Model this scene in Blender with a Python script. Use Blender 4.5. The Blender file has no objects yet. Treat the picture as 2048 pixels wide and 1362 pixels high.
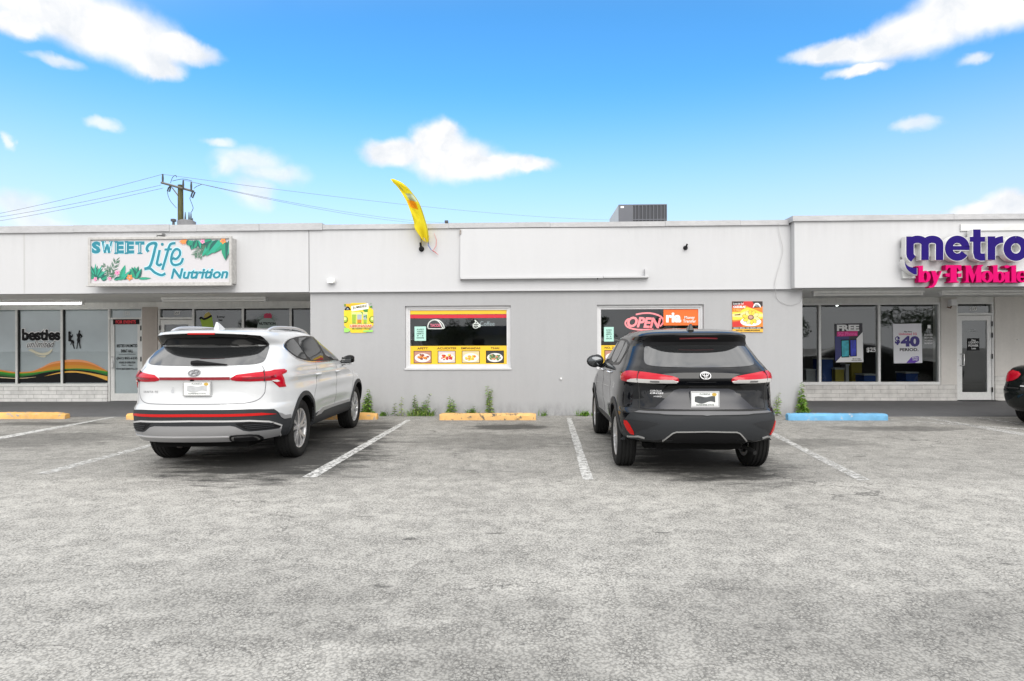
import bpy, bmesh, math, random
from math import sin, cos, pi, radians, sqrt, atan2, asin, exp
from mathutils import Vector, Matrix
from mathutils.bvhtree import BVHTree
from mathutils.geometry import delaunay_2d_cdt

SC = bpy.context.scene
COL = SC.collection
random.seed(7)

# ------------------------------------------------------------------ camera
F_PX, U0, V0, CAM_H = 1223.0, 1024.0, 688.0, 1.45
YAW, ROLL = radians(1.8), radians(-0.23)
cam_d = bpy.data.cameras.new('camera')
cam = bpy.data.objects.new('camera', cam_d)
COL.objects.link(cam)
CAM_R = Matrix.Rotation(YAW, 3, 'Z') @ Matrix.Rotation(radians(90), 3, 'X') @ Matrix.Rotation(ROLL, 3, 'Z')
cam.matrix_world = Matrix.Translation((0, 0, CAM_H)) @ CAM_R.to_4x4()
cam_d.sensor_width = 36.0
cam_d.lens = 36.0 * F_PX / 2048.0
cam_d.shift_y = (V0 - 681.0) / 2048.0
cam_d.clip_end = 2000.0
cam_d.clip_start = 0.05
SC.camera = cam


def ray(u, v):
    return CAM_R @ Vector(((u - U0) / F_PX, (V0 - v) / F_PX, -1.0))


def P(u, v, Y):
    """surveyed point of the photograph on the upright plane at depth Y"""
    d = ray(u, v)
    k = Y / d.y
    return Vector((d.x * k, Y, CAM_H + d.z * k))


def G(u, v, z=0.0):
    d = ray(u, v)
    k = (z - CAM_H) / d.z
    return Vector((d.x * k, d.y * k, z))


# ------------------------------------------------------------------ render settings
SC.view_settings.view_transform = 'Standard'
SC.view_settings.look = 'None'
SC.view_settings.gamma = 1.0
SC.view_settings.exposure = 0.45
SC.cycles.max_bounces = 8
SC.cycles.transparent_max_bounces = 12

# ------------------------------------------------------------------ sky and sun
SUN_EL, SUN_AZ = radians(40), radians(166)      # high, behind the camera and a little to the left
world = bpy.data.worlds.new('World')
SC.world = world
world.use_nodes = True
NT = world.node_tree
NT.nodes.clear()


def node(nt, typ, **kw):
    n = nt.nodes.new(typ)
    for k, v in kw.items():
        if k == 'ins':
            for a, b in v.items():
                n.inputs[a].default_value = b
        else:
            setattr(n, k, v)
    return n


def build_sky():
    L = NT.links.new
    out = node(NT, 'ShaderNodeOutputWorld')
    bg = node(NT, 'ShaderNodeBackground', ins={1: 0.1})
    sky = node(NT, 'ShaderNodeTexSky', sky_type='NISHITA', sun_disc=False, sun_elevation=SUN_EL, sun_rotation=SUN_AZ,
               air_density=1.0, dust_density=0.6, ozone_density=1.5)
    hs = node(NT, 'ShaderNodeHueSaturation', ins={'Hue': 0.489, 'Saturation': 1.22, 'Value': 1.0})
    L(sky.outputs[0], hs.inputs['Color'])
    gain = node(NT, 'ShaderNodeMix', data_type='RGBA', blend_type='MULTIPLY', ins={0: 1.0})
    L(hs.outputs[0], gain.inputs[6])
    gain.inputs[7].default_value = (1.10, 1.65, 2.02, 1)
    tc = node(NT, 'ShaderNodeTexCoord')
    sep = node(NT, 'ShaderNodeSeparateXYZ')
    L(tc.outputs['Generated'], sep.inputs[0])

    def m(op, a, b=None, c=None, clamp=False):
        n = node(NT, 'ShaderNodeMath', operation=op, use_clamp=clamp)
        for i, x in enumerate((a, b, c)):
            if x is None:
                continue
            if isinstance(x, (int, float)):
                n.inputs[i].default_value = x
            else:
                L(x, n.inputs[i])
        return n.outputs[0]
    az = m('ARCTAN2', sep.outputs[0], sep.outputs[1])
    el = m('ARCSINE', sep.outputs[2])
    comb = node(NT, 'ShaderNodeCombineXYZ')
    L(az, comb.inputs[0]); L(el, comb.inputs[1])

    def warp(vec, scale, amp, detail=4):
        nz = node(NT, 'ShaderNodeTexNoise', ins={'Scale': scale, 'Detail': detail, 'Roughness': 0.55})
        L(vec, nz.inputs['Vector'])
        sub = node(NT, 'ShaderNodeVectorMath', operation='SUBTRACT')
        L(nz.outputs['Color'], sub.inputs[0]); sub.inputs[1].default_value = (0.5, 0.5, 0.5)
        sc = node(NT, 'ShaderNodeVectorMath', operation='MULTIPLY')
        L(sub.outputs[0], sc.inputs[0]); sc.inputs[1].default_value = (amp, amp * .6, 0)
        ad = node(NT, 'ShaderNodeVectorMath', operation='ADD')
        L(vec, ad.inputs[0]); L(sc.outputs[0], ad.inputs[1])
        return ad.outputs[0]
    wv = warp(warp(comb.outputs[0], 9.0, 0.045, 2), 26.0, 0.040, 8)

    def blobs(lst, soft):
        cur = None
        for (u, v, ru, rv) in lst:
            d = ray(u, v).normalized()
            a, e = atan2(d.x, d.y), asin(d.z)
            k = cos(atan2((u - U0), F_PX))
            ra, re = ru / F_PX * k * k, rv / F_PX * k
            n = node(NT, 'ShaderNodeVectorMath', operation='MULTIPLY_ADD')
            L(wv, n.inputs[0])
            n.inputs[1].default_value = (1 / ra, 1 / re, 0)
            n.inputs[2].default_value = (-a / ra, -e / re, 0)
            ln = node(NT, 'ShaderNodeVectorMath', operation='LENGTH')
            L(n.outputs[0], ln.inputs[0])
            x = ln.outputs['Value']
            cur = x if cur is None else m('SMOOTH_MIN', cur, x, 0.15)
        mr = node(NT, 'ShaderNodeMapRange', interpolation_type='SMOOTHSTEP', ins={1: 1.0 + soft * .3, 2: 1.0 - soft, 3: 0.0, 4: 1.0})
        L(cur, mr.inputs[0])
        return mr.outputs[0]
    crisp = blobs([
        (100, 10, 190, 62), (215, 55, 175, 62), (280, 92, 110, 52), (350, 88, 110, 30), (310, 130, 75, 24), (30, 40, 60, 30),
        (875, 285, 68, 46), (790, 302, 76, 32), (905, 318, 110, 46), (965, 332, 100, 32), (1040, 330, 74, 20), (890, 262, 36, 24),
        (1930, 20, 150, 62), (1830, 70, 130, 48), (1760, 88, 120, 36), (1690, 98, 130, 22), (1720, 140, 70, 13), (2040, -10, 120, 60),
        (2040, 402, 90, 30), (1985, 420, 80, 22), (2080, 440, 90, 40),
    ], 0.46)
    faint = blobs([
        (500, 318, 80, 28), (545, 345, 82, 26), (505, 385, 46, 36), (460, 330, 40, 28),
        (105, 121, 58, 12), (205, 245, 40, 14), (440, 281, 40, 12), (1842, 248, 46, 14), (1940, 123, 44, 11),
        (45, 420, 80, 34), (5, 285, 16, 18), (80, 450, 90, 26),
    ], 0.75)
    faint = m('MULTIPLY', faint, 0.75)
    # broken cloud deck overhead and behind the viewer
    nz = node(NT, 'ShaderNodeTexNoise', ins={'Scale': 3.2, 'Detail': 6, 'Roughness': 0.55})
    L(tc.outputs['Generated'], nz.inputs['Vector'])
    back = m('ADD', m('ADD', m('MULTIPLY', sep.outputs[1], -1.0), m('MULTIPLY', sep.outputs[2], 1.25)), 0.30)
    bk = node(NT, 'ShaderNodeMapRange', interpolation_type='SMOOTHSTEP', ins={1: 0.0, 2: 0.75, 3: 0, 4: 1})
    L(back, bk.inputs[0])
    dk = node(NT, 'ShaderNodeMapRange', ins={1: 0.28, 2: 0.46, 3: 0.55, 4: 1.0})
    L(nz.outputs[0], dk.inputs[0])
    deck = m('MULTIPLY', bk.outputs[0], dk.outputs[0])
    # haze low over the horizon
    hz = node(NT, 'ShaderNodeMapRange', interpolation_type='SMOOTHSTEP', ins={1: 0.40, 2: 0.03, 3: 0.0, 4: 0.90})
    L(sep.outputs[2], hz.inputs[0])
    mixh = node(NT, 'ShaderNodeMix', data_type='RGBA')
    L(hz.outputs[0], mixh.inputs[0]); L(gain.outputs[2], mixh.inputs[6]); mixh.inputs[7].default_value = (6.3, 6.3, 6.8, 1)
    mixd = node(NT, 'ShaderNodeMix', data_type='RGBA')
    L(deck, mixd.inputs[0]); L(mixh.outputs[2], mixd.inputs[6])
    cr = node(NT, 'ShaderNodeValToRGB')
    cr.color_ramp.elements[0].position = 0.35; cr.color_ramp.elements[0].color = (8.6, 8.7, 8.9, 1)
    cr.color_ramp.elements[1].position = 0.7; cr.color_ramp.elements[1].color = (15.5, 15.3, 15.0, 1)
    L(nz.outputs[0], cr.inputs[0]); L(cr.outputs[0], mixd.inputs[7])
    cl = m('MAXIMUM', crisp, faint)
    mixc = node(NT, 'ShaderNodeMix', data_type='RGBA')
    L(cl, mixc.inputs[0]); L(mixd.outputs[2], mixc.inputs[6])
    n3 = node(NT, 'ShaderNodeTexNoise', ins={'Scale': 14.0, 'Detail': 7, 'Roughness': 0.6})
    L(wv, n3.inputs['Vector'])
    c3 = node(NT, 'ShaderNodeValToRGB')
    c3.color_ramp.elements[0].position = 0.36; c3.color_ramp.elements[0].color = (6.2, 6.5, 6.9, 1)
    c3.color_ramp.elements[1].position = 0.56; c3.color_ramp.elements[1].color = (7.8, 7.75, 7.75, 1)
    L(n3.outputs[0], c3.inputs[0]); L(c3.outputs[0], mixc.inputs[7])
    L(mixc.outputs[2], bg.inputs[0])
    L(bg.outputs[0], out.inputs[0])


build_sky()
sun_d = bpy.data.lights.new('sun', 'SUN')
sun_d.energy = 1.9
sun_d.angle = radians(48)
sun_d.color = (1.0, 0.965, 0.91)
sun = bpy.data.objects.new('sun', sun_d)
COL.objects.link(sun)
sd = Vector((sin(SUN_AZ) * cos(SUN_EL), cos(SUN_AZ) * cos(SUN_EL), sin(SUN_EL)))
sun.rotation_euler = (-sd).to_track_quat('-Z', 'Y').to_euler()
sun.location = (0, 0, 30)

# ------------------------------------------------------------------ materials
MATS = {}


def mat(name, col, rough=0.6, metal=0.0, coat=0.0, ior=1.5, var=0.0, vscale=3.0, bump=0.0, bscale=60.0, emit=None, estr=0.0,
        trans=0.0, spec=0.5, var2=0.0, v2scale=20.0, stretch=None, cracks=0.0):
    if name in MATS:
        return MATS[name]
    m_ = bpy.data.materials.new(name)
    m_.use_nodes = True
    nt = m_.node_tree
    b = nt.nodes['Principled BSDF']
    c4 = (col[0], col[1], col[2], 1)
    b.inputs['Base Color'].default_value = c4
    b.inputs['Roughness'].default_value = rough
    b.inputs['Metallic'].default_value = metal
    b.inputs['Coat Weight'].default_value = coat
    b.inputs['Coat Roughness'].default_value = 0.03
    b.inputs['IOR'].default_value = ior
    b.inputs['Specular IOR Level'].default_value = spec
    if emit:
        b.inputs['Emission Color'].default_value = (*emit, 1)
        b.inputs['Emission Strength'].default_value = estr
    if trans:
        b.inputs['Transmission Weight'].default_value = trans
    if var or bump or var2:
        tc = node(nt, 'ShaderNodeTexCoord')
        vec = tc.outputs['Object']
        if stretch:
            mp = node(nt, 'ShaderNodeMapping')
            mp.inputs['Scale'].default_value = stretch
            nt.links.new(vec, mp.inputs[0])
            vec = mp.outputs[0]
        cur = None
        for (amt, s) in ((var, vscale), (var2, v2scale)):
            if not amt:
                continue
            nz = node(nt, 'ShaderNodeTexNoise', ins={'Scale': s, 'Detail': 6, 'Roughness': 0.6})
            nt.links.new(vec, nz.inputs['Vector'])
            mr = node(nt, 'ShaderNodeMapRange', ins={1: 0.3, 2: 0.7, 3: 1 - amt, 4: 1 + amt * 0.5})
            nt.links.new(nz.outputs[0], mr.inputs[0])
            mx = node(nt, 'ShaderNodeMix', data_type='RGBA', blend_type='MULTIPLY', ins={0: 1.0})
            if cur is None:
                mx.inputs[6].default_value = c4
            else:
                nt.links.new(cur, mx.inputs[6])
            nt.links.new(mr.outputs[0], mx.inputs[7])
            cur = mx.outputs[2]
        if cur is not None:
            nt.links.new(cur, b.inputs['Base Color'])
        if bump:
            nz = node(nt, 'ShaderNodeTexNoise', ins={'Scale': bscale, 'Detail': 3})
            nt.links.new(tc.outputs['Object'], nz.inputs['Vector'])
            bp = node(nt, 'ShaderNodeBump', ins={'Strength': bump, 'Distance': 0.01})
            nt.links.new(nz.outputs[0], bp.inputs['Height'])
            nt.links.new(bp.outputs[0], b.inputs['Normal'])
    MATS[name] = m_
    return m_


def mat_glass(name, tint=(0.8, 0.85, 0.85), refl=1.0):
    m_ = bpy.data.materials.new(name)
    m_.use_nodes = True
    nt = m_.node_tree
    nt.nodes.clear()
    out = node(nt, 'ShaderNodeOutputMaterial')
    tr = node(nt, 'ShaderNodeBsdfTransparent', ins={0: (*tint, 1)})
    gl = node(nt, 'ShaderNodeBsdfGlossy', ins={0: (0.95, 0.98, 1, 1), 1: 0.015})
    fr = node(nt, 'ShaderNodeFresnel', ins={0: 1.62})
    mu = node(nt, 'ShaderNodeMath', operation='MULTIPLY', use_clamp=True, ins={1: refl})
    mx = node(nt, 'ShaderNodeMixShader')
    nt.links.new(fr.outputs[0], mu.inputs[0])
    nt.links.new(mu.outputs[0], mx.inputs[0])
    nt.links.new(tr.outputs[0], mx.inputs[1])
    nt.links.new(gl.outputs[0], mx.inputs[2])
    nt.links.new(mx.outputs[0], out.inputs[0])
    return m_


def mat_cloth(name, col):
    m_ = mat(name, col, 0.8)
    nt = m_.node_tree
    b = nt.nodes['Principled BSDF']
    out = next(n for n in nt.nodes if n.type == 'OUTPUT_MATERIAL')
    tl = node(nt, 'ShaderNodeBsdfTranslucent', ins={0: (*col, 1)})
    mx = node(nt, 'ShaderNodeMixShader', ins={0: 0.5})
    nt.links.new(b.outputs[0], mx.inputs[1])
    nt.links.new(tl.outputs[0], mx.inputs[2])
    nt.links.new(mx.outputs[0], out.inputs[0])
    return m_


def mat_chip(name, base, under, thr=0.56, scale=9.0, rough=0.75, soft=0.04):
    """paint worn away in patches down to what lies beneath"""
    m_ = mat(name, base, rough)
    nt = m_.node_tree
    b = nt.nodes['Principled BSDF']
    tc = node(nt, 'ShaderNodeTexCoord')
    nz = node(nt, 'ShaderNodeTexNoise', ins={'Scale': scale, 'Detail': 8, 'Roughness': 0.68})
    n2 = node(nt, 'ShaderNodeTexNoise', ins={'Scale': scale * .35, 'Detail': 4, 'Roughness': 0.6})
    nt.links.new(tc.outputs['Object'], nz.inputs['Vector'])
    nt.links.new(tc.outputs['Object'], n2.inputs['Vector'])
    mr = node(nt, 'ShaderNodeMapRange', ins={1: thr - soft, 2: thr + soft, 3: 0, 4: 1})
    nt.links.new(nz.outputs[0], mr.inputs[0])
    m2 = node(nt, 'ShaderNodeMapRange', ins={1: 0.3, 2: 0.7, 3: 0.72, 4: 1.12})
    nt.links.new(n2.outputs[0], m2.inputs[0])
    mc = node(nt, 'ShaderNodeMix', data_type='RGBA', blend_type='MULTIPLY', ins={0: 1.0})
    mc.inputs[6].default_value = (*base, 1)
    nt.links.new(m2.outputs[0], mc.inputs[7])
    mx = node(nt, 'ShaderNodeMix', data_type='RGBA')
    nt.links.new(mr.outputs[0], mx.inputs[0])
    nt.links.new(mc.outputs[2], mx.inputs[6]); mx.inputs[7].default_value = (*under, 1)
    nt.links.new(mx.outputs[2], b.inputs['Base Color'])
    bp = node(nt, 'ShaderNodeBump', ins={'Strength': 0.4, 'Distance': 0.01})
    nt.links.new(nz.outputs[0], bp.inputs['Height'])
    nt.links.new(bp.outputs[0], b.inputs['Normal'])
    return m_


def mat_stucco(name, col, stain=0.12, bump=0.35, dirt=0.0, drip=0.0):
    """painted render: trowelled grain, faint rain streaks, soft patches"""
    m_ = mat(name, col, 0.85)
    nt = m_.node_tree
    L = nt.links.new
    b = nt.nodes['Principled BSDF']
    tc = node(nt, 'ShaderNodeTexCoord')
    cur = None
    for (sc, amt, detail) in (((0.6, 0.6, 0.6), stain * .8, 5), ((5.0, 5.0, 0.45), stain, 6), ((14, 14, 14), stain * .5, 4)):
        mp = node(nt, 'ShaderNodeMapping')
        mp.inputs['Scale'].default_value = sc
        L(tc.outputs['Object'], mp.inputs[0])
        nz = node(nt, 'ShaderNodeTexNoise', ins={'Scale': 1.0, 'Detail': detail, 'Roughness': 0.62})
        L(mp.outputs[0], nz.inputs['Vector'])
        mr = node(nt, 'ShaderNodeMapRange', ins={1: 0.32, 2: 0.58, 3: 1 - amt, 4: 1.0})
        L(nz.outputs[0], mr.inputs[0])
        mx = node(nt, 'ShaderNodeMix', data_type='RGBA', blend_type='MULTIPLY', ins={0: 1.0})
        if cur is None:
            mx.inputs[6].default_value = (*col, 1)
        else:
            L(cur, mx.inputs[6])
        L(mr.outputs[0], mx.inputs[7])
        cur = mx.outputs[2]
    # splashed dirt along the foot of the wall, washed-down grime under the flashing
    for (amt, z0, z1, sc) in ((dirt, 0.0, 0.30, (6, 6, 2.5)), (drip, 3.90, 3.30, (11, 11, .5))):
        if not amt:
            continue
        sp = node(nt, 'ShaderNodeSeparateXYZ')
        L(tc.outputs['Object'], sp.inputs[0])
        mp = node(nt, 'ShaderNodeMapping')
        mp.inputs['Scale'].default_value = sc
        L(tc.outputs['Object'], mp.inputs[0])
        nz = node(nt, 'ShaderNodeTexNoise', ins={'Scale': 1.0, 'Detail': 7, 'Roughness': 0.68})
        L(mp.outputs[0], nz.inputs['Vector'])
        zr = node(nt, 'ShaderNodeMapRange', ins={1: z0, 2: z1, 3: 1.0, 4: 0.0})
        L(sp.outputs[2], zr.inputs[0])
        nr = node(nt, 'ShaderNodeMapRange', ins={1: 0.38, 2: 0.66, 3: 0.0, 4: 1.0})
        L(nz.outputs[0], nr.inputs[0])
        mu = node(nt, 'ShaderNodeMath', operation='MULTIPLY')
        L(zr.outputs[0], mu.inputs[0]); L(nr.outputs[0], mu.inputs[1])
        m2 = node(nt, 'ShaderNodeMath', operation='MULTIPLY_ADD', ins={1: -amt * 1.6, 2: 1.0})
        L(mu.outputs[0], m2.inputs[0])
        mx = node(nt, 'ShaderNodeMix', data_type='RGBA', blend_type='MULTIPLY', ins={0: 1.0})
        L(cur, mx.inputs[6]); L(m2.outputs[0], mx.inputs[7])
        cur = mx.outputs[2]
    L(cur, b.inputs['Base Color'])
    nz = node(nt, 'ShaderNodeTexNoise', ins={'Scale': 70, 'Detail': 5, 'Roughness': 0.7})
    L(tc.outputs['Object'], nz.inputs['Vector'])
    bp = node(nt, 'ShaderNodeBump', ins={'Strength': bump, 'Distance': 0.012})
    L(nz.outputs[0], bp.inputs['Height'])
    L(bp.outputs[0], b.inputs['Normal'])
    return m_


def mat_brick(name, c1, mortar, w=0.40, h=0.10):
    m_ = mat(name, c1, 0.85)
    nt = m_.node_tree
    L = nt.links.new
    b = nt.nodes['Principled BSDF']
    tc = node(nt, 'ShaderNodeTexCoord')
    sp = node(nt, 'ShaderNodeSeparateXYZ')
    cb = node(nt, 'ShaderNodeCombineXYZ')
    L(tc.outputs['Object'], sp.inputs[0])
    L(sp.outputs[0], cb.inputs[0]); L(sp.outputs[2], cb.inputs[1])
    br = node(nt, 'ShaderNodeTexBrick', ins={'Scale': 1.0, 'Brick Width': w, 'Row Height': h, 'Mortar Size': 0.006, 'Mortar Smooth': 0.3})
    br.inputs['Color1'].default_value = (*c1, 1)
    br.inputs['Color2'].default_value = (c1[0] * .9, c1[1] * .9, c1[2] * .9, 1)
    br.inputs['Mortar'].default_value = (*mortar, 1)
    L(cb.outputs[0], br.inputs['Vector'])
    nz = node(nt, 'ShaderNodeTexNoise', ins={'Scale': 6, 'Detail': 6})
    L(tc.outputs['Object'], nz.inputs['Vector'])
    mr = node(nt, 'ShaderNodeMapRange', ins={1: 0.3, 2: 0.7, 3: 0.82, 4: 1.06})
    L(nz.outputs[0], mr.inputs[0])
    mx = node(nt, 'ShaderNodeMix', data_type='RGBA', blend_type='MULTIPLY', ins={0: 1.0})
    L(br.outputs[0], mx.inputs[6]); L(mr.outputs[0], mx.inputs[7])
    L(mx.outputs[2], b.inputs['Base Color'])
    bp = node(nt, 'ShaderNodeBump', invert=True, ins={'Strength': 0.8, 'Distance': 0.008})
    L(br.outputs['Fac'], bp.inputs['Height'])
    L(bp.outputs[0], b.inputs['Normal'])
    return m_


# ------------------------------------------------------------------ mesh helpers
ORG = {}


class MB:
    def __init__(self):
        self.v, self.f, self.mi = [], [], []

    def add(self, verts, faces, mi=0):
        o = len(self.v)
        self.v += [tuple(p) for p in verts]
        self.f += [tuple(i + o for i in f) for f in faces]
        self.mi += [mi] * len(faces)
        return self

    def box(self, a, b, mi=0):
        x0, y0, z0 = (min(a[i], b[i]) for i in range(3))
        x1, y1, z1 = (max(a[i], b[i]) for i in range(3))
        self.add([(x0, y0, z0), (x1, y0, z0), (x1, y1, z0), (x0, y1, z0), (x0, y0, z1), (x1, y0, z1), (x1, y1, z1), (x0, y1, z1)],
                 [(0, 3, 2, 1), (4, 5, 6, 7), (0, 1, 5, 4), (1, 2, 6, 5), (2, 3, 7, 6), (3, 0, 4, 7)], mi)
        return self

    def prism(self, pts, y0, y1, mi=0):
        """outline in (x, z), extruded from y0 (front) to y1"""
        n = len(pts)
        ar = sum(pts[i][0] * pts[(i + 1) % n][1] - pts[(i + 1) % n][0] * pts[i][1] for i in range(n))
        if ar < 0:
            pts = pts[::-1]
        vs = [(p[0], y0, p[1]) for p in pts] + [(p[0], y1, p[1]) for p in pts]
        fs = [tuple(range(n)), tuple(range(2 * n - 1, n - 1, -1))]
        fs += [(i + n, (i + 1) % n + n, (i + 1) % n, i) for i in range(n)]
        self.add(vs, fs, mi)
        return self

    def tube(self, pts, r, n=8, mi=0, cap=True):
        pts = [Vector(p) for p in pts]
        rs = r if isinstance(r, (list, tuple)) else [r] * len(pts)
        o = len(self.v)
        up = Vector((0, 0, 1))
        prev = None
        for i, p in enumerate(pts):
            t = (pts[min(i + 1, len(pts) - 1)] - pts[max(i - 1, 0)]).normalized()
            if prev is None:
                a = t.cross(up)
                if a.length < 1e-3:
                    a = t.cross(Vector((1, 0, 0)))
            else:
                a = prev - t * prev.dot(t)
            a.normalize()
            prev = a
            b = t.cross(a)
            for k in range(n):
                th = 2 * pi * k / n
                self.v.append(tuple(p + (a * cos(th) + b * sin(th)) * rs[i]))
        for i in range(len(pts) - 1):
            for k in range(n):
                self.f.append((o + i * n + k, o + i * n + (k + 1) % n, o + (i + 1) * n + (k + 1) % n, o + (i + 1) * n + k))
                self.mi.append(mi)
        if cap:
            self.f.append(tuple(o + k for k in range(n - 1, -1, -1))); self.mi.append(mi)
            e = o + (len(pts) - 1) * n
            self.f.append(tuple(e + k for k in range(n))); self.mi.append(mi)
        return self

    def lathe(self, prof, c, axis='z', n=32, mi=0, close=False):
        """profile (r, h) turned round an axis through c"""
        o = len(self.v)
        m = len(prof)
        for k in range(n):
            th = 2 * pi * k / n
            for (r, h) in prof:
                a, b = r * cos(th), r * sin(th)
                p = {'z': (a, b, h), 'x': (h, a, b), 'y': (b, h, a)}[axis]
                self.v.append((c[0] + p[0], c[1] + p[1], c[2] + p[2]))
        for k in range(n):
            k2 = (k + 1) % n
            for i in range(m - 1 if not close else m):
                j = (i + 1) % m
                self.f.append((o + k * m + i, o + k2 * m + i, o + k2 * m + j, o + k * m + j))
                self.mi.append(mi)
        return self

    def ball(self, c, r, n=12, mi=0):
        r = r if isinstance(r, (list, tuple)) else (r, r, r)
        o = len(self.v)
        m = n // 2
        for i in range(m + 1):
            ph = pi * i / m
            for k in range(n):
                th = 2 * pi * k / n
                self.v.append((c[0] + r[0] * sin(ph) * cos(th), c[1] + r[1] * sin(ph) * sin(th), c[2] + r[2] * cos(ph)))
        for i in range(m):
            for k in range(n):
                self.f.append((o + i * n + k, o + (i + 1) * n + k, o + (i + 1) * n + (k + 1) % n, o + i * n + (k + 1) % n))
                self.mi.append(mi)
        return self

    def build(self, name, mats, parent=None, smooth=None):
        return mk(name, self.v, self.f, mats, parent, smooth, self.mi)


def mk(name, verts, faces, mats, parent=None, smooth=None, mi=None):
    if not isinstance(mats, (list, tuple)):
        mats = [mats]
    org = ORG.get(parent.name, Vector((0, 0, 0))) if parent else Vector((0, 0, 0))
    me = bpy.data.meshes.new(name)
    me.from_pydata([(v[0] - org[0], v[1] - org[1], v[2] - org[2]) for v in verts], [], faces)
    for m_ in mats:
        me.materials.append(m_)
    if mi and len(mats) > 1 and len(mi) == len(me.polygons):
        me.polygons.foreach_set('material_index', mi)
    me.validate()
    if smooth is not None:
        me.polygons.foreach_set('use_smooth', [True] * len(me.polygons))
        if smooth < 180:
            me.set_sharp_from_angle(angle=radians(smooth))
    me.update()
    o = bpy.data.objects.new(name, me)
    COL.objects.link(o)
    if parent:
        o.parent = parent
        ORG[o.name] = org
    return o


def tag(o, label=None, cat=None, group=None, kind=None):
    if label:
        o['label'] = label
    if cat:
        o['category'] = cat
    if group:
        o['group'] = group
    if kind:
        o['kind'] = kind
    return o


def thing(name, label, cat, loc=(0, 0, 0), group=None, local=False):
    o = bpy.data.objects.new(name, None)
    o.empty_display_size = 0.2
    COL.objects.link(o)
    o.location = loc
    ORG[o.name] = Vector((0, 0, 0)) if local else Vector(loc)
    return tag(o, label, cat, group)


def bevel(o, w, seg=2):
    bm = bmesh.new()
    bm.from_mesh(o.data)
    bmesh.ops.bevel(bm, geom=[e for e in bm.edges if len(e.link_faces) == 2 and e.calc_face_angle(0) > 0.5], offset=w, segments=seg,
                    profile=0.6, affect='EDGES', clamp_overlap=True)
    bm.to_mesh(o.data)
    bm.free()
    return o


def XZ(pts, Y):
    r = []
    for (u, v) in pts:
        p = P(u, v, Y)
        r.append((p.x, p.z))
    return r


def smooth_line(pts, n=8, closed=False):
    """Catmull-Rom through the points"""
    m = len(pts)
    out = []
    rng = range(m if closed else m - 1)
    for i in rng:
        if closed:
            p0, p1, p2, p3 = (pts[(i + k) % m] for k in (-1, 0, 1, 2))
        else:
            p0, p1, p2, p3 = pts[max(i - 1, 0)], pts[i], pts[i + 1], pts[min(i + 2, m - 1)]
        for k in range(n):
            t = k / n
            out.append(tuple(0.5 * (2 * p1[d] + (p2[d] - p0[d]) * t + (2 * p0[d] - 5 * p1[d] + 4 * p2[d] - p3[d]) * t * t +
                                    (3 * p1[d] - p0[d] - 3 * p2[d] + p3[d]) * t ** 3) for d in range(len(p1))))
    if not closed:
        out.append(tuple(pts[-1]))
    return out


def ribbon(mb, pts, w, y0, y1, mi=0, taper=False):
    """flat stroke of width w along points (x, z)"""
    n = len(pts)
    L_, R_ = [], []
    for i in range(n):
        a, b = pts[max(i - 1, 0)], pts[min(i + 1, n - 1)]
        dx, dz = b[0] - a[0], b[1] - a[1]
        l = sqrt(dx * dx + dz * dz) or 1
        ww = w if not taper else w * (0.15 + 0.85 * sin(pi * min(1, max(0, i / (n - 1))) ** 0.8))
        L_.append((pts[i][0] - dz / l * ww / 2, pts[i][1] + dx / l * ww / 2))
        R_.append((pts[i][0] + dz / l * ww / 2, pts[i][1] - dx / l * ww / 2))
    vs = [(p[0], y0, p[1]) for p in L_] + [(p[0], y0, p[1]) for p in R_] + [(p[0], y1, p[1]) for p in L_] + [(p[0], y1, p[1]) for p in R_]
    fs = []
    for i in range(n - 1):
        fs.append((n + i, n + i + 1, i + 1, i))
        fs.append((i, i + 1, 2 * n + i + 1, 2 * n + i))
        fs.append((3 * n + i, 3 * n + i + 1, n + i + 1, n + i))
    fs.append((0, 2 * n, 3 * n, n))
    fs.append((2 * n - 1, 4 * n - 1, 3 * n - 1, n - 1))
    mb.add(vs, fs, mi)


def disc(c, rx, rz=None, n=20, a0=0, a1=2 * pi):
    rz = rz or rx
    return [(c[0] + rx * cos(a0 + (a1 - a0) * k / n), c[1] + rz * sin(a0 + (a1 - a0) * k / n)) for k in range(n if abs(a1 - a0 - 2 * pi) < 1e-6 else n + 1)]


_TXT = {}


def text_geo(s, bold=0.0, shear=0.0, spacing=1.0):
    key = (s, bold, shear, spacing)
    if key in _TXT:
        return _TXT[key]
    cu = bpy.data.curves.new('lettering', 'FONT')
    cu.body = s
    cu.size = 1.0
    cu.offset = bold
    cu.shear = shear
    cu.space_character = spacing
    cu.space_line = 0.9
    cu.align_x = 'CENTER'
    cu.resolution_u = 3
    cu.fill_mode = 'FRONT'
    ob = bpy.data.objects.new('lettering', cu)
    me = bpy.data.meshes.new_from_object(ob)
    vs = [tuple(v.co) for v in me.vertices]
    fs = [tuple(p.vertices) for p in me.polygons]
    bpy.data.objects.remove(ob)
    bpy.data.curves.remove(cu)
    bpy.data.meshes.remove(me)
    x0, x1 = min(v[0] for v in vs), max(v[0] for v in vs)
    y0, y1 = min(v[1] for v in vs), max(v[1] for v in vs)
    vs = [((v[0] - x0) / (x1 - x0), (v[1] - y0) / (y1 - y0)) for v in vs]
    _TXT[key] = (vs, fs)
    return vs, fs


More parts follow.
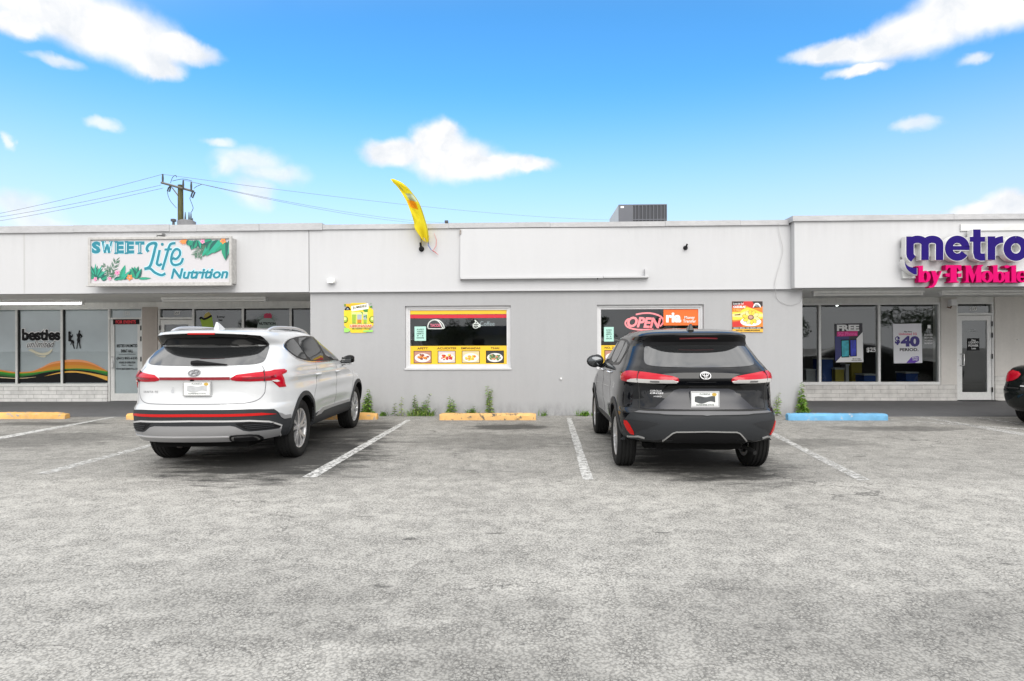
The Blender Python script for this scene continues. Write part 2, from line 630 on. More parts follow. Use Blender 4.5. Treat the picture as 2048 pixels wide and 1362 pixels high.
def text_box(mb, s, x0, x1, z0, z1, Y, mi=0, bold=0.0, shear=0.0, spacing=1.0, rot=0.0, depth=0.0):
    vs, fs = text_geo(s, bold, shear, spacing)
    cx, cz = (x0 + x1) / 2, (z0 + z1) / 2
    out = []
    for (a, b) in vs:
        x, z = x0 + a * (x1 - x0), z0 + b * (z1 - z0)
        if rot:
            dx, dz = x - cx, z - cz
            x, z = cx + dx * cos(rot) - dz * sin(rot), cz + dx * sin(rot) + dz * cos(rot)
        out.append((x, Y, z))
    if depth <= 0:
        mb.add(out, fs, mi)
        return
    n = len(out)
    cnt = {}
    for f in fs:
        for i in range(len(f)):
            a, b = f[i], f[(i + 1) % len(f)]
            cnt[(a, b)] = 1
    sides = []
    for (a, b) in cnt:
        if (b, a) not in cnt:
            sides.append((b, a, a + n, b + n))
    mb.add(out + [(p[0], p[1] + depth, p[2]) for p in out], list(fs), mi)
    mb.add(out + [(p[0], p[1] + depth, p[2]) for p in out], sides, 1 if mi == 0 else mi)


def text_px(mb, s, u0, v0, u1, v1, Y, **kw):
    """text filling the pixel box (u0, v0)-(u1, v1) surveyed on the plane Y"""
    a, b = P(u0, v0, Y), P(u1, v1, Y)
    text_box(mb, s, a.x, b.x, b.z, a.z, Y, **kw)


def box_px(mb, u0, v0, u1, v1, Yf, Yb, mi=0):
    a, b = P(u0, v0, Yf), P(u1, v1, Yf)
    mb.box((a.x, Yf, b.z), (b.x, Yb, a.z), mi)


def poly_px(mb, pts, Y, th=0.002, mi=0):
    mb.prism(XZ(pts, Y), Y, Y + th, mi)

# ------------------------------------------------------------------ shared materials
M_WHITE = mat_stucco('white painted render', (0.525, 0.527, 0.538), stain=0.02, drip=.05, bump=0.12)
M_GREY = mat_stucco('grey painted render', (0.378, 0.379, 0.386), stain=0.035, dirt=.30, bump=0.4)
M_BEIGE = mat_stucco('greige painted wall', (0.74, 0.71, 0.67), stain=0.08, bump=0.2)
M_SOFFIT = mat_stucco('painted soffit', (0.84, 0.84, 0.81), stain=0.12, bump=0.1)
M_BRICK = mat_brick('painted brick', (0.82, 0.81, 0.79), (0.46, 0.455, 0.44))
M_COPING = mat('metal flashing', (0.44, 0.44, 0.45), 0.5, var=0.10, vscale=1.5, var2=0.12, v2scale=9, stretch=(1, 1, 3))
M_ALU = mat('white aluminium frame', (0.82, 0.82, 0.81), 0.45, var=0.06, vscale=4, var2=.08, v2scale=25)
M_ALUG = mat('grey aluminium frame', (0.74, 0.74, 0.72), 0.45, var=0.08, vscale=4, var2=.08, v2scale=25)
M_DARK = mat('dark gap', (0.02, 0.02, 0.02), 0.8)
M_BLACK = mat('black vinyl', (0.010, 0.010, 0.011), 0.5, spec=.15)
M_INT = mat('dim interior', (0.10, 0.10, 0.10), 0.9)  # dark colour stands in for rooms left unlit
M_INT2 = mat('interior back wall', (0.22, 0.21, 0.20), 0.9)
M_FLOOR = mat('interior floor', (0.16, 0.15, 0.14), 0.5)
M_GLASS = mat_glass('window glass', (0.80, 0.85, 0.85), 1.35)
M_FILM = mat('frosted window film', (0.66, 0.67, 0.685), 0.28, var=0.10, vscale=1.2)
M_ROOF = mat('roof membrane', (0.5, 0.5, 0.48), 0.9, var=.2, vscale=1)
M_WHT = mat('white vinyl', (0.82, 0.82, 0.82), 0.5)
M_YEL = mat('yellow vinyl', (0.80, 0.50, 0.02), 0.45, var=.05, vscale=3)
M_RED = mat('red vinyl', (0.55, 0.012, 0.03), 0.45)
M_LAMP = mat('fluorescent tube', (0.85, 0.85, 0.83), 0.4)


def asphalt():
    m_ = mat('weathered asphalt', (0.3, 0.3, 0.3), 0.9)
    nt = m_.node_tree
    L = nt.links.new
    b = nt.nodes['Principled BSDF']
    tc = node(nt, 'ShaderNodeTexCoord')
    obj = tc.outputs['Object']

    def mth(op, a, b_=None, clamp=False):
        n = node(nt, 'ShaderNodeMath', operation=op, use_clamp=clamp)
        for i, x in enumerate((a, b_)):
            if x is None:
                continue
            if isinstance(x, (int, float)):
                n.inputs[i].default_value = x
            else:
                L(x, n.inputs[i])
        return n.outputs[0]

    def noise(scale, detail=6, rough=0.6, st=None):
        vec = obj
        if st:
            mp = node(nt, 'ShaderNodeMapping')
            mp.inputs['Scale'].default_value = st
            L(obj, mp.inputs[0]); vec = mp.outputs[0]
        nz = node(nt, 'ShaderNodeTexNoise', ins={'Scale': scale, 'Detail': detail, 'Roughness': rough})
        L(vec, nz.inputs['Vector'])
        return nz.outputs[0]

    def rng(x, a, b_, c, d, smooth=True):
        n = node(nt, 'ShaderNodeMapRange', interpolation_type='SMOOTHSTEP' if smooth else 'LINEAR', ins={1: a, 2: b_, 3: c, 4: d})
        L(x, n.inputs[0])
        return n.outputs[0]
    sp = node(nt, 'ShaderNodeSeparateXYZ')
    L(obj, sp.inputs[0])
    X, Y = sp.outputs[0], sp.outputs[1]
    # aggregate: pale stones in a dark binder, worn smoother out in the drive lane
    vo = node(nt, 'ShaderNodeTexVoronoi', ins={'Scale': 72.0, 'Randomness': 1.0})
    L(obj, vo.inputs['Vector'])
    sepc = node(nt, 'ShaderNodeSeparateColor')
    L(vo.outputs['Color'], sepc.inputs[0])
    stone = rng(sepc.outputs[0], 0.0, 1.0, 0.88, 1.08, False)
    gap = rng(vo.outputs['Distance'], 0.40, 0.72, 1.0, 0.64)
    vo2 = node(nt, 'ShaderNodeTexVoronoi', ins={'Scale': 27.0})
    L(obj, vo2.inputs['Vector'])
    ve = node(nt, 'ShaderNodeTexVoronoi', feature='DISTANCE_TO_EDGE', ins={'Scale': 44.0})
    wq = node(nt, 'ShaderNodeVectorMath', operation='MULTIPLY_ADD')
    wn = node(nt, 'ShaderNodeTexNoise', ins={'Scale': 30.0, 'Detail': 3})
    L(obj, wn.inputs['Vector'])
    L(wn.outputs['Color'], wq.inputs[0]); wq.inputs[1].default_value = (.025, .025, 0); L(obj, wq.inputs[2])
    L(wq.outputs[0], ve.inputs['Vector'])
    lines = rng(ve.outputs['Distance'], 0.03, 0.14, 0.55, 1.0)  # dark crackle lines: tiny shadows between stones painted into the colour
    lmask = rng(noise(5.0, 5, .6), 0.40, 0.60, 0.0, 1.0)
    crackle_shade = mth('SUBTRACT', 1.0, mth('MULTIPLY', mth('SUBTRACT', 1.0, lines), lmask))
    grain = mth('MULTIPLY', mth('MULTIPLY', stone, gap), crackle_shade)
    big = rng(noise(0.33, 5, .55, (1, 1.5, 1)), 0.36, 0.62, 0.92, 1.05)
    mid = rng(noise(1.6, 7, .65, (.7, 1.3, 1)), 0.34, 0.62, 0.90, 1.05)
    fine = rng(noise(9.0, 7, .72), 0.3, 0.7, 0.90, 1.07)
    tone = mth('MULTIPLY', mth('MULTIPLY', big, mid), fine)
    # older darker surfacing in the parking stalls
    edge = mth('ADD', Y, mth('MULTIPLY', mth('SUBTRACT', noise(1.1, 6, .6), 0.5), 0.7))
    stall = rng(edge, 6.35, 6.75, 1.0, 0.80)
    tone = mth('MULTIPLY', tone, stall)

    # oil and tyre grime where cars stand, plus contact shade painted beneath the suvs
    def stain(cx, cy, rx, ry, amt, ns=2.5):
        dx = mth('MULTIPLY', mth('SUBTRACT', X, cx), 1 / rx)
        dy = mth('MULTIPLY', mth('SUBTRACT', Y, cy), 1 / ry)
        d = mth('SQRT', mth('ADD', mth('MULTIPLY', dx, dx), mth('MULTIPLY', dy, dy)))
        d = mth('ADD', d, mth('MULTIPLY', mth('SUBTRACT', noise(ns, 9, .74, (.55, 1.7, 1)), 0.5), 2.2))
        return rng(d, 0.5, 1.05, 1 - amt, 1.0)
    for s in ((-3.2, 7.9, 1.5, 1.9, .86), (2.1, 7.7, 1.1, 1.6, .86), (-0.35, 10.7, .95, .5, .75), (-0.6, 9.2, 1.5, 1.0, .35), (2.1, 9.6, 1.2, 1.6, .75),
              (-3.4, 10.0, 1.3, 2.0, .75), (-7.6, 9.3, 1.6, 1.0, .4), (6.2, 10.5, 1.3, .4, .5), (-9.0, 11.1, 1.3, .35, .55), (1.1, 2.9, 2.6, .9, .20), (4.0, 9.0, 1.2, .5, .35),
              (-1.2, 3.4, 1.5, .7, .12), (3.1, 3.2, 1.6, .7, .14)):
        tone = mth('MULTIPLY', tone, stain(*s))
    # small dark pits and scuffs, hairline cracks
    pits = mth('MULTIPLY', rng(noise(4.2, 3, .5, (.6, 1.6, 1)), 0.68, 0.73, 1.0, 0.5), rng(noise(17, 4, .6, (.5, 1.5, 1)), 0.66, 0.71, 1.0, 0.55))
    wv = node(nt, 'ShaderNodeTexNoise', ins={'Scale': 2.2, 'Detail': 6, 'Roughness': .65})
    L(obj, wv.inputs['Vector'])
    vm = node(nt, 'ShaderNodeVectorMath', operation='MULTIPLY_ADD')
    L(wv.outputs['Color'], vm.inputs[0]); vm.inputs[1].default_value = (.9, .9, 0); L(obj, vm.inputs[2])
    vc = node(nt, 'ShaderNodeTexVoronoi', feature='DISTANCE_TO_EDGE', ins={'Scale': 0.42})
    L(vm.outputs[0], vc.inputs['Vector'])
    ck = rng(vc.outputs['Distance'], 0.001, 0.006, 0.45, 1.0)
    msk = rng(noise(.5, 3), 0.50, 0.58, 0.0, 1.0)
    ck = mth('SUBTRACT', 1.0, mth('MULTIPLY', mth('SUBTRACT', 1.0, ck), msk))
    tone = mth('MULTIPLY', mth('MULTIPLY', tone, pits), ck)
    val = mth('MULTIPLY', mth('MULTIPLY', tone, grain), 0.42)
    cc = node(nt, 'ShaderNodeCombineColor')
    L(val, cc.inputs[0]); L(mth('MULTIPLY', val, 0.972), cc.inputs[1]); L(mth('MULTIPLY', val, 0.90), cc.inputs[2])
    L(cc.outputs[0], b.inputs['Base Color'])
    h = mth('ADD', mth('MULTIPLY', vo.outputs['Distance'], -0.6), mth('MULTIPLY', noise(22, 4), 0.9))
    bp = node(nt, 'ShaderNodeBump', ins={'Strength': 0.55, 'Distance': 0.006})
    L(h, bp.inputs['Height'])
    L(bp.outputs[0], b.inputs['Normal'])
    return m_


def worn_paint(name, col, lo=0.42, hi=0.56):
    """road paint with holes worn through to the asphalt"""
    m_ = mat(name, col, 0.8, var=.12, vscale=5)
    nt = m_.node_tree
    b = nt.nodes['Principled BSDF']
    tc = node(nt, 'ShaderNodeTexCoord')
    nz = node(nt, 'ShaderNodeTexNoise', ins={'Scale': 14, 'Detail': 10, 'Roughness': .78})
    nt.links.new(tc.outputs['Object'], nz.inputs['Vector'])
    mr = node(nt, 'ShaderNodeMapRange', ins={1: lo, 2: hi, 3: 0, 4: 0.95})
    nt.links.new(nz.outputs[0], mr.inputs[0])
    nt.links.new(mr.outputs[0], b.inputs['Alpha'])
    return m_


# ------------------------------------------------------------------ ground
YW, YF, YR, YS = 12.40, 12.34, 12.17, 15.40
gm = MB()
gm.add([(-150, -120, 0), (150, -120, 0), (150, 300, 0), (-150, 300, 0)], [(0, 1, 2, 3)])
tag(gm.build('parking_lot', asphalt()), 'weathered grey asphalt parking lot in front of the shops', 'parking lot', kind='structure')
M_LINE = worn_paint('worn white road paint', (0.60, 0.60, 0.585), 0.40, 0.53)
M_LINE2 = worn_paint('faded white road paint', (0.56, 0.56, 0.545), 0.41, 0.58)


def gline(pts4, m_, z=0.004):
    mb = MB()
    c = [G(*p) for p in pts4]
    n = 14
    vs, fs = [], []
    for i in range(n + 1):
        t = i / n
        a, b = c[0].lerp(c[3], t), c[1].lerp(c[2], t)
        j = 0.006
        vs += [(a.x + random.uniform(-j, j), a.y, z), (b.x + random.uniform(-j, j), b.y, z)]
        if i:
            fs.append((2 * i - 2, 2 * i - 1, 2 * i + 1, 2 * i))
    mb.add(vs, fs)
    o = mb.build('parking_line', m_)
    return tag(o, None, None, 'painted parking lines', 'structure')


# (far left, far right, near right, near left)
for i, (q, m_, lb) in enumerate((
    (((813, 840), (823, 840), (632, 955), (604, 955)), M_LINE, 'white stall line between the white suv and the empty stall'),
    (((1133, 836), (1143, 836), (1187, 960), (1166, 960)), M_LINE, 'white stall line just left of the black suv'),
    (((1500, 848), (1512, 848), (1742, 961), (1716, 961)), M_LINE2, 'faded white stall line right of the black suv'),
    (((420, 858), (434, 858), (100, 948), (68, 948)), M_LINE2, 'thin white stall line left of the white suv'),
    (((225, 834), (234, 834), (-30, 885), (-60, 884)), M_LINE, 'white stall line by the left yellow wheel stop'),
    (((1836, 834), (1846, 834), (2110, 876), (2090, 880)), M_LINE2, 'long faded white line right of the blue wheel stop'),
    (((1940, 834), (1948, 834), (2110, 856), (2100, 858)), M_LINE2, 'short faded white line near the parked black sedan'),
    (((1700, 834), (1704, 834), (2110, 862), (2105, 864)), M_LINE2, 'faint cross line of the hatched zone'),
)):
    o = gline(q, m_)
    o['label'] = lb
    o['category'] = 'road marking'

M_WALK = mat('dark painted walkway', (0.125, 0.126, 0.132), 0.7, var=.14, vscale=1.5, var2=.12, v2scale=14, bump=.1)
XL = P(621, 700, YW).x
XRt = P(1605, 700, YW).x
for (a, b, lb) in ((-17.0, XL - 0.002, 'dark grey walkway under the left canopy'), (XRt + 0.002, 17.0, 'dark grey walkway under the right canopy')):
    mb = MB().box((a, 12.18, -0.1), (b, YS + .3, 0.018))
    tag(mb.build('walkway', M_WALK), lb, 'walkway', kind='structure')

# ------------------------------------------------------------------ the strip of shops
ZB = P(1024, 580, YF).z          # lower edge of the white fascia
ZT = P(1024, 455, YF).z          # top of the fascia, under the flashing
BL = thing('strip_mall', 'long single-storey white and grey strip mall with three shop fronts', 'building', (0, YW, 0))
XEND = 17.0


def holes_wall(mb, x0, x1, z0, z1, yf, yb, holes, mi=0):
    xs = sorted({x0, x1} | {h[0] for h in holes} | {h[1] for h in holes})
    zs = sorted({z0, z1} | {h[2] for h in holes} | {h[3] for h in holes})

    def solid(i, j):
        if i < 0 or j < 0 or i >= len(xs) - 1 or j >= len(zs) - 1:
            return False
        cx, cz = (xs[i] + xs[i + 1]) / 2, (zs[j] + zs[j + 1]) / 2
        return not any(h[0] < cx < h[1] and h[2] < cz < h[3] for h in holes)
    for i in range(len(xs) - 1):
        for j in range(len(zs) - 1):
            if not solid(i, j):
                continue
            a, b, c, d = xs[i], xs[i + 1], zs[j], zs[j + 1]
            mb.add([(a, yf, c), (b, yf, c), (b, yf, d), (a, yf, d)], [(0, 1, 2, 3)], mi)
            mb.add([(a, yb, c), (b, yb, c), (b, yb, d), (a, yb, d)], [(3, 2, 1, 0)], mi)
            for (di, dj, q) in ((-1, 0, ((a, c), (a, d))), (1, 0, ((b, d), (b, c))), (0, -1, ((b, c), (a, c))), (0, 1, ((a, d), (b, d)))):
                if not solid(i + di, j + dj):
                    (p, r), (s, t) = q
                    mb.add([(p, yf, r), (s, yf, t), (s, yb, t), (p, yb, r)], [(0, 1, 2, 3)], mi)


def frame(mb, x0, x1, z0, z1, w, y0, y1, mi=0, wb=None, wt=None):
    wb = wb or w
    wt = wt or w
    mb.box((x0, y0, z0), (x0 + w, y1, z1), mi)
    mb.box((x1 - w, y0, z0), (x1, y1, z1), mi)
    mb.box((x0 + w, y0, z0), (x1 - w, y1, z0 + wb), mi)
    mb.box((x0 + w, y0, z1 - wt), (x1 - w, y1, z1), mi)


def rect_px(u0, v0, u1, v1, Y):
    a, b = P(u0, v0, Y), P(u1, v1, Y)
    return a.x, b.x, b.z, a.z


W1 = rect_px(810, 612, 1022, 737, YW)
W2 = rect_px(1194, 609, 1408, 737, YW)
W2 = (W2[0], W2[1], W1[2], W1[3])
mb = MB()
holes_wall(mb, XL, XRt, 0, ZB, YW, YW + .2, [W1, W2])
mb.box((XL, YW + .201, 0), (XL + .2, YS + .3, ZB))
mb.box((XRt - .2, YW + .201, 0), (XRt, YS + .3, ZB))
mb.build('front_wall', M_GREY, BL)

# fascia panels: left bay and middle bay in one plane, the right bay stands forward
XS = P(1589, 500, YR).x
mb = MB().box((-XEND, YF, ZB - .012), (XL - .008, YF + .2, ZT))
mb.box((P(47, 500, YF).x, YF - .002, ZB), (P(50, 500, YF).x, YF + .001, ZT - .01), 1)  # grey strip marking a panel joint
mb.build('fascia', [M_WHITE, mat('grey panel joint', (.45, .45, .45), .9)], BL)
MB().box((XL + .006, YF, ZB), (XS - .003, YF + .2, ZT)).build('fascia', M_WHITE, BL)
ZTR = ZT + .05
MB().box((XS, YR, ZB - .01), (XEND, YR + .3, ZTR)).build('fascia', M_WHITE, BL)
MB().box((XL - .01, YF + .02, ZB + .01), (XL + .01, YF + .19, ZT - .01)).build('panel_joint', M_DARK, BL)
# drip edge under the middle fascia
MB().box((XL + .006, YF - .012, ZB - .02), (XS - .004, YF + .06, ZB - .001)).build('drip_edge', M_WHITE, BL)
# flashing along the parapet, in lengths with seams
mb = MB()
zt = P(1024, 446, YF).z
xl_end = P(646, 450, YF).x
segs = [-XEND, P(150, 450, YF).x, P(341, 450, YF).x, P(396, 450, YF).x, P(520, 450, YF).x, xl_end]
for i in range(5):
    dz = (0.006, 0.012, 0.0, 0.004, 0.008)[i]
    mb.box((segs[i] + .003, YF - .045 - .004 * (i % 2), ZT - .02 + dz * .5), (segs[i + 1] - .002, YF + .24, zt + .025 + dz))
segs = [xl_end, P(898, 450, YF).x, P(1100, 450, YF).x, P(1330, 450, YF).x, P(1480, 450, YF).x, XS - .05]
for i in range(5):
    dz = (0.0, .006, -.002, .005, .0)[i]
    mb.box((segs[i] + .002, YF - .035 - .003 * (i % 2), ZT - .008 + dz * .4), (segs[i + 1] - .002, YF + .24, zt + dz))
mb.build('coping', M_COPING, BL)
mb = MB()
segs = [XS - .05, P(1905, 440, YR).x, XEND]
for i in range(2):
    mb.box((segs[i] + .001, YR - .045 - .003 * i, ZTR - .02), (segs[i + 1] - .002, YR + .34, ZTR + .085 - .004 * i))
mb.build('coping', M_COPING, BL)
# soffits, roof, back and side walls
MB().box((-XEND, YF + .2, ZB + .02), (XL, YS + .3, ZB + .1)).build('soffit', M_SOFFIT, BL)
MB().box((XRt, YR + .3, ZB + .02), (XEND, YS + .3, ZB + .1)).build('soffit', M_SOFFIT, BL)
MB().box((-XEND, YF + .24, ZT - .28), (XEND, 25, ZT - .15)).build('roof', M_ROOF, BL)
mb = MB().box((-XEND, 25, 0), (XEND, 25.2, ZT)).box((-XEND - .2, YF + .01, 0), (-XEND, 25.2, ZT)).box((XEND, YF + .01, 0), (XEND + .2, 25.2, ZT))
mb.build('outer_wall', M_WHITE, BL)
# rooms behind the glass
mb = MB()
for (a, b, c, d) in ((XL + .2, XRt - .2, YW + .2, 20.0), (-XEND, XL - .01, YS + .3, 21.5), (XRt + .01, XEND, YS + .3, 21.5)):
    mb.box((a + .01, d, .03), (b - .01, d + .1, ZB + .02))
mb.build('interior_wall', M_INT2, BL)
mb = MB()
for x in (P(302, 700, YS).x, ):
    mb.box((x - .05, YS + .31, .03), (x + .05, 21.4, ZB))
mb.build('partition', M_INT, BL)
mb = MB()
mb.box((-XEND, YS + .31, 0.0), (XL - .01, 21.6, .022)).box((XRt + .01, YS + .31, 0), (XEND, 21.6, .022)).box((XL + .2, YW + .21, 0), (XRt - .2, 20.1, .022))
mb.build('interior_floor', M_FLOOR, BL)
mb = MB()
mb.box((-XEND, YS + .31, ZB + .021), (XL, 21.6, ZB + .12)).box((XRt, YS + .31, ZB + .021), (XEND, 21.6, ZB + .12)).box((XL, YW + .21, ZB + .021), (XRt, 20.1, ZB + .12))
mb.build('interior_ceiling', M_INT, BL)


# ---- the two windows of the middle shop
def shop_window(W):
    x0, x1, z0, z1 = W
    mb = MB()
    frame(mb, x0 + .002, x1 - .002, z0 + .002, z1 - .002, .05, YW + .055, YW + .16)
    frame(mb, x0 + .052, x1 - .052, z0 + .052, z1 - .052, .035, YW + .075, YW + .15)
    mb.box((x0 - .01, YW - .022, z0 - .02), (x1 + .01, YW + .054, z0 + .016))
    w = mb.build('window', mat('grey white window frame', (.60, .60, .61), .45, var=.08, vscale=4), BL)
    MB().add([(x0 + .087, YW + .10, z0 + .087), (x1 - .087, YW + .10, z0 + .087), (x1 - .087, YW + .10, z1 - .087), (x0 + .087, YW + .10, z1 - .087)],
             [(0, 1, 2, 3)]).build('pane', M_GLASS, w)
    return w


def zoomer(x, y, s):
    return lambda pts: [(x + a / s, y + b / s) for (a, b) in pts]


def food(mb_list, kind, x0, x1, z0, z1, Y):
    """a small printed food photograph: frame, plate and heap"""
    rnd = random.Random(kind * 17 + 3)
    fr = MB()
    frame(fr, x0, x1, z0, z1, .011, Y - .002, Y)
    bgc = [(.45, .22, .16), (.62, .52, .50), (.70, .55, .30), (.03, .03, .03)][kind]
    pal = [[(.75, .22, .02), (.30, .05, .03), (.72, .50, .48), (.60, .30, .12), (.2, .05, .02)],
           [(.50, .03, .02), (.60, .08, .03), (.38, .02, .015), (.65, .14, .06), (.7, .6, .1)],
           [(.80, .45, .03), (.85, .58, .05), (.75, .16, .02), (.80, .60, .30), (.78, .36, .04)],
           [(.05, .11, .04), (.10, .20, .06), (.30, .40, .22), (.02, .05, .02), (.55, .22, .12)]][kind]
    bgm = MB().prism([(x0 + .011, z0 + .011), (x1 - .011, z0 + .011), (x1 - .011, z1 - .011), (x0 + .011, z1 - .011)], Y - .001, Y)
    cx, cz, w, h = (x0 + x1) / 2, (z0 + z1) / 2, x1 - x0, z1 - z0
    top = MB()
    top.prism(disc((cx, cz - h * .06), w * .44, h * .36, 22), Y - .0015, Y - .001, 5)
    for i in range(26):
        a, r = rnd.uniform(0, 6.28), sqrt(rnd.random())
        px, pz = cx + cos(a) * r * w * .30, cz - h * .03 + sin(a) * r * h * .24
        n = rnd.randint(5, 8)
        rr = rnd.uniform(.05, .12) * w
        t0 = rnd.uniform(0, 6)
        top.prism([(px + rr * rnd.uniform(.6, 1) * cos(t0 + 6.283 * k / n), pz + rr * .75 * rnd.uniform(.6, 1) * sin(t0 + 6.283 * k / n)) for k in range(n)],
                  Y - .0017 - i * .0001, Y - .001, rnd.choice([0, 0, 1, 1, 2, 3, 4]))
    tm = [mat('food print %d %d' % (kind, i), c, .5) for i, c in enumerate(pal)] + [mat('plate print', (.75, .73, .70), .5)]
    return fr, bgm, bgc, top, tm


def menu_film(w, W, words, upto=1.0):
    """yellow menu strip with four food pictures along the foot of a window"""
    x0, x1, z0, z1 = W[0] + .088, W[1] - .088, W[2] + .088, W[3] - .088
    h = z1 - z0
    Y = YW + .094
    zt_ = z0 + h * .34
    menu = MB().prism([(x0, z0), (x1, z0), (x1, zt_), (x0, zt_)], Y, Y + .002).build('menu_film', M_YEL, w)
    tx = MB()
    pitch = (x1 - x0) / 4
    for i, s in enumerate(words):
        a = x0 + pitch * (i + .14)
        b = a + pitch * .74
        fr, bgm, bgc, top, tm = food(None, i, a, b, z0 + h * .02, z0 + h * .25, Y - .003)
        fr.build('picture_frame', M_BLACK, w)
        fp = bgm.build('food_picture', mat('food backdrop %d' % i, bgc, .5), w)
        fp.data.materials.append(tm[0])
        o = top.build('food_picture', tm, w)
        l = len(s) * .022
        text_box(tx, s, (a + b) / 2 - l, (a + b) / 2 + l, z0 + h * .275, z0 + h * .315, Y - .001, bold=.03)
    tx.build('lettering', mat('brown lettering', (.06, .025, .01), .5), w)
    return x0, x1, z0, z1


w1 = shop_window(W1)
x0, x1, z0, z1 = menu_film(w1, W1, ['APETT', 'ACUIDITES', 'EMPANADAS', 'THAI'])
Y = YW + .094
h = z1 - z0
MB().prism([(x0, z1 - h * .072), (x1, z1 - h * .072), (x1, z1), (x0, z1)], Y, Y + .002).build('stripe_film', M_YEL, w1)
MB().prism([(x0, z1 - h * .145), (x1, z1 - h * .145), (x1, z1 - h * .080), (x0, z1 - h * .080)], Y, Y + .002).build('stripe_film', M_RED, w1)
w2 = shop_window(W2)
menu_film(w2, W2, ['NO. ZONA', 'APETT', 'THAI', 'MENU'])

# signs hanging inside those windows
YN = YW + .16
M_NEONW = mat('white neon tube', (.85, .85, .8), .3, emit=(1, .97, .9), estr=.55)
M_NEONR = mat('red neon tube', (.8, .15, .2), .3, emit=(1, .12, .25), estr=.6)
M_NEONP = mat('pink lit acrylic', (.85, .25, .27), .35, emit=(1, .26, .28), estr=.75)
M_NEOND = mat('faintly glowing unlit tube', (.6, .66, .68), .3, emit=(.7, .85, .9), estr=.12)  # unlit lettering with a faint glow added to brighten it
z5 = zoomer(670, 590, 5.689)
t = thing('neon_sign', 'white taco-shaped neon sign with red lettering in the striped window', 'neon sign', P(870, 650, YN), 'neon signs in the shop windows')
mb = MB()
arc = z5([(1060, 380), (1055, 355), (1070, 315), (1100, 290), (1130, 283), (1165, 292), (1195, 320), (1215, 360), (1218, 382), (1060, 382)])
for q in (arc, z5([(1115, 285), (1150, 280), (1190, 292), (1225, 325), (1242, 362), (1240, 378), (1222, 380)])):
    pts = [P(a, b, YN) for a, b in smooth_line(q, 4)]
    mb.tube(pts, .012, 6)
mb.build('tube', M_NEONW, t, 60)
mb = MB()
text_px(mb, 'TACOS', 670 + 1082 / 5.689, 590 + 328 / 5.689, 670 + 1198 / 5.689, 590 + 364 / 5.689, YN - .01, bold=.02, depth=.01)
mb.build('lettering', [M_NEONR, M_NEONR], t)
t = thing('neon_sign', 'cup-shaped coffee neon sign, half unlit, in the striped window', 'neon sign', P(965, 650, YN), 'neon signs in the shop windows')
mb = MB()
for q in (z5([(1570, 330), (1575, 365), (1600, 378), (1630, 365), (1640, 330), (1570, 330)]), z5([(1585, 325), (1600, 305), (1590, 285), (1610, 300), (1630, 322)]),
          z5([(1640, 335), (1655, 340), (1650, 360), (1632, 362)]), z5([(1568, 345), (1605, 352), (1640, 343)])):
    mb.tube([P(a, b, YN) for a, b in smooth_line(q, 4)], .010, 6)
mb.build('tube', M_NEONW, t, 60)
mb = MB()
text_px(mb, 'Coffee', 670 + 1650 / 5.689, 590 + 300 / 5.689, 670 + 1815 / 5.689, 590 + 352 / 5.689, YN - .01, bold=.0, depth=.01)
mb.build('lettering', [M_NEOND, M_NEOND], t)
z6 = zoomer(1180, 590, 5.689)
t = thing('neon_sign', 'pink oval neon sign reading OPEN above the black suv roof', 'neon sign', P(1290, 645, YN), 'neon signs in the shop windows')
mb = MB()
for q in ([(520, 222), (600, 208), (690, 208), (770, 228), (820, 260), (835, 300), (820, 330), (795, 358)], [(440, 270), (410, 295), (402, 330), (430, 365), (500, 388), (600, 396), (720, 390)]):
    ribbon(mb, XZ(z6(smooth_line(q, 6)), YN), .032, YN - .02, YN)
mb.build('outline', M_NEONP, t)
mb = MB()
text_px(mb, 'OPEN', 1180 + 425 / 5.689, 590 + 252 / 5.689, 1180 + 810 / 5.689, 590 + 372 / 5.689, YN - .02, bold=.035, shear=.22, depth=.02, rot=-.05)
mb.build('lettering', [M_NEONP, M_NEONP], t)
Yo = YW + .092
t = thing('window_sign', 'orange money transfer sign reading ria at the top of the window', 'sign', P(1366, 634, Yo))
mb = MB()
box_px(mb, 1327, 619, 1400, 650.5, Yo, Yo + .004)
mb.build('board', mat('orange vinyl', (.80, .13, .008), .45), t)
mb = MB()
text_px(mb, 'ria', 1332, 625, 1362.5, 645, Yo - .002, bold=.045)
text_px(mb, 'Money\nTransfer', 1366, 632, 1392, 645, Yo - .002, bold=.01)
mb.build('lettering', M_WHT, t)
M_MINT = mat('mint paper', (.40, .66, .58), .8)
for (a, b, c, d, lb) in ((829, 653, 852, 681.5, 'mint green printed notice beside the taco neon sign'), (1208, 654, 1227.5, 683, 'mint green printed notice left of the black suv')):
    t = thing('paper_notice', lb, 'notice', P(a, d, Yo), 'mint paper notices in the windows')
    mb = MB()
    box_px(mb, a, b, c, d, Yo, Yo + .002)
    mb.build('sheet', M_MINT, t)
    mb = MB()
    for k in range(5):
        v = b + (d - b) * (.16 + .145 * k)
        text_px(mb, ['AVISO', 'HORARIO', 'ABIERTO', '9 - 6', 'GRACIAS'][k], a + 4 + (k % 2), v, c - 4 - (k % 2), v + (d - b) * .10, Yo - .001, bold=.02)
    mb.build('lettering', M_BLACK, t)

# ---- storefronts set back under the canopies
ZH = P(1024, 610, YS).z          # top of the window frames
ZD = P(1024, 635, YS).z          # top of the door leaf
ZS = P(1024, 768, YS).z          # window sill
ZK = .018


def X_(u):
    return P(u, 700, YS).x


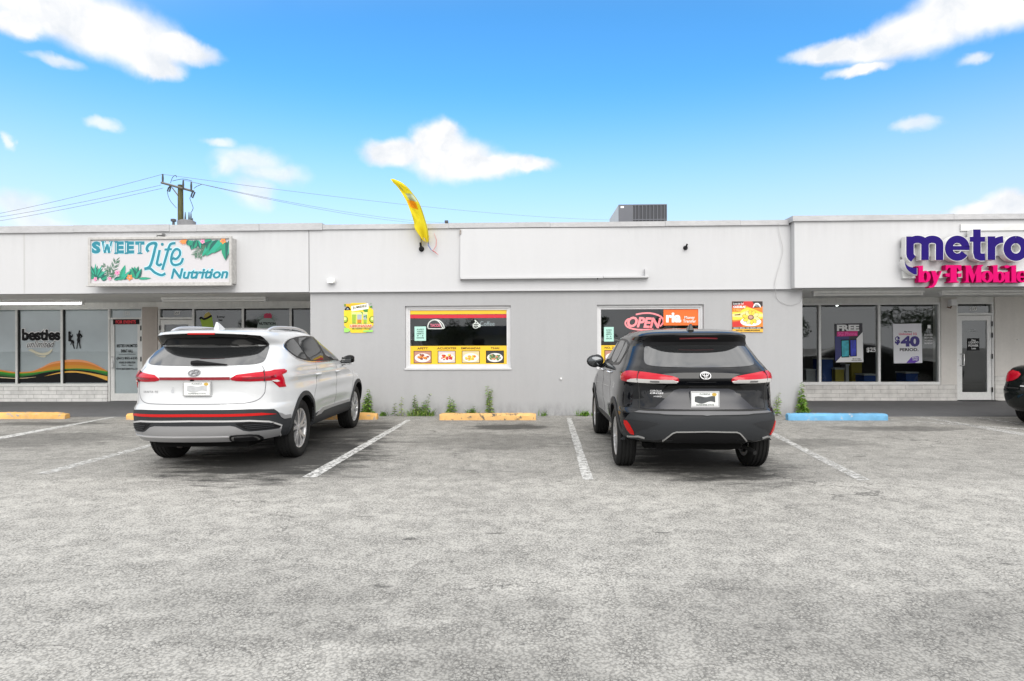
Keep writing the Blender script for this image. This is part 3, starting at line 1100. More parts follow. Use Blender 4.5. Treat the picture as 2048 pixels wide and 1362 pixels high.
def door_unit(u0, u1, hinge_right, glass_mat, m_frame, number, lock=True):
    """aluminium door with transom; returns the door part"""
    x0, x1 = X_(u0), X_(u1)
    mb = MB()
    mb.box((x0, YS - .02, ZK), (x0 + .045, YS + .10, ZH)); mb.box((x1 - .045, YS - .02, ZK), (x1, YS + .10, ZH))
    mb.box((x0 + .045, YS - .02, ZD), (x1 - .045, YS + .10, ZD + .05)); mb.box((x0 + .045, YS - .02, ZH - .045), (x1 - .045, YS + .10, ZH))
    fr = mb.build('door_frame', m_frame, BL)
    MB().add([(x0 + .045, YS + .04, ZD + .05), (x1 - .045, YS + .04, ZD + .05), (x1 - .045, YS + .04, ZH - .045), (x0 + .045, YS + .04, ZH - .045)], [(0, 1, 2, 3)]).build('transom_pane', glass_mat, fr)
    mb = MB()
    w = .16
    xc = (x0 + x1) / 2
    zc = (ZD + .05 + ZH - .045) / 2
    text_box(mb, number, xc - w * .5, xc + w * .5, zc - .05, zc + .05, YS + .036, bold=.02)
    mb.build('house_number', mat('pale numerals', (.75, .75, .72), .5), fr)
    a, b = x0 + .055, x1 - .055
    mb = MB()
    frame(mb, a, b, ZK + .012, ZD - .012, .10, YS - .005, YS + .045, wb=.19, wt=.12)
    d = mb.build('door', m_frame, BL)
    MB().add([(a + .1, YS + .02, ZK + .20), (b - .1, YS + .02, ZK + .20), (b - .1, YS + .02, ZD - .13), (a + .1, YS + .02, ZD - .13)], [(0, 1, 2, 3)]).build('glass', glass_mat, d)
    hx = a + .06 if hinge_right else b - .06
    s = 1 if hinge_right else -1
    mb = MB()
    zc = 1.02
    mb.tube([(hx, YS - .005, zc + .14), (hx, YS - .05, zc + .14), (hx + s * .055, YS - .055, zc + .14), (hx + s * .055, YS - .055, zc - .14), (hx, YS - .05, zc - .14), (hx, YS - .005, zc - .14)], .012, 8)
    mb.lathe([(0, YS - .016 - YS), (.02, -.016), (.02, 0)], (hx - s * .02, YS - .004, zc), 'y', 12)
    mb.build('handle', mat('satin chrome', (.62, .62, .62), .3, metal=1), d, 60)
    mb = MB()
    hh = b + .004 if hinge_right else a - .004
    for z in (.28, 1.1, 1.62, 1.9):
        mb.box((hh - .012, YS - .035, z - .06), (hh + .012, YS - .021, z + .06))
    mb.build('hinge', M_BLACK, d)
    return d, a, b


def storefront(us, u_wall, left_x, right_x, sill_z, glass_mat, m_frame):
    """mullioned shop glazing; us are the mullion centres in the photograph"""
    mb = MB()
    xs = [X_(u) for u in us]
    mb.box((left_x, YS - .03, ZH - .05), (right_x, YS + .09, ZH))
    mb.box((left_x, YS - .045, sill_z - .03), (right_x, YS + .09, sill_z + .035))
    for x in xs:
        mb.box((x - .038, YS - .028, sill_z + .035), (x + .018, YS + .088, ZH - .05))
        mb.box((x + .018, YS - .012, sill_z + .035), (x + .030, YS + .086, ZH - .05), 1)
    f = mb.build('shop_window', [m_frame, mat('dark window gasket', (.035, .035, .035), .6)], BL)
    edges = [left_x] + xs + [right_x]
    for a, b in zip(edges[:-1], edges[1:]):
        if b - a > .12:
            MB().add([(a, YS + .03, sill_z + .035), (b, YS + .03, sill_z + .035), (b, YS + .03, ZH - .05), (a, YS + .03, ZH - .05)], [(0, 1, 2, 3)]).build('pane', glass_mat, f)
    return f


# left-hand shop: frosted glazing with a painted wave, brick base, door
xd0, xd1 = X_(217), X_(287)
sfl = storefront((-60, 35, 125.5), 217, -XEND, xd0, ZS, M_GLASS, M_ALUG)
MB().add([(-XEND, YS + .05, ZS + .03), (xd0, YS + .05, ZS + .03), (xd0, YS + .05, ZH - .05), (-XEND, YS + .05, ZH - .05)], [(0, 1, 2, 3)]).build('frosted_film', M_FILM, sfl)
MB().box((-XEND, YS - .06, ZK), (xd0 - .002, YS + .12, ZS - .031)).build('brick_base', M_BRICK, BL)
Yd = YS + .026
z3 = zoomer(0, 600, 6.81)
wave_or = [(-700, 930), (-400, 900), (0, 950), (200, 978), (420, 970), (560, 920), (700, 850), (880, 818), (1030, 810), (1160, 825), (1290, 870), (1465, 968)]
wave_gr = [(-700, 960), (-400, 930), (0, 975), (200, 1000), (420, 992), (560, 975), (700, 955), (880, 938), (1030, 932), (1160, 935), (1300, 950), (1465, 975)]
wave_bk = [(-700, 1010), (-400, 990), (0, 1030), (200, 1050), (420, 1030), (560, 1000), (700, 975), (880, 955), (1030, 952), (1160, 962), (1300, 985), (1465, 1030)]
FOOT = 1125


def wave(pts):
    return z3(smooth_line(pts, 5))


def band(top, bottom, Y, mi, mb):
    a, b = wave(top), wave(bottom)
    A, B = XZ(a, Y), XZ(b, Y)
    n = len(A)
    mb.add([(p[0], Y, p[1]) for p in A] + [(p[0], Y, p[1]) for p in B], [(n + i, n + i + 1, i + 1, i) for i in range(n - 1)], mi)


mid1 = [(a[0], a[1] + (b[1] - a[1]) * .25) for a, b in zip(wave_or, wave_gr)]
mid2 = [(a[0], a[1] + (b[1] - a[1]) * .62) for a, b in zip(wave_or, wave_gr)]
gmid = [(a[0], a[1] + (b[1] - a[1]) * .5) for a, b in zip(wave_gr, wave_bk)]
foot = [(p[0], FOOT) for p in wave_or]
mb = MB()
band(wave_or, mid1, Yd, 0, mb); band(mid1, mid2, Yd, 1, mb); band(mid2, wave_gr, Yd, 2, mb)
band(wave_gr, gmid, Yd, 3, mb); band(gmid, wave_bk, Yd, 4, mb); band(wave_bk, foot, Yd, 5, mb)
c1 = [(0, 1048), (200, 1062), (360, 1058), (490, 1046)]
mb.prism(XZ(z3(smooth_line(c1, 5) + [(490, 1050), (360, 1066), (200, 1072), (0, 1060)]), Yd - .002), Yd - .002, Yd - .001, 6)
c2 = [(600, 1040), (740, 1000), (900, 970), (1040, 968), (1180, 985), (1320, 1010), (1465, 1040)]
mb.prism(XZ(z3(smooth_line(c2, 5) + [(1465, 1100), (1320, 1045), (1180, 1008), (1040, 988), (900, 990), (740, 1012)]), Yd - .002), Yd - .002, Yd - .001, 7)
mb.build('painted_wave', [mat('salmon vinyl', (.80, .33, .13), .45), mat('orange print', (.62, .20, .01), .45), mat('amber print', (.62, .27, .01), .45), mat('green print', (.02, .27, .012), .45),
                          mat('dark green print', (.012, .12, .01), .45), M_BLACK, mat('cream print', (.72, .58, .34), .45), mat('gold print', (.75, .40, .05), .45)], sfl)
mb = MB()
lt = [('besties', 297, 392, 822, 552, .045, 0.0), ('unlimited', 365, 560, 745, 645, .0, .45)]
for s, a, b, c, d, bo, sh in lt:
    text_px(mb, s, a / 6.81 - 1.2, 600 + b / 6.81 - 1.2, c / 6.81 + 1.2, 600 + d / 6.81 + 1.2, Yd - .001, bold=bo + .06, shear=sh, mi=0)
    text_px(mb, s, a / 6.81, 600 + b / 6.81, c / 6.81, 600 + d / 6.81, Yd - .003, bold=bo, shear=sh, mi=1)
mb.build('lettering', [M_WHT, M_BLACK], sfl)
mb = MB()
for q in ([(390, 690), (410, 672), (440, 672), (490, 700), (560, 720), (640, 712), (690, 680), (715, 670), (700, 705), (650, 745), (560, 752), (470, 725), (420, 700)],
          [(470, 735), (540, 762), (625, 758), (610, 780), (560, 778), (500, 758)]):
    mb.prism(XZ(z3(smooth_line(q, 4, True)), Yd - .001), Yd - .001, Yd, 0)
mb.build('brush_mark', mat('cream vinyl', (.68, .64, .48), .5), sfl)
mb = MB()
fig = [[(930, 470), (928, 435), (945, 425), (962, 432), (962, 460), (952, 470), (975, 490), (985, 465), (990, 470), (985, 505), (965, 520), (968, 540), (1000, 550), (1010, 575), (1000, 600), (1020, 665),
        (1008, 665), (985, 600), (985, 575), (965, 612), (955, 618), (970, 570), (930, 560)],
       [(1068, 440), (1072, 415), (1085, 410), (1090, 430), (1085, 452), (1105, 465), (1122, 495), (1100, 520), (1092, 515), (1105, 495), (1095, 485), (1088, 520), (1092, 560), (1085, 575), (1098, 655),
        (1088, 665), (1070, 580), (1062, 580), (1050, 665), (1038, 665), (1052, 570), (1046, 545), (1055, 510), (1042, 470), (1048, 455), (1058, 470)]]
for q in fig:
    cx = sum(p[0] for p in q) / len(q); cy = sum(p[1] for p in q) / len(q)
    mb.prism(XZ(z3(q), Yd - .003), Yd - .003, Yd - .002, 0)
o = mb.build('silhouette_decal', M_BLACK, sfl)
d, a, b = door_unit(217, 287, True, M_GLASS, M_ALUG, '1535')
MB().add([(a + .1, YS + .035, ZK + .20), (b - .1, YS + .035, ZK + .20), (b - .1, YS + .035, ZD - .13), (a + .1, YS + .035, ZD - .13)], [(0, 1, 2, 3)]).build('frosted_film', M_FILM, d)
MB().add([(xd0 + .045, YS + .05, ZD + .05), (xd1 - .045, YS + .05, ZD + .05), (xd1 - .045, YS + .05, ZH - .045), (xd0 + .045, YS + .05, ZH - .045)], [(0, 1, 2, 3)]).build('frosted_film', M_FILM, BL)
mb = MB()
for s, v0, v1, u0, u1 in (('BESTIES UNLIMITED', 688.5, 694.5, 233.5, 275), ('EVENT HALL', 699, 705, 242, 266), ('(561) 852-6235', 714, 720, 233, 275), ('HOURS OF OPERATION', 723, 727, 238, 270.5),
                          ('10am - 10pm', 729, 732, 243, 266), ('WWW.BESTIESRENTAL.COM', 736, 739.5, 232, 277)):
    text_px(mb, s, u0, v0, u1, v1, YS + .016, bold=.025)
box_px(mb, 237.5, 708.2, 271, 708.9, YS + .016, YS + .017)
mb.build('lettering', M_BLACK, d)
t = thing('display_sign', 'black sign with red dot lettering at the top of the left glass door', 'sign', P(251, 644, YS - .02))
mb = MB()
box_px(mb, 226, 638.5, 277.5, 648.5, YS - .03, YS - .006)
mb.build('case', M_BLACK, t)
mb = MB()
text_px(mb, 'FOR EVENTS', 231.5, 640.5, 271.5, 647, YS - .033, bold=.02)
mb.build('lettering', mat('red dots', (.6, .03, .04), .5, emit=(.8, .03, .05), estr=.12), t)
# pier, second shop door and its dark windows
xp0, xp1 = X_(287), X_(317)
MB().box((xp0 + .001, YS - .05, ZK), (xp1 - .001, YS + .25, ZH)).build('pier', mat_stucco('brown grey pier', (.48, .43, .39), .1, .2), BL)
xe0, xe1 = X_(317), X_(389)
door_unit(317, 389, False, M_GLASS, M_ALUG, '1537')
sfm = storefront((487.5, 583), 389, xe1, XL, ZS, M_GLASS, M_ALUG)
MB().box((xe1 + .002, YS - .06, ZK), (XL - .002, YS + .12, ZS - .031)).build('brick_base', M_BRICK, BL)
MB().box((-XEND, YS - .01, ZH + .001), (XL - .001, YS + .3, ZB + .019)).build('header', M_SOFFIT, BL)
z8 = zoomer(380, 600, 7.877)
t = thing('window_decal', 'green drink cup decal in the window above the white suv', 'decal', P(410, 650, Yd))
mb = MB()
mb.prism(XZ(z8([(160, 305), (345, 250), (390, 560), (225, 560)]), Yd), Yd, Yd + .002, 0)
mb.prism(XZ(z8([(215, 265), (240, 215), (290, 188), (330, 225), (345, 260), (250, 300)]), Yd - .001), Yd - .001, Yd + .002, 1)
ribbon(mb, XZ(z8(smooth_line([(150, 300), (175, 275), (215, 300), (270, 285), (340, 245)], 4)), Yd - .002), .05, Yd - .002, Yd, 2)
mb.build('cup', [mat('lime print', (.28, .42, .02), .5), mat('mustard print', (.45, .36, .08), .5), M_BLACK], t)
mb = MB()
text_px(mb, 'Yummy\nteas', 433, 631, 449, 642, Yd, bold=.01)
mb.build('lettering', M_BLACK, t)
t = thing('window_decal', 'grey round decal with red flower and palm leaves above the white suv', 'decal', P(535, 650, Yd))
mb = MB()
for k in range(14):
    a = pi * (k + .5) / 14 + (.0)
    cx, cz = z8([(1215, 330)])[0]
    q = [(cx + 9 * cos(a), cz - 9 * sin(a)), (cx + 26 * cos(a + .03), cz - 16 * sin(a + .03)), (cx + 9 * cos(a + .16), cz - 9 * sin(a + .16))]
    mb.prism(XZ(q, Yd), Yd, Yd + .001, 0)
mb.prism(XZ(z8(disc((1215, 430), 155, 150, 30)), Yd - .002), Yd - .002, Yd, 1)
mb.prism(XZ(z8([(1165, 285), (1165, 225), (1200, 205), (1235, 212), (1265, 205), (1290, 240), (1285, 285)]), Yd - .003), Yd - .003, Yd, 2)
mb.build('emblem', [mat('dark palm print', (.03, .11, .06), .5), mat('grey green print', (.28, .34, .32), .5), mat('crimson print', (.5, .02, .08), .5)], t)
mb = MB()
text_px(mb, 'NUTRITION', 518, 644.5, 551, 650, Yd - .004, bold=.04)
mb.build('lettering', M_BLACK, t)

# right-hand shop: clear glazing, pier, door, brick base
xr1 = X_(1876)
sfr = storefront((1640, 1758.5), 1605, XRt, xr1, ZS, M_GLASS, M_ALU)
mb = MB().box((xr1, YS - .03, ZS - .03), (xr1 + .04, YS + .09, ZH))
mb.build('jamb', M_ALU, BL)
xq0, xq1 = X_(1911), X_(1987)
MB().box((XRt + .002, YS - .06, ZK), (xq0 - .002, YS + .12, ZS - .031)).build('brick_base', mat_brick('cream painted brick', (.78, .76, .73), (.56, .55, .53)), BL)
MB().box((xr1 + .041, YS - .05, ZS - .030), (xq0 - .002, YS + .25, ZB + .019)).build('pier', M_BEIGE, BL)
d, a, b = door_unit(1911, 1987, True, M_GLASS, M_ALU, '1133')
MB().box((xq1 + .002, YS - .05, .62), (XEND, YS + .25, ZB + .019)).build('shop_wall', M_BEIGE, BL)
MB().box((xq1 + .002, YS - .053, ZK), (XEND, YS + .25, .618)).build('brick_base', MATS['cream painted brick'], BL)
MB().box((XRt, YS - .01, ZH + .001), (xr1 + .04, YS + .3, ZB + .019)).box((xq0, YS - .01, ZH + .001), (xq1, YS + .3, ZB + .019)).build('header', M_SOFFIT, BL)
MB().box((a - .05, YS - .25, ZK), (b + .05, YS - .03, ZK + .012)).build('threshold', mat('dark mat', (.03, .03, .03), .9), BL)
# lettering on that glazing
Yg = YS + .026
mb = MB()
for s, u0, v0, u1, v1 in (('BUSINESS', 1849, 668, 1866, 671.5), ('MON-FRI', 1849, 674, 1866, 677), ('SATURDAY', 1849, 679.5, 1866, 682.5), ('SUNDAY', 1849, 685, 1866, 688), ('$25', 1733, 695, 1752, 705)):
    text_px(mb, s, u0, v0, u1, v1, Yg, bold=.02)
box_px(mb, 1855, 650, 1861.5, 657, Yg, Yg + .001)
mb.build('lettering', M_WHT, sfr)
mb = MB()
text_px(mb, 'HELLO', 1934, 659, 1952, 664.5, YS + .016, bold=.0)
mb.build('lettering', mat('frosted letters', (.6, .64, .65), .5), d)

# posters of the right-hand shop
Yp = YS + .020
t = thing('poster', 'dark blue and white FREE phone poster in the right shop window', 'poster', P(1699, 723, Yp), 'posters in the right shop window')
z9 = zoomer(1560, 580, 4.197)
mb = MB()
mb.prism(XZ(z9([(458, 283), (690, 278), (700, 605), (465, 608)]), Yp), Yp, Yp + .003, 0)
mb.prism(XZ(z9([(478, 350), (652, 345), (652, 385), (478, 390)]), Yp - .001), Yp - .001, Yp, 1)
mb.prism(XZ(z9([(462, 388), (580, 388), (580, 500), (500, 565), (464, 595)]), Yp - .0005), Yp - .0005, Yp, 3)
mb.prism(XZ(z9([(694, 352), (700, 604), (466, 607), (515, 555), (640, 545), (640, 410)]), Yp - .001), Yp - .001, Yp, 2)
mb.build('sheet', [mat('near black print', (.012, .01, .02), .4), mat('magenta print', (.72, .006, .22), .4), M_WHT, mat('navy print', (.025, .03, .16), .4)], t)
mb = MB()
for (q, mi) in (([(585, 415), (643, 412), (645, 556), (587, 560)], 0), ([(592, 422), (638, 419), (640, 550), (594, 553)], 2), ([(512, 418), (580, 415), (583, 564), (516, 567)], 0), ([(518, 426), (576, 423), (578, 556), (521, 559)], 1)):
    yy = Yp - .003 - .001 * (mi > 0) - (.002 if q[0][0] < 560 else 0)
    mb.prism(XZ(z9(q), yy), yy, yy + .002, mi)
mb.build('phone_picture', [M_BLACK, mat('teal screen print', (.04, .45, .55), .4, var=.5, vscale=9), mat('blue screen print', (.03, .05, .55), .4, var=.5, vscale=9)], t)
mb = MB()
text_px(mb, 'FREE', 1560 + 478 / 4.197, 580 + 292 / 4.197, 1560 + 665 / 4.197, 580 + 343 / 4.197, Yp - .004, bold=.05)
text_px(mb, '5G Phone', 1560 + 486 / 4.197, 580 + 353 / 4.197, 1560 + 645 / 4.197, 580 + 382 / 4.197, Yp - .004, bold=.03, mi=1)
text_px(mb, 'Bill of credits\nwhen you switch', 1560 + 600 / 4.197, 580 + 572 / 4.197, 1560 + 685 / 4.197, 580 + 597 / 4.197, Yp - .004, bold=.02, mi=2)
mb.build('lettering', [M_WHT, mat('pink letters', (.85, .10, .42), .4), M_BLACK], t)
t = thing('poster', 'white poster with big purple $40 in the right shop window', 'poster', P(1815, 726, Yp), 'posters in the right shop window')
mb = MB()
mb.prism(XZ(z9([(948, 285), (1187, 281), (1195, 612), (956, 616)]), Yp), Yp, Yp + .003, 0)
mb.prism(XZ(z9([(1060, 612), (1105, 562), (1160, 555), (1166, 562), (1165, 595), (1130, 613)]), Yp - .001), Yp - .001, Yp, 1)
mb.build('sheet', [mat('pale poster paper', (.74, .74, .78), .4), mat('violet print', (.12, .04, .42), .4)], t)
mb = MB()
M_PURP = mat('deep purple print', (.028, .012, .20), .4)
text_px(mb, '$', 1560 + 964 / 4.197, 580 + 388 / 4.197, 1560 + 1008 / 4.197, 580 + 462 / 4.197, Yp - .002, bold=.05)
text_px(mb, '40', 1560 + 1012 / 4.197, 580 + 386 / 4.197, 1560 + 1173 / 4.197, 580 + 476 / 4.197, Yp - .002, bold=.055)
text_px(mb, 'PERIOD.', 1560 + 1005 / 4.197, 580 + 488 / 4.197, 1560 + 1162 / 4.197, 580 + 513 / 4.197, Yp - .002, bold=.03, mi=1)
text_px(mb, 'Plan Now', 1560 + 1042 / 4.197, 580 + 343 / 4.197, 1560 + 1108 / 4.197, 580 + 356 / 4.197, Yp - .002, bold=.02, mi=1)
text_px(mb, 'Unlimited 5G', 1560 + 998 / 4.197, 580 + 359 / 4.197, 1560 + 1148 / 4.197, 580 + 378 / 4.197, Yp - .002, bold=.02, mi=2)
text_px(mb, 'METRO\nOFFER', 1560 + 1108 / 4.197, 580 + 563 / 4.197, 1560 + 1160 / 4.197, 580 + 592 / 4.197, Yp - .002, bold=.02, mi=3)
mb.build('lettering', [M_PURP, M_BLACK, mat('pinkish red print', (.65, .03, .12), .4), M_WHT], t)
t = thing('door_sign', 'small black square sign with white lettering on the right glass door', 'sign', P(1947, 701, Yp))
mb = MB()
box_px(mb, 1935, 676.5, 1959, 701, YS + .010, YS + .014)
mb.build('board', M_BLACK, t)
mb = MB()
for s, u0, v0, u1, v1 in (('Flat', 1943, 679, 1951.5, 682), ('LIQUIDO', 1937, 682.8, 1957, 687.5), ('POWER', 1937, 689, 1957, 693.5), ('Lotto', 1943, 695, 1952, 698.5)):
    text_px(mb, s, u0, v0, u1, v1, YS + .008, bold=.035)
mb.build('lettering', M_WHT, t)
# counters and lit ceiling lamp inside the right-hand shop
M_BLUEC = mat('blue counter laminate', (.03, .09, .35), .4)
M_OLIVE = mat('olive yellow panel', (.45, .36, .05), .6)
M_WHC = mat('white counter', (.6, .6, .6), .5)
for (u0, u1, v0, Yc, dp, m1, m2, lb, nm) in ((1612, 1633, 738, 17.6, .5, M_WHC, M_ALU, 'white low counter deep inside the right shop by the wall', 'counter'),
                                             (1644, 1668, 716, 17.2, .6, M_BLUEC, M_WHC, 'blue counter below the left edge of the FREE poster', 'counter'),
                                             (1670, 1690, 736, 17.0, .4, M_OLIVE, M_WHC, 'low olive yellow display box below the FREE poster', 'display box'),
                                             (1691, 1700, 728, 17.3, .3, M_WHC, M_ALU, 'narrow white pedestal below the FREE poster', 'pedestal'),
                                             (1702, 1726, 722, 18.0, .4, M_OLIVE, M_OLIVE, 'tall olive yellow display panel right of the pedestal', 'display panel'),
                                             (1728, 1755, 748, 17.0, .5, M_BLUEC, M_WHC, 'dark blue bench between the two posters', 'bench'),
                                             (1812, 1838, 744, 17.2, .5, M_BLUEC, M_WHC, 'blue chair-height counter below the $40 poster', 'counter')):
    p0, p1 = P(u0, v0, Yc), P(u1, v0, Yc)
    t = thing('display_counter', lb, nm, (p0.x, Yc, .022))
    MB().box((p0.x + .02, Yc + .02, .022), (p1.x - .02, Yc + dp - .02, p0.z - .04)).build('cabinet', m1, t)
    MB().box((p0.x, Yc, p0.z - .039), (p1.x, Yc + dp, p0.z)).build('counter_top', m2, t)
t = thing('ceiling_lamp', 'lit fluorescent strip on the ceiling inside the right shop', 'lamp', P(1693, 615, 17.5))
p0, p1 = P(1677, 618, 16.6), P(1708, 613, 17.4)
MB().tube([(p0.x, 16.5, ZB - .03), (p0.x + .45, 17.6, ZB - .03)], .03, 8).build('tube', mat('lit tube', (.9, .9, .9), .4, emit=(1, 1, .95), estr=4.0), t)
MB().box((p0.x - .06, 16.45, ZB - .0), (p0.x + .51, 17.65, ZB + .019)).build('housing', M_WHC, t)

# ------------------------------------------------------------------ lamps on the soffits
for (u0, u1, vv, ys, lb) in ((-40, 168, 604, 14.6, 'bright lit fluorescent strip on the soffit above the besties windows'), (325, 533, 599.5, 13.9, 'white fluorescent strip on the soffit above the white suv'),
                             (1625, 1845, 592, 13.4, 'white fluorescent strip on the soffit above the poster window'), (1880, 2100, 592, 13.4, 'white fluorescent strip on the soffit above the right glass door')):
    a, b = P(u0, vv, ys), P(u1, vv, ys)
    z = ZB + .02
    t = thing('fluorescent_light', lb, 'lamp', ((a.x + b.x) / 2, ys, z), 'fluorescent lights under the canopies')
    MB().box((a.x, ys - .06, z - .05), (b.x, ys + .06, z - .001)).build('housing', M_ALU, t)
    MB().tube([(a.x + .04, ys, z - .075), (b.x - .04, ys, z - .075)], .024, 10).build('tube', M_LAMP if u0 > 0 else mat('lit fluorescent tube', (.9, .9, .9), .4, emit=(1, 1, .97), estr=3.0), t, 60)
    mb = MB()
    for x in (a.x + .01, b.x - .04):
        mb.box((x, ys - .035, z - .105), (x + .03, ys + .035, z - .0505))
    mb.build('end_cap', M_WHT, t)

# ------------------------------------------------------------------ cars
def pchip(xs, ys):
    n = len(xs)
    h = [xs[i + 1] - xs[i] for i in range(n - 1)]
    d = [(ys[i + 1] - ys[i]) / h[i] for i in range(n - 1)]
    m_ = [0.0] * n
    m_[0], m_[-1] = d[0], d[-1]
    for i in range(1, n - 1):
        if d[i - 1] * d[i] > 0:
            w1, w2 = 2 * h[i] + h[i - 1], h[i] + 2 * h[i - 1]
            m_[i] = (w1 + w2) / (w1 / d[i - 1] + w2 / d[i])

    def f(x):
        x = min(max(x, xs[0]), xs[-1])
        i = 0
        while i < n - 2 and x > xs[i + 1]:
            i += 1
        t = (x - xs[i]) / h[i]
        return ((1 + 2 * t) * (1 - t) ** 2 * ys[i] + t * (1 - t) ** 2 * h[i] * m_[i] + t * t * (3 - 2 * t) * ys[i + 1] + t * t * (t - 1) * h[i] * m_[i + 1])
    return f


def gs(x, s):
    return exp(-(x / s) ** 2)


class Car:
    """body lofted through plan outlines stacked in z; y runs forward from the rear bumper"""

    def __init__(self, spec):
        self.s = spec
        rows = spec['rows']           # z, half width, rear y, front y, rear corner length, rear power, front corner length, front power
        zs = [r[0] for r in rows]
        self.fn = [pchip(zs, [r[k] for r in rows]) for k in range(1, 8)]
        self.z0, self.z1 = zs[0], zs[-1]
        N = spec.get('nz', 90)
        lv = set(zs)
        for i in range(N + 1):
            lv.add(round(self.z0 + (self.z1 - self.z0) * i / N, 4))
        self.levels = sorted(lv)
        V, Fc = [], []
        ring = None
        for z in self.levels:
            pts = self.outline(z)
            n = len(pts)
            o = len(V)
            V += pts
            if ring is not None:
                for k in range(n):
                    Fc.append((ring + k, ring + (k + 1) % n, o + (k + 1) % n, o + k))
            ring = o
        Fc.append(tuple(range(n - 1, -1, -1)))
        Fc.append(tuple(range(ring, ring + n)))
        self.V, self.F = V, Fc
        self.bvh = BVHTree.FromPolygons([Vector(v) for v in V], Fc)
        zr = spec['zref']
        half = self.half(zr)
        self.ref = [Vector((p[0], p[1])) for p in half]
        self.acc = [0.0]
        for a, b in zip(self.ref[:-1], self.ref[1:]):
            self.acc.append(self.acc[-1] + (b - a).length)

    def half(self, z):
        w, yr, yf, lr, nr, lf, nf = (f(z) for f in self.fn)
        pts = []
        L_ = yf - yr
        if lr + lf > L_ * .96:
            k = L_ * .96 / (lr + lf)
            lr, lf = lr * k, lf * k
        A = [0, .1, .2, .3, .4, .5, .58, .66, .73, .8]

        def quarter(n_):
            q = [(a, 1 - (1 - a ** n_) ** (1 / n_)) for a in A]
            y0 = q[-1][1]
            for i in range(1, 17):
                t = i / 16
                y = y0 + (1 - y0) * (t ** 1.25)
                q.append(((1 - (1 - y) ** n_) ** (1 / n_), y))
            return q
        for a, b in quarter(nr):
            pts.append([w * a, yr + lr * b])
        M = 36
        ya, yb = yr + lr, yf - lf
        for i in range(1, M):
            pts.append([w, ya + (yb - ya) * i / M])
        for a, b in reversed(quarter(nf)):
            pts.append([w * a, yf - lf * b])
        for p in pts:
            if abs(p[0]) > 1e-6 and z < self.s['belt']:
                k = min(1.0, p[0] / max(w, .01)) ** 6
                p[0] += k * self.s['sculpt'](p[1], z)
            p[1] += self.s['rear_sculpt'](p[0], z) * (1 if p[1] < 1.0 else 0)
        return pts

    def outline(self, z):
        h = self.half(z)
        r = [(p[0], p[1], z) for p in h]
        l = [(-p[0], p[1], z) for p in h[-2:0:-1]]
        return r + l

    # unwrapped coordinate u: arc length from the middle of the rear round the reference outline
    def uX(self, x):
        s, x = (1 if x >= 0 else -1), abs(x)
        for i in range(len(self.ref) - 1):
            a, b = self.ref[i].x, self.ref[i + 1].x
            if a <= x <= b and b > a:
                return s * (self.acc[i] + (self.acc[i + 1] - self.acc[i]) * (x - a) / (b - a))
            if b <= a:
                break
        return s * self.acc[i]

    def uY(self, y, side=1):
        for i in range(len(self.ref) - 1):
            a, b = self.ref[i].y, self.ref[i + 1].y
            if a <= y <= b and b > a and self.ref[i + 1].x > .5:
                return side * (self.acc[i] + (self.acc[i + 1] - self.acc[i]) * (y - a) / (b - a))
        return side * self.acc[-1]

    def hit(self, u, z):
        s, a = (1 if u >= 0 else -1), abs(u)
        i = 0
        while i < len(self.acc) - 2 and a > self.acc[i + 1]:
            i += 1
        t = (a - self.acc[i]) / (self.acc[i + 1] - self.acc[i])
        p = self.ref[i].lerp(self.ref[i + 1], t)

        def tang(j):
            j = min(max(j, 0), len(self.ref) - 2)
            return (self.ref[j + 1] - self.ref[j]).normalized()
        d = tang(i).lerp(tang(i + 1) if t > .5 else tang(i - 1), abs(t - .5)).normalized()
        if i == 0 and t < .5:
            d = Vector((1, 0))
        n = Vector((d.y, -d.x))
        P3, N3 = Vector((s * p.x, p.y, z)), Vector((s * n.x, n.y, 0))
        if z > self.s['belt'] - .04 and p.x < .82 and p.y < 1.0:
            # tailgate above the belt: look straight along the car
            x = p.x
            for _ in range(12):
                loc, nor, idx, dist = self.bvh.ray_cast(Vector((s * x, -2, z)), Vector((0, 1, 0)), 4.0)
                if loc is not None and loc.y < 1.2:
                    return loc, (nor if nor.y < 0 else -nor)
                x *= .985
        loc, nor, idx, dist = self.bvh.ray_cast(P3 + N3 * 1.2, -N3, 3.0)
        if loc is None:
            return P3, N3
        if nor.dot(N3) < 0:
            nor = -nor
        return loc, nor

    def patch(self, name, outl, off, m_, parent, res=.04, skirt=.02, pillow=0.0, smooth=35, key=None):
        """a panel laid over the body inside the outline (u, z), standing off its surface"""
        pts = []
        n = len(outl)
        for i in range(n):
            a, b = outl[i], outl[(i + 1) % n]
            l = sqrt((a[0] - b[0]) ** 2 + (a[1] - b[1]) ** 2)
            k = max(1, int(l / res))
            for j in range(k):
                pts.append((a[0] + (b[0] - a[0]) * j / k, a[1] + (b[1] - a[1]) * j / k))
        nb = len(pts)

        def inside(p):
            c = False
            for i in range(n):
                a, b = outl[i], outl[(i + 1) % n]
                if (a[1] > p[1]) != (b[1] > p[1]) and p[0] < (b[0] - a[0]) * (p[1] - a[1]) / (b[1] - a[1]) + a[0]:
                    c = not c
            return c

        def edged(p):
            m2 = 9.
            for i in range(n):
                a, b = outl[i], outl[(i + 1) % n]
                dx, dz = b[0] - a[0], b[1] - a[1]
                l2 = dx * dx + dz * dz or 1e-9
                t = min(1, max(0, ((p[0] - a[0]) * dx + (p[1] - a[1]) * dz) / l2))
                m2 = min(m2, sqrt((p[0] - a[0] - dx * t) ** 2 + (p[1] - a[1] - dz * t) ** 2))
            return m2
        us, zs = [p[0] for p in pts], [p[1] for p in pts]
        gu = min(us) + res * .5
        inner = []
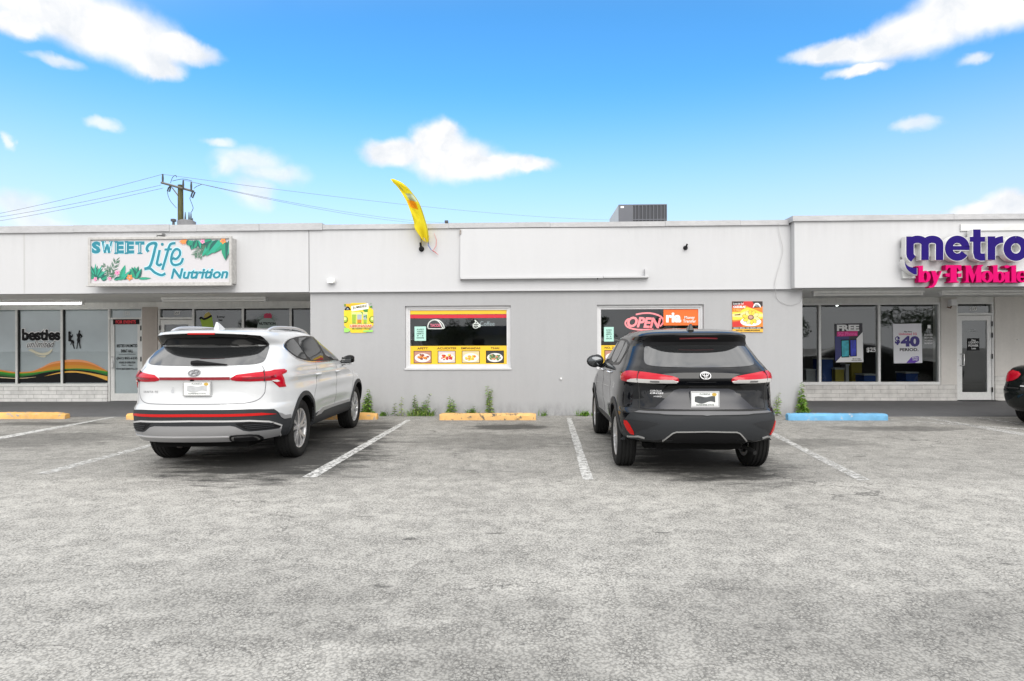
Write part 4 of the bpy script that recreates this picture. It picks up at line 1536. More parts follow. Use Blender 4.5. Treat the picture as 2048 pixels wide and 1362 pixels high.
        while gu < max(us):
            gz = min(zs) + res * .5
            while gz < max(zs):
                if inside((gu, gz)) and edged((gu, gz)) > res * .35:
                    inner.append((gu, gz))
                gz += res
            gu += res
        allp = [Vector(p) for p in pts + inner]
        r = delaunay_2d_cdt(allp, [(i, (i + 1) % nb) for i in range(nb)], [], 1, 1e-6)
        v2, f2 = r[0], r[2]
        ar = 0
        V, Nn = [], []
        for p in v2:
            loc, nor = self.hit(p.x, p.y)
            o = off
            if pillow:
                o = off + pillow * (min(1, edged((p.x, p.y)) / .04)) ** .6
            V.append(loc + nor * o)
            Nn.append(nor)
        Fc = []
        flip = None
        for f in f2:
            a, b, c = V[f[0]], V[f[1]], V[f[2]]
            g = (b - a).cross(c - a)
            Fc.append(tuple(f) if g.dot(Nn[f[0]]) > 0 else tuple(reversed(f)))
        ed = {}
        for f in Fc:
            for i in range(len(f)):
                ed[(f[i], f[(i + 1) % len(f)])] = 1
        base = len(V)
        mp = {}
        for (a, b) in list(ed):
            if (b, a) not in ed:
                for k in (a, b):
                    if k not in mp:
                        mp[k] = len(V)
                        V.append(V[k] - Nn[k] * (off + skirt))
                Fc.append((b, a, mp[a], mp[b]))
        return mk(name, [tuple(v) for v in V], Fc, m_, parent, smooth)

    def strip(self, mb, line, w, off, mi=0, step=.03):
        """a narrow band along a polyline (u, z)"""
        pts = []
        for a, b in zip(line[:-1], line[1:]):
            l = sqrt((a[0] - b[0]) ** 2 + (a[1] - b[1]) ** 2)
            k = max(1, int(l / step))
            for j in range(k):
                pts.append((a[0] + (b[0] - a[0]) * j / k, a[1] + (b[1] - a[1]) * j / k))
        pts.append(line[-1])
        n = len(pts)
        vs, fs = [], []
        for i, p in enumerate(pts):
            a, b = pts[max(i - 1, 0)], pts[min(i + 1, n - 1)]
            dx, dz = b[0] - a[0], b[1] - a[1]
            l = sqrt(dx * dx + dz * dz) or 1
            for s in (-1, 1):
                loc, nor = self.hit(p[0] - s * dz / l * w / 2, p[1] + s * dx / l * w / 2)
                vs.append(tuple(loc + nor * off))
                vs.append(tuple(loc - nor * .01))
            if i:
                o = 4 * i
                fs += [(o - 4, o, o + 2, o - 2), (o - 4, o - 3, o + 1, o), (o - 2, o + 2, o + 3, o - 1)]
        mb.add(vs, fs, mi)

    def text(self, mb, s, x0, x1, z0, z1, off=.004, **kw):
        tmp = MB()
        text_box(tmp, s, x0, x1, z0, z1, 0, **kw)
        out = []
        for (x, y, z) in tmp.v:
            loc, nor, i, d = self.bvh.ray_cast(Vector((x, -2, z)), Vector((0, 1, 0)), 6)
            out.append((x, (loc.y if loc else 0) - off, z))
        mb.add(out, tmp.f)

    def project(self, mb, pts, off, th=.004, mi=0):
        """a flat emblem outline (x, z) pressed on to the rear"""
        out, n = [], len(pts)
        for dy in (0, th):
            for (x, z) in pts:
                loc, nor, i, d = self.bvh.ray_cast(Vector((x, -2, z)), Vector((0, 1, 0)), 6)
                out.append((x, (loc.y if loc else 0) - off + dy, z))
        ar = sum(pts[i][0] * pts[(i + 1) % n][1] - pts[(i + 1) % n][0] * pts[i][1] for i in range(n))
        fr = tuple(range(n)) if ar > 0 else tuple(range(n - 1, -1, -1))
        mb.add(out, [fr] + [(i, i + n, (i + 1) % n + n, (i + 1) % n) for i in range(n)], mi)

    def body(self, name, paint, under, parent, arches, ra):
        """loft with the wheel housings cut out"""
        o = mk(name, self.V, self.F, [paint, under], parent)
        cutm = MB()
        for y in arches:
            for s in (-1, 1):
                cutm.lathe([(0, s * .58), (ra, s * .58), (ra, s * 1.3), (0, s * 1.3)], (0, y, self.s['axle_z']), 'x', 56)
        c = mk('cutter', cutm.v, cutm.f, under, parent)
        bm = bmesh.new(); bm.from_mesh(c.data); bmesh.ops.remove_doubles(bm, verts=bm.verts, dist=1e-5); bmesh.ops.recalc_face_normals(bm, faces=bm.faces); bm.to_mesh(c.data); bm.free()
        bm = bmesh.new(); bm.from_mesh(o.data); bmesh.ops.recalc_face_normals(bm, faces=bm.faces); bm.to_mesh(o.data); bm.free()
        md = o.modifiers.new('arches', 'BOOLEAN')
        md.operation = 'DIFFERENCE'
        md.object = c
        md.solver = 'EXACT'
        bpy.context.view_layer.update()
        dg = bpy.context.evaluated_depsgraph_get()
        dg.update()
        me = bpy.data.meshes.new_from_object(o.evaluated_get(dg), preserve_all_data_layers=True, depsgraph=dg)
        o.modifiers.clear()
        old = o.data
        o.data = me
        bpy.data.meshes.remove(old)
        bpy.data.objects.remove(c)
        me.materials.clear()
        me.materials.append(paint); me.materials.append(under)
        az = self.s['axle_z']
        for p in me.polygons:
            ct = p.center
            p.material_index = 0
            if ct.z < self.z0 + .004:
                p.material_index = 1
            for y in arches:
                if (ct.y - y) ** 2 + (ct.z - az) ** 2 < (ra + .002) ** 2 and abs(ct.x) < self.s['w'] - .012:
                    p.material_index = 1
            p.use_smooth = True
        me.set_sharp_from_angle(angle=radians(38))
        return o


def tyre_mesh(R, rim_r, w):
    mb = MB()
    pr = [(rim_r - .01, -w / 2 + .02), (rim_r + .012, -w / 2 + .004), (rim_r + .04, -w / 2 - .004), (R - .05, -w / 2 - .006), (R - .022, -w / 2 + .004), (R - .006, -w / 2 + .022)]
    g = []
    for k in (-.30, -.10, .10, .30):
        c = k * w
        g += [(R, c - .010), (R - .009, c - .006), (R - .009, c + .006), (R, c + .010)]
    pr = pr + g + [(R - .006, w / 2 - .022), (R - .022, w / 2 - .004), (R - .05, w / 2 + .006), (rim_r + .04, w / 2 + .004), (rim_r + .012, w / 2 - .004), (rim_r - .01, w / 2 - .02)]
    mb.lathe(pr, (0, 0, 0), 'x', 56)
    return mb


def radial(mb, pts, x0, x1, a, mi=0):
    """outline in (radius, sideways) turned by angle a, thickness along x"""
    n = len(pts)
    vs = []
    for x, k in ((x0, 1.0), (x1, 1.0)):
        for (r, t, *dx) in pts:
            vs.append((x + (dx[0] if dx else 0), r * cos(a) - t * sin(a), r * sin(a) + t * cos(a)))
    mb.add(vs, [tuple(range(n)), tuple(range(2 * n - 1, n - 1, -1))] + [(i + n, (i + 1) % n + n, (i + 1) % n, i) for i in range(n)], mi)


def rim_mesh(R, style):
    """face looks along +x"""
    mb = MB()
    # lip and barrel
    mb.lathe([(R, .085), (R + .006, .095), (R - .006, .100), (R - .022, .092), (R - .03, .06), (R - .04, -.10), (R, -.10), (R, .085)], (0, 0, 0), 'x', 48, 0)
    mb.lathe([(0, .005), (R - .035, .005), (R - .035, -.01), (0, -.01)], (0, 0, 0), 'x', 40, 1)      # brake and shade behind
    mb.lathe([(0, .030), (R * .62, .028), (R * .64, .008)], (0, 0, 0), 'x', 40, 2)
    if style == 'split':
        for k in range(5):
            a = 2 * pi * k / 5 + .3
            # a broad blade and a narrow one, swept
            radial(mb, [(.045, -.035, .0), (.045, .030, .0), (R * .62, .055, .012), (R - .018, .105, .016), (R - .016, .060, .016), (R * .6, .010, .012)], .055, .082, a, 0)
            radial(mb, [(.05, -.028, .0), (.05, .0, .0), (R * .6, -.020, .012), (R - .018, -.030, .016), (R - .018, -.068, .016), (R * .58, -.052, .012)], .055, .080, a, 0)
            radial(mb, [(R * .60, .012, .0), (R - .03, .058, .004), (R - .03, -.026, .004), (R * .60, -.018, .0)], .052, .066, a, 1)
    else:
        for k in range(10):
            a = 2 * pi * k / 10
            radial(mb, [(.045, -.020, .0), (.045, .020, .0), (R * .6, .030, .012), (R - .018, .036, .012), (R - .018, -.036, .012), (R * .6, -.030, .012)], .050, .078, a, 0)
    mb.lathe([(.0, .092), (.035, .090), (.058, .080), (.062, .05), (.05, .03)], (0, 0, 0), 'x', 28, 0)
    return mb


M_TYRE = mat('tyre rubber', (.014, .014, .014), .75, var=.25, vscale=8, spec=.2)
M_RIM = mat('machined alloy', (.55, .55, .56), .30, metal=.7)
M_RIMD = mat('dark wheel recess', (.008, .008, .008), .6, spec=.1)
M_DISC = mat('brake disc', (.25, .25, .25), .4, metal=1)
M_PWHITE = mat('white car paint', (.55, .56, .57), .28, coat=1.0)
M_PBLACK = mat('black car paint', (.004, .0045, .006), .06, ior=1.42)
M_PDARK = mat('dark sedan paint', (.004, .006, .006), .06, ior=1.42)
M_CLAD = mat('charcoal plastic cladding', (.027, .029, .032), .5, spec=.2, bump=.05, bscale=300)
M_CLADB = mat('black plastic', (.008, .008, .009), .5, spec=.15)
M_GLOSSB = mat('gloss black', (.004, .004, .004), .10, spec=.25)
M_CARGLASS = mat('tinted car glass', (.016, .017, .018), .04, ior=2.45)
M_CARGLASS2 = mat('side tinted car glass', (.012, .014, .015), .03, ior=1.75)
M_SEAL = mat('black window surround', (.006, .006, .006), .35, spec=.25)
M_CHROME = mat('chrome', (.80, .80, .81), .12, metal=1)
M_SKID = mat('satin silver skid plate', (.34, .34, .35), .34, metal=.5)
M_SILV = mat('silver badge', (.50, .50, .51), .5, metal=.5)
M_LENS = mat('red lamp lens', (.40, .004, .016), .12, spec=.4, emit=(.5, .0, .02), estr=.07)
M_LENSD = mat('deep red lamp lens', (.20, .003, .012), .10, coat=1.0)
M_LENSC = mat('clear lamp lens', (.60, .59, .58), .15)
M_REFL = mat('glowing red reflector', (.42, .004, .004), .25, spec=.3, emit=(.6, .01, .0), estr=.04)  # faint glow added to brighten the passive reflectors
M_SEAM = mat('panel seam', (.02, .02, .02), .8)
M_SEAMW = mat('panel seam on white', (.16, .16, .17), .8)
M_PLATE = mat('license plate', (.70, .71, .70), .4)
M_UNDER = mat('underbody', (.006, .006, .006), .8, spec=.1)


def chaikin(pts, it=2, closed=True):
    for _ in range(it):
        out = []
        n = len(pts)
        for i in range(n if closed else n - 1):
            a, b = pts[i], pts[(i + 1) % n]
            out += [(a[0] * .75 + b[0] * .25, a[1] * .75 + b[1] * .25), (a[0] * .25 + b[0] * .75, a[1] * .25 + b[1] * .75)]
        if not closed:
            out = [pts[0]] + out + [pts[-1]]
        pts = out
    return pts


def add_wheels(root, spec, style):
    """one wheel is built, the other three are copies of it and of its parts"""
    R, rr, tw = spec['R'], spec['rim'], spec['tw']
    first = tyre_mesh(R, rr, tw).build('wheel', M_TYRE, root, 40)
    rim = rim_mesh(rr, style).build('rim', [M_RIM, M_RIMD, M_DISC], first, 35)
    spots = [(s * (spec['w'] - tw / 2 - spec.get('inset', .012)), y, R - .006, s) for y in spec['axles'] for s in (1, -1)]
    for i, (x, y, z, s) in enumerate(spots):
        if i == 0:
            o = first
        else:
            o = first.copy(); COL.objects.link(o); o.parent = root
            c = rim.copy(); COL.objects.link(c); c.parent = o
        o.location = (x, y, z)
        o.rotation_euler = (.4 * i, 0, 0 if s > 0 else pi)


def license_plate(car, root, xc, zc, words, dark=False):
    w, h = .305, .155
    loc, nor, i, d = car.bvh.ray_cast(Vector((xc, -2, zc - h * .3)), Vector((0, 1, 0)), 6)
    y = min(loc.y, car.bvh.ray_cast(Vector((xc, -2, zc + h * .5)), Vector((0, 1, 0)), 6)[0].y) - .012
    mb = MB().box((xc - w / 2, y, zc - h / 2), (xc + w / 2, y + .006, zc + h / 2))
    p = mb.build('license_plate', M_PLATE, root)
    mb = MB()
    frame(mb, xc - w / 2 - .008, xc + w / 2 + .008, zc - h / 2 - .008, zc + h / 2 + .008, .012, y - .006, y + .008, wb=.020 if dark else .012)
    mb.build('plate_frame', M_CHROME if not dark else M_SILV, p)
    mb = MB()
    text_box(mb, words[0], xc - .06, xc + .06, zc + .045, zc + .062, y - .001, bold=.02)
    text_box(mb, words[1], xc - .10, xc + .10, zc - .066, zc - .050, y - .001 - (.007 if dark else 0), bold=.02)
    mb.build('lettering', mat('plate lettering', (.03, .05, .04), .5), p)
    # the number is wiped out to a soft grey smear in the photograph
    sm = [(xc - .115 + .23 * t, zc + .028 + .006 * sin(t * 9)) for t in [k / 12 for k in range(13)]] + [(xc + .115 - .23 * t, zc - .035 + .012 * sin(t * 7)) for t in [k / 12 for k in range(13)]]
    MB().prism(sm, y - .0015, y - .0005).build('number_field', mat('dark number smear', (.06, .065, .07), .5, var=.3, vscale=14) if dark else mat('grey number smear', (.45, .46, .47), .5, var=.2, vscale=14), p)
    MB().prism(disc((xc + .105, zc + .050), .026, .018, 14), y - .002, y - .0005).build('sticker', mat('ochre sticker', (.50, .32, .05), .5), p)
    return p


# ---- white suv
def white_suv():
    S = dict(inset=.05, w=.95, zref=.90, belt=1.25, axle_z=.372, R=.378, rim=.262, tw=.235, axles=(1.05, 3.815))

    def sculpt(y, z):
        d = 0
        for a in S['axles']:
            d += .028 * gs(y - a, .50) * gs(z - .60, .24)
        d -= .035 * gs(z - .56, .13) * gs(y - 2.43, .85)
        d -= .012 * gs(z - .98, .06)
        d += .010 * gs(z - 1.06, .035) * (1 if .6 < y < 4.4 else 0)
        d -= .018 * gs(z - .80, .08) * gs(y - 2.43, 1.0)
        return d
    S['sculpt'] = sculpt

    def rear(x, z):
        if z > 1.18:
            return 0
        d = .03 * gs(z - .93, .10) * max(0, 1 - (abs(x) / .62) ** 4)          # hollow round the plate
        d -= .018 * gs(z - 1.085, .03) * max(0, 1 - (abs(x) / .9) ** 6)
        return d
    S['rear_sculpt'] = rear
    S['rows'] = [
        (.345, .87, .09, 4.55, .85, 2.9, .8, 2.6),
        (.40, .905, .04, 4.70, .85, 2.9, .9, 2.6),
        (.48, .925, .01, 4.76, .85, 2.9, .95, 2.6),
        (.60, .935, .0, 4.785, .85, 2.9, 1.0, 2.6),
        (.70, .94, .005, 4.78, .85, 2.9, 1.0, 2.6),
        (.735, .94, .025, 4.77, .85, 2.9, 1.0, 2.6),
        (.765, .94, .062, 4.75, .85, 2.9, 1.0, 2.6),
        (.90, .94, .075, 4.66, .85, 2.9, 1.0, 2.5),
        (1.00, .938, .075, 4.30, .85, 2.9, 1.0, 2.4),
        (1.06, .935, .072, 3.95, .85, 2.9, .9, 2.4),
        (1.12, .925, .082, 3.62, .85, 2.9, .9, 2.4),
        (1.17, 0.92, .120, 3.46, .85, 2.9, .8, 2.4),
        (1.225, 0.90, .180, 3.36, .82, 3.0, .8, 2.4),
        (1.30, 0.868, .255, 3.20, .78, 3.2, .8, 2.4),
        (1.38, 0.825, .340, 3.03, .78, 3.2, .8, 2.4),
        (1.45, 0.79, .410, 2.88, .78, 3.2, .8, 2.4),
        (1.475, 0.78, .385, 2.82, .78, 3.2, .8, 2.4),
        (1.50, 0.77, .335, 2.76, .78, 3.2, .8, 2.4),
        (1.53, 0.757, .285, 2.68, .78, 3.2, .8, 2.4),
        (1.572, 0.735, .250, 2.60, .78, 3.2, .8, 2.4),
        (1.602, 0.705, .248, 2.50, .78, 3.2, .8, 2.4),
        (1.625, 0.665, .34, 2.38, 1.0, 2.8, .8, 2.4),
        (1.645, 0.6, .57, 2.22, .8, 2.6, .7, 2.4),
        (1.662, 0.5, .80, 2.05, .6, 2.4, .6, 2.4),
        (1.677, 0.34, 1.05, 1.88, .4, 2.2, .4, 2.2),
        (1.684, 0.15, 1.28, 1.70, .2, 2.0, .2, 2.0),
    ]
    c = Car(S)
    loc = G(606, 913)
    root = thing('sport_utility_vehicle', 'white suv with a red light bar across its tail, parked below the Sweet Life sign', 'suv', (loc.x - .885, loc.y - 1.05, 0), local=True)
    root.rotation_euler = (0, 0, radians(1.9))
    root.scale = (.99, 1, 1)
    uX, uY = c.uX, c.uY
    c.body('body', M_PWHITE, M_UNDER, root, S['axles'], .425)
    add_wheels(root, S, 'split')
    # rear glass and spoiler
    gl = [(-.65, 1.226), (-.5, 1.214), (0, 1.207), (.5, 1.214), (.65, 1.226), (.705, 1.262), (.69, 1.36), (.665, 1.448), (.58, 1.472), (0, 1.478), (-.58, 1.472), (-.665, 1.448), (-.69, 1.36), (-.705, 1.262)]
    g2 = [(uX(x), z) for x, z in chaikin(gl, 2)]
    c.patch('rear_glass', g2, .004, M_CARGLASS, root, res=.05)
    mb = MB()
    sp = [(-.64, 1.415), (-.640, 1.440), (-.63, 1.450), (0, 1.456), (.63, 1.450), (.640, 1.440), (.64, 1.415), (.668, 1.445), (.650, 1.535), (.605, 1.572), (0, 1.595), (-.605, 1.572), (-.650, 1.535), (-.668, 1.445)]
    c.patch('spoiler', [(uX(x), z) for x, z in chaikin(sp, 1)], .010, M_GLOSSB, root, res=.04)
    c.strip(mb, [(uX(-.16), 1.585), (uX(.16), 1.585)], .016, .016)
    mb.build('brake_light', M_REFL, root)
    # wiper
    mb = MB()
    a = c.hit(uX(-.02), 1.232)[0] + Vector((0, -.03, 0)); b = c.hit(uX(.34), 1.222)[0] + Vector((0, -.025, 0))
    mb.tube([a + Vector((-.05, 0, .012)), a + Vector((.02, -.006, .016)), a.lerp(b, .5) + Vector((0, -.005, .008)), b], [.026, .030, .018, .007], 8)
    mb.build('wiper', M_CLADB, root, 60)
    # tail lamps: wrap from the tailgate round to the flank
    for s in (1, -1):
        lens = [(.395, 1.082), (.44, 1.135), (.62, 1.158), (.745, 1.168)]
        lamp = [(s * uX(.40), 1.078), (s * uX(.47), 1.120), (s * uX(.66), 1.142), (s * uX(.80), 1.155), (s * uY(.36), 1.166), (s * uY(.51), 1.170), (s * uY(.555), 1.150), (s * uY(.54), 1.128), (s * uY(.455), 1.105),
                (s * uY(.485), 1.055), (s * uY(.52), .955), (s * uY(.41), .955), (s * uY(.355), 1.005), (s * uX(.80), 1.042), (s * uX(.62), 1.040), (s * uX(.47), 1.048), (s * uX(.42), 1.060)]
        lamp = [(p[0], p[1] - .012) for p in lamp]
        tl = c.patch('tail_light', lamp, .006, M_LENS, root, res=.025, pillow=.012)
        up = [(s * uX(.52), 1.052), (s * uX(.80), 1.064), (s * uY(.36), 1.075), (s * uY(.36), 1.048), (s * uX(.80), 1.042), (s * uX(.54), 1.040)]
        c.patch('lens_band', [(p[0], p[1] + .02) for p in up], .0205, M_LENSD, tl, res=.02)
        cl = [(s * uX(.80), 1.035), (s * uY(.37), 1.040), (s * uY(.41), 1.020), (s * uY(.37), 1.010), (s * uX(.80), 1.026)]
        c.patch('clear_lens', cl, .021, M_LENSC, tl, res=.02)
        mb = MB(); c.strip(mb, [(s * uX(.735), 1.026), (s * uX(.735), 1.142)], .008, .022); mb.build('lens_seam', M_SEAM, tl)
    mb = MB(); c.strip(mb, [(uX(x), 1.070) for x in (-.40, -.2, 0, .2, .40)], .030, .008); mb.build('light_bar', mat('light bar lens', (.26, .006, .018), .12, coat=1), root)
    # emblem: oval ring with a slanted letter
    mb = MB()
    zc, xc = 1.137, .0
    rg = disc((xc, zc), .070, .037, 36)
    ri = disc((xc, zc), .058, .028, 36)
    for i in range(36):
        c.project(mb, [rg[i], rg[(i + 1) % 36], ri[(i + 1) % 36], ri[i]], .022, .01)
    for q in ([(-.038, -.024), (-.022, -.024), (-.004, .024), (-.020, .026)], [(.020, -.026), (.036, -.022), (.044, .02), (.026, .022)], [(-.022, -.009), (.03, .003), (.032, .012), (-.018, .000)]):
        c.project(mb, [(xc + p[0], zc + p[1]) for p in q], .022, .01)
    mb.build('emblem', mat('dark chrome', (.22, .22, .23), .3, metal=.5), root)
    mb = MB(); c.text(mb, 'SANTA FE', -.65, -.45, .902, .926, off=.004, bold=.0, spacing=1.25); mb.build('badge', mat('dark chrome badge', (.20, .20, .21), .3, metal=1), root)
    mb = MB()
    c.project(mb, [(x, z) for x, z in [(-.268 + .020 * cos(a), .925 + .024 * sin(a) * (1 - .25 * max(0, sin(a)) * abs(cos(a) < .3))) for a in [k * pi / 8 for k in range(16)]]], .004, .002)
    c.project(mb, [(-.268, .953), (-.262, .968), (-.255, .968), (-.262, .953)], .004, .002)
    mb.build('fruit_sticker', mat('grey sticker', (.42, .43, .45), .5), root)
    license_plate(c, root, .035, .955, ('FLORIDA', 'SUNSHINE STATE'))
    mb = MB(); c.project(mb, disc((-.02, 1.048), .022, .010, 10), .02, .02); mb.build('camera', M_CLADB, root)
    # tailgate seam, bumper shelf and door seams
    mb = MB()
    seam = [(.735, 1.20), (.745, 1.165), (.752, 1.03), (.745, .93), (.735, .88), (.69, .820), (.60, .785), (.45, .777), (0, .774)]
    for s in (1, -1):
        c.strip(mb, [(s * uX(x), z) for x, z in smooth_line(seam, 4)], .009, .0015)
        for pts in ([(1.60, 1.215), (1.59, 1.05), (1.56, .90), (1.46, .76), (1.45, .70)], [(2.55, 1.21), (2.56, .9), (2.55, .42)], [(3.55, 1.12), (3.52, .9), (3.42, .7), (3.40, .45)]):
            c.strip(mb, [(uY(y, s), z) for y, z in smooth_line(pts, 4)], .007, .0015)
    mb.build('panel_seam', M_SEAMW, root)
    # side glazing
    for s in (1, -1):
        dlo = [(.76, 1.398), (.80, 1.462), (.93, 1.520), (1.3, 1.562), (1.7, 1.578), (2.1, 1.566), (2.45, 1.500), (2.80, 1.375), (3.06, 1.262), (3.08, 1.222), (2.7, 1.202), (1.6, 1.212), (1.15, 1.240), (.87, 1.296)]
        cw = MB()
        ln = [(uY(y, s), z) for y, z in smooth_line(dlo, 4, True)]
        c.patch('window_surround', ln, .003, M_SEAL, root, res=.06)
        c.strip(cw, ln + ln[:1], .014, .007)
        cw.build('chrome_trim', M_CHROME, root)
        for q in ([(.80, 1.396), (.85, 1.454), (.97, 1.505), (1.20, 1.538), (1.33, 1.25), (1.18, 1.262), (.90, 1.318)],
                  [(1.25, 1.541), (1.70, 1.556), (2.02, 1.548), (2.08, 1.226), (1.62, 1.232), (1.37, 1.246)],
                  [(2.13, 1.538), (2.42, 1.482), (2.70, 1.380), (2.92, 1.272), (2.90, 1.222), (2.18, 1.224)]):
            c.patch('side_window', [(uY(y, s), z) for y, z in chaikin(q, 1)], .006, M_CARGLASS2, root, res=.06)
        # handles, mirrors, rails
        for y in (1.64, 2.58):
            a, n = c.hit(uY(y, s), 1.045)
            mb = MB().tube([a + n * .012 + Vector((0, t, dz)) - n * q for t, dz, q in ((-.11, .0, .016), (-.085, .004, -.012), (0, .006, -.018), (.085, .004, -.012), (.11, .0, .016))], [.013, .016, .017, .016, .013], 8)
            mb.build('door_handle', M_PWHITE, root, 60)
        m0 = Vector((s * .985, 3.0, 1.205))
        mb = MB().ball(m0, (.115, .075, .075), 14)
        mb.v = [(v[0], v[1] + .0 * v[0], v[2] + .25 * (abs(v[0]) - .985) * (1 if v[2] > 1.2 else -.1)) for v in mb.v]
        mr = mb.build('mirror', M_GLOSSB, root, 60)
        MB().tube([m0 + Vector((-s * .15, .05, -.045)), m0 + Vector((-s * .06, .02, -.055)), m0 + Vector((s * .06, 0, -.05))], [.035, .032, .02], 8).build('arm', M_CLADB, mr, 60)
        MB().box((m0.x - .075, m0.y - .082, m0.z - .045), (m0.x + .075, m0.y - .070, m0.z + .045)).build('mirror_glass', M_CARGLASS2, mr)
        MB().tube([m0 + Vector((-s * .10, -.045, -.062)), m0 + Vector((0, -.06, -.068)), m0 + Vector((s * .10, -.035, -.052))], .010, 6).build('trim', M_PWHITE, mr, 60)
        rail = []
        for y, dz in ((.70, .002), (.78, .022), (.92, .036), (1.3, .038), (1.75, .036), (2.1, .026), (2.28, .004)):
            h = c.bvh.ray_cast(Vector((s * (.60 - .05 * max(0, y - 1.5)), y, 3)), Vector((0, 0, -1)), 4)[0]
            rail.append(h + Vector((0, 0, dz)))
        MB().tube([Vector(p) for p in smooth_line([tuple(r) for r in rail], 4)], .019, 8).build('roof_rail', mat('satin silver rail', (.60, .60, .61), .35, metal=.7), root, 60)
        # wheel arch cladding, sill cladding with bright strip
        for y in S['axles']:
            arch = []
            a0 = radians(-2)
            for k in range(33):
                a = a0 + (pi - 2 * a0) * k / 32
                arch.append((uY(y - .485 * cos(a), s), .372 + .482 * sin(a)))
            inn = []
            for k in range(33):
                a = a0 + (pi - 2 * a0) * k / 32
                inn.append((uY(y - .425 * cos(a), s), .372 + .425 * sin(a)))
            c.patch('arch_trim', arch + inn[::-1], .010, M_CLAD, root, res=.03)
        sill = [(1.49, .35), (1.515, .50), (1.80, .525), (2.1, .50), (3.2, .50), (3.34, .50), (3.36, .35)]
        c.patch('sill_cladding', [(uY(y, s), z) for y, z in sill], .008, M_CLAD, root, res=.05)
        st = [(1.53, .468), (1.72, .520), (1.86, .548), (3.28, .545), (3.32, .505), (1.95, .500), (1.80, .470)]
        c.patch('sill_strip', [(uY(y, s), z) for y, z in st], .013, M_SKID, root, res=.05)
    # rear bumper: charcoal band, reflector, silver skid plate, slots, tailpipe
    e = uY(.585)
    zt2 = [(uX(.0), .715), (uX(.60), .712), (uX(.80), .695), (uY(.36), .660), (uY(.43), .600), (uY(.52), .588), (e, .588)]
    band_ = [(-p[0], p[1]) for p in reversed(zt2[1:])] + zt2 + [(e, .350), (uX(.75), .348), (0, .345), (-uX(.75), .348), (-e, .350)]
    c.patch('bumper_cladding', band_, .006, M_CLAD, root, res=.05)
    rf = [(-uY(.35), .634), (-uX(.70), .664), (0, .671), (uX(.70), .664), (uY(.35), .634), (uX(.78), .634), (0, .639), (-uX(.78), .634)]
    c.patch('rear_reflector', rf, .012, M_REFL, root, res=.04)
    for s in (1, -1):
        cs = [(s * uY(.365), .650), (s * uY(.41), .636), (s * uY(.46), .606), (s * uY(.570), .606), (s * uY(.570), .562), (s * uY(.45), .562), (s * uY(.40), .592)]
        c.patch('bumper_strip', cs, .013, M_SKID, root, res=.03)
    sk = [(-.86, .455), (-.60, .455), (-.545, .470), (-.47, .520), (-.42, .533), (.42, .533), (.47, .520), (.545, .470), (.60, .455), (.86, .455), (.90, .40), (.92, .37), (.70, .352), (0, .350), (-.70, .352), (-.92, .37), (-.90, .40)]
    c.patch('skid_plate', [(uX(x) if abs(x) < .9 else (1 if x > 0 else -1) * uY(.42), z) for x, z in sk], .016, M_SKID, root, res=.04)
    for s in (1, -1):
        sl = [(.87, .470), (.62, .470), (.56, .485), (.49, .535), (.47, .556), (.62, .566), (.78, .545)]
        sc = c.patch('slot_grille', [(s * uX(x), z) for x, z in sl], .010, M_CLADB, root, res=.03)
        mb = MB()
        for z in (.490, .512, .534):
            c.strip(mb, [(s * uX(.58 - (z - .49) * .9), z), (s * uX(.80), z)], .008, .016)
        mb.build('slat', M_CLAD, sc)
    edge = [(-.93, .375), (-.91, .43), (-.86, .49), (-.76, .555), (-.60, .582), (0, .592), (.60, .582), (.76, .555), (.86, .49), (.91, .43)]
    mb = MB()
    c.strip(mb, [(uX(x) if abs(x) < .9 else (1 if x > 0 else -1) * uY(.40), z) for x, z in edge] + [(uY(.43), .385), (uY(.47), .360)], .018, .014)
    c.strip(mb, [(uX(x), .412) for x in (-.80, 0, .40)], .014, .022)
    mb.build('skid_edge', mat('bright satin edge', (.72, .72, .73), .3, metal=.7), root)
    ex = [(.40, .362), (.40, .410), (.425, .430), (.66, .430), (.74, .372), (.72, .356), (.44, .354)]
    c.patch('exhaust_surround', [(uX(x), z) for x, z in chaikin(ex, 1)], .022, M_CLADB, root, res=.03)
    ex = [(.425, .366), (.425, .406), (.445, .418), (.640, .418), (.705, .376), (.690, .362)]
    px = c.patch('exhaust_tip', [(uX(x), z) for x, z in chaikin(ex, 1)], .030, M_CHROME, root, res=.03)
    ex = [(.445, .374), (.445, .398), (.455, .406), (.630, .406), (.675, .380), (.665, .371)]
    c.patch('opening', [(uX(x), z) for x, z in ex], .037, M_CLADB, px, res=.03, skirt=.0)
    # antenna fin
    h = c.bvh.ray_cast(Vector((.04, .62, 3)), Vector((0, 0, -1)), 4)[0]
    mb = MB()
    mb.add([(h.x - .035, h.y - .10, h.z - .01), (h.x + .035, h.y - .10, h.z - .01), (h.x + .030, h.y + .12, h.z - .01), (h.x - .030, h.y + .12, h.z - .01),
            (h.x - .010, h.y - .085, h.z + .085), (h.x + .010, h.y - .085, h.z + .085), (h.x + .012, h.y - .03, h.z + .070), (h.x - .012, h.y - .03, h.z + .070)],
           [(0, 1, 5, 4), (1, 2, 6, 5), (2, 3, 7, 6), (3, 0, 4, 7), (4, 5, 6, 7), (3, 2, 1, 0)])
    bevel(mb.build('antenna', M_PWHITE, root, 60), .008)
    # dark underside seen below the bumper
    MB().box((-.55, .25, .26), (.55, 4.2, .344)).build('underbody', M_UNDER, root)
    MB().tube([(-.66, 1.05, .36), (.66, 1.05, .36)], .05, 8).build('axle', M_UNDER, root)
    return root


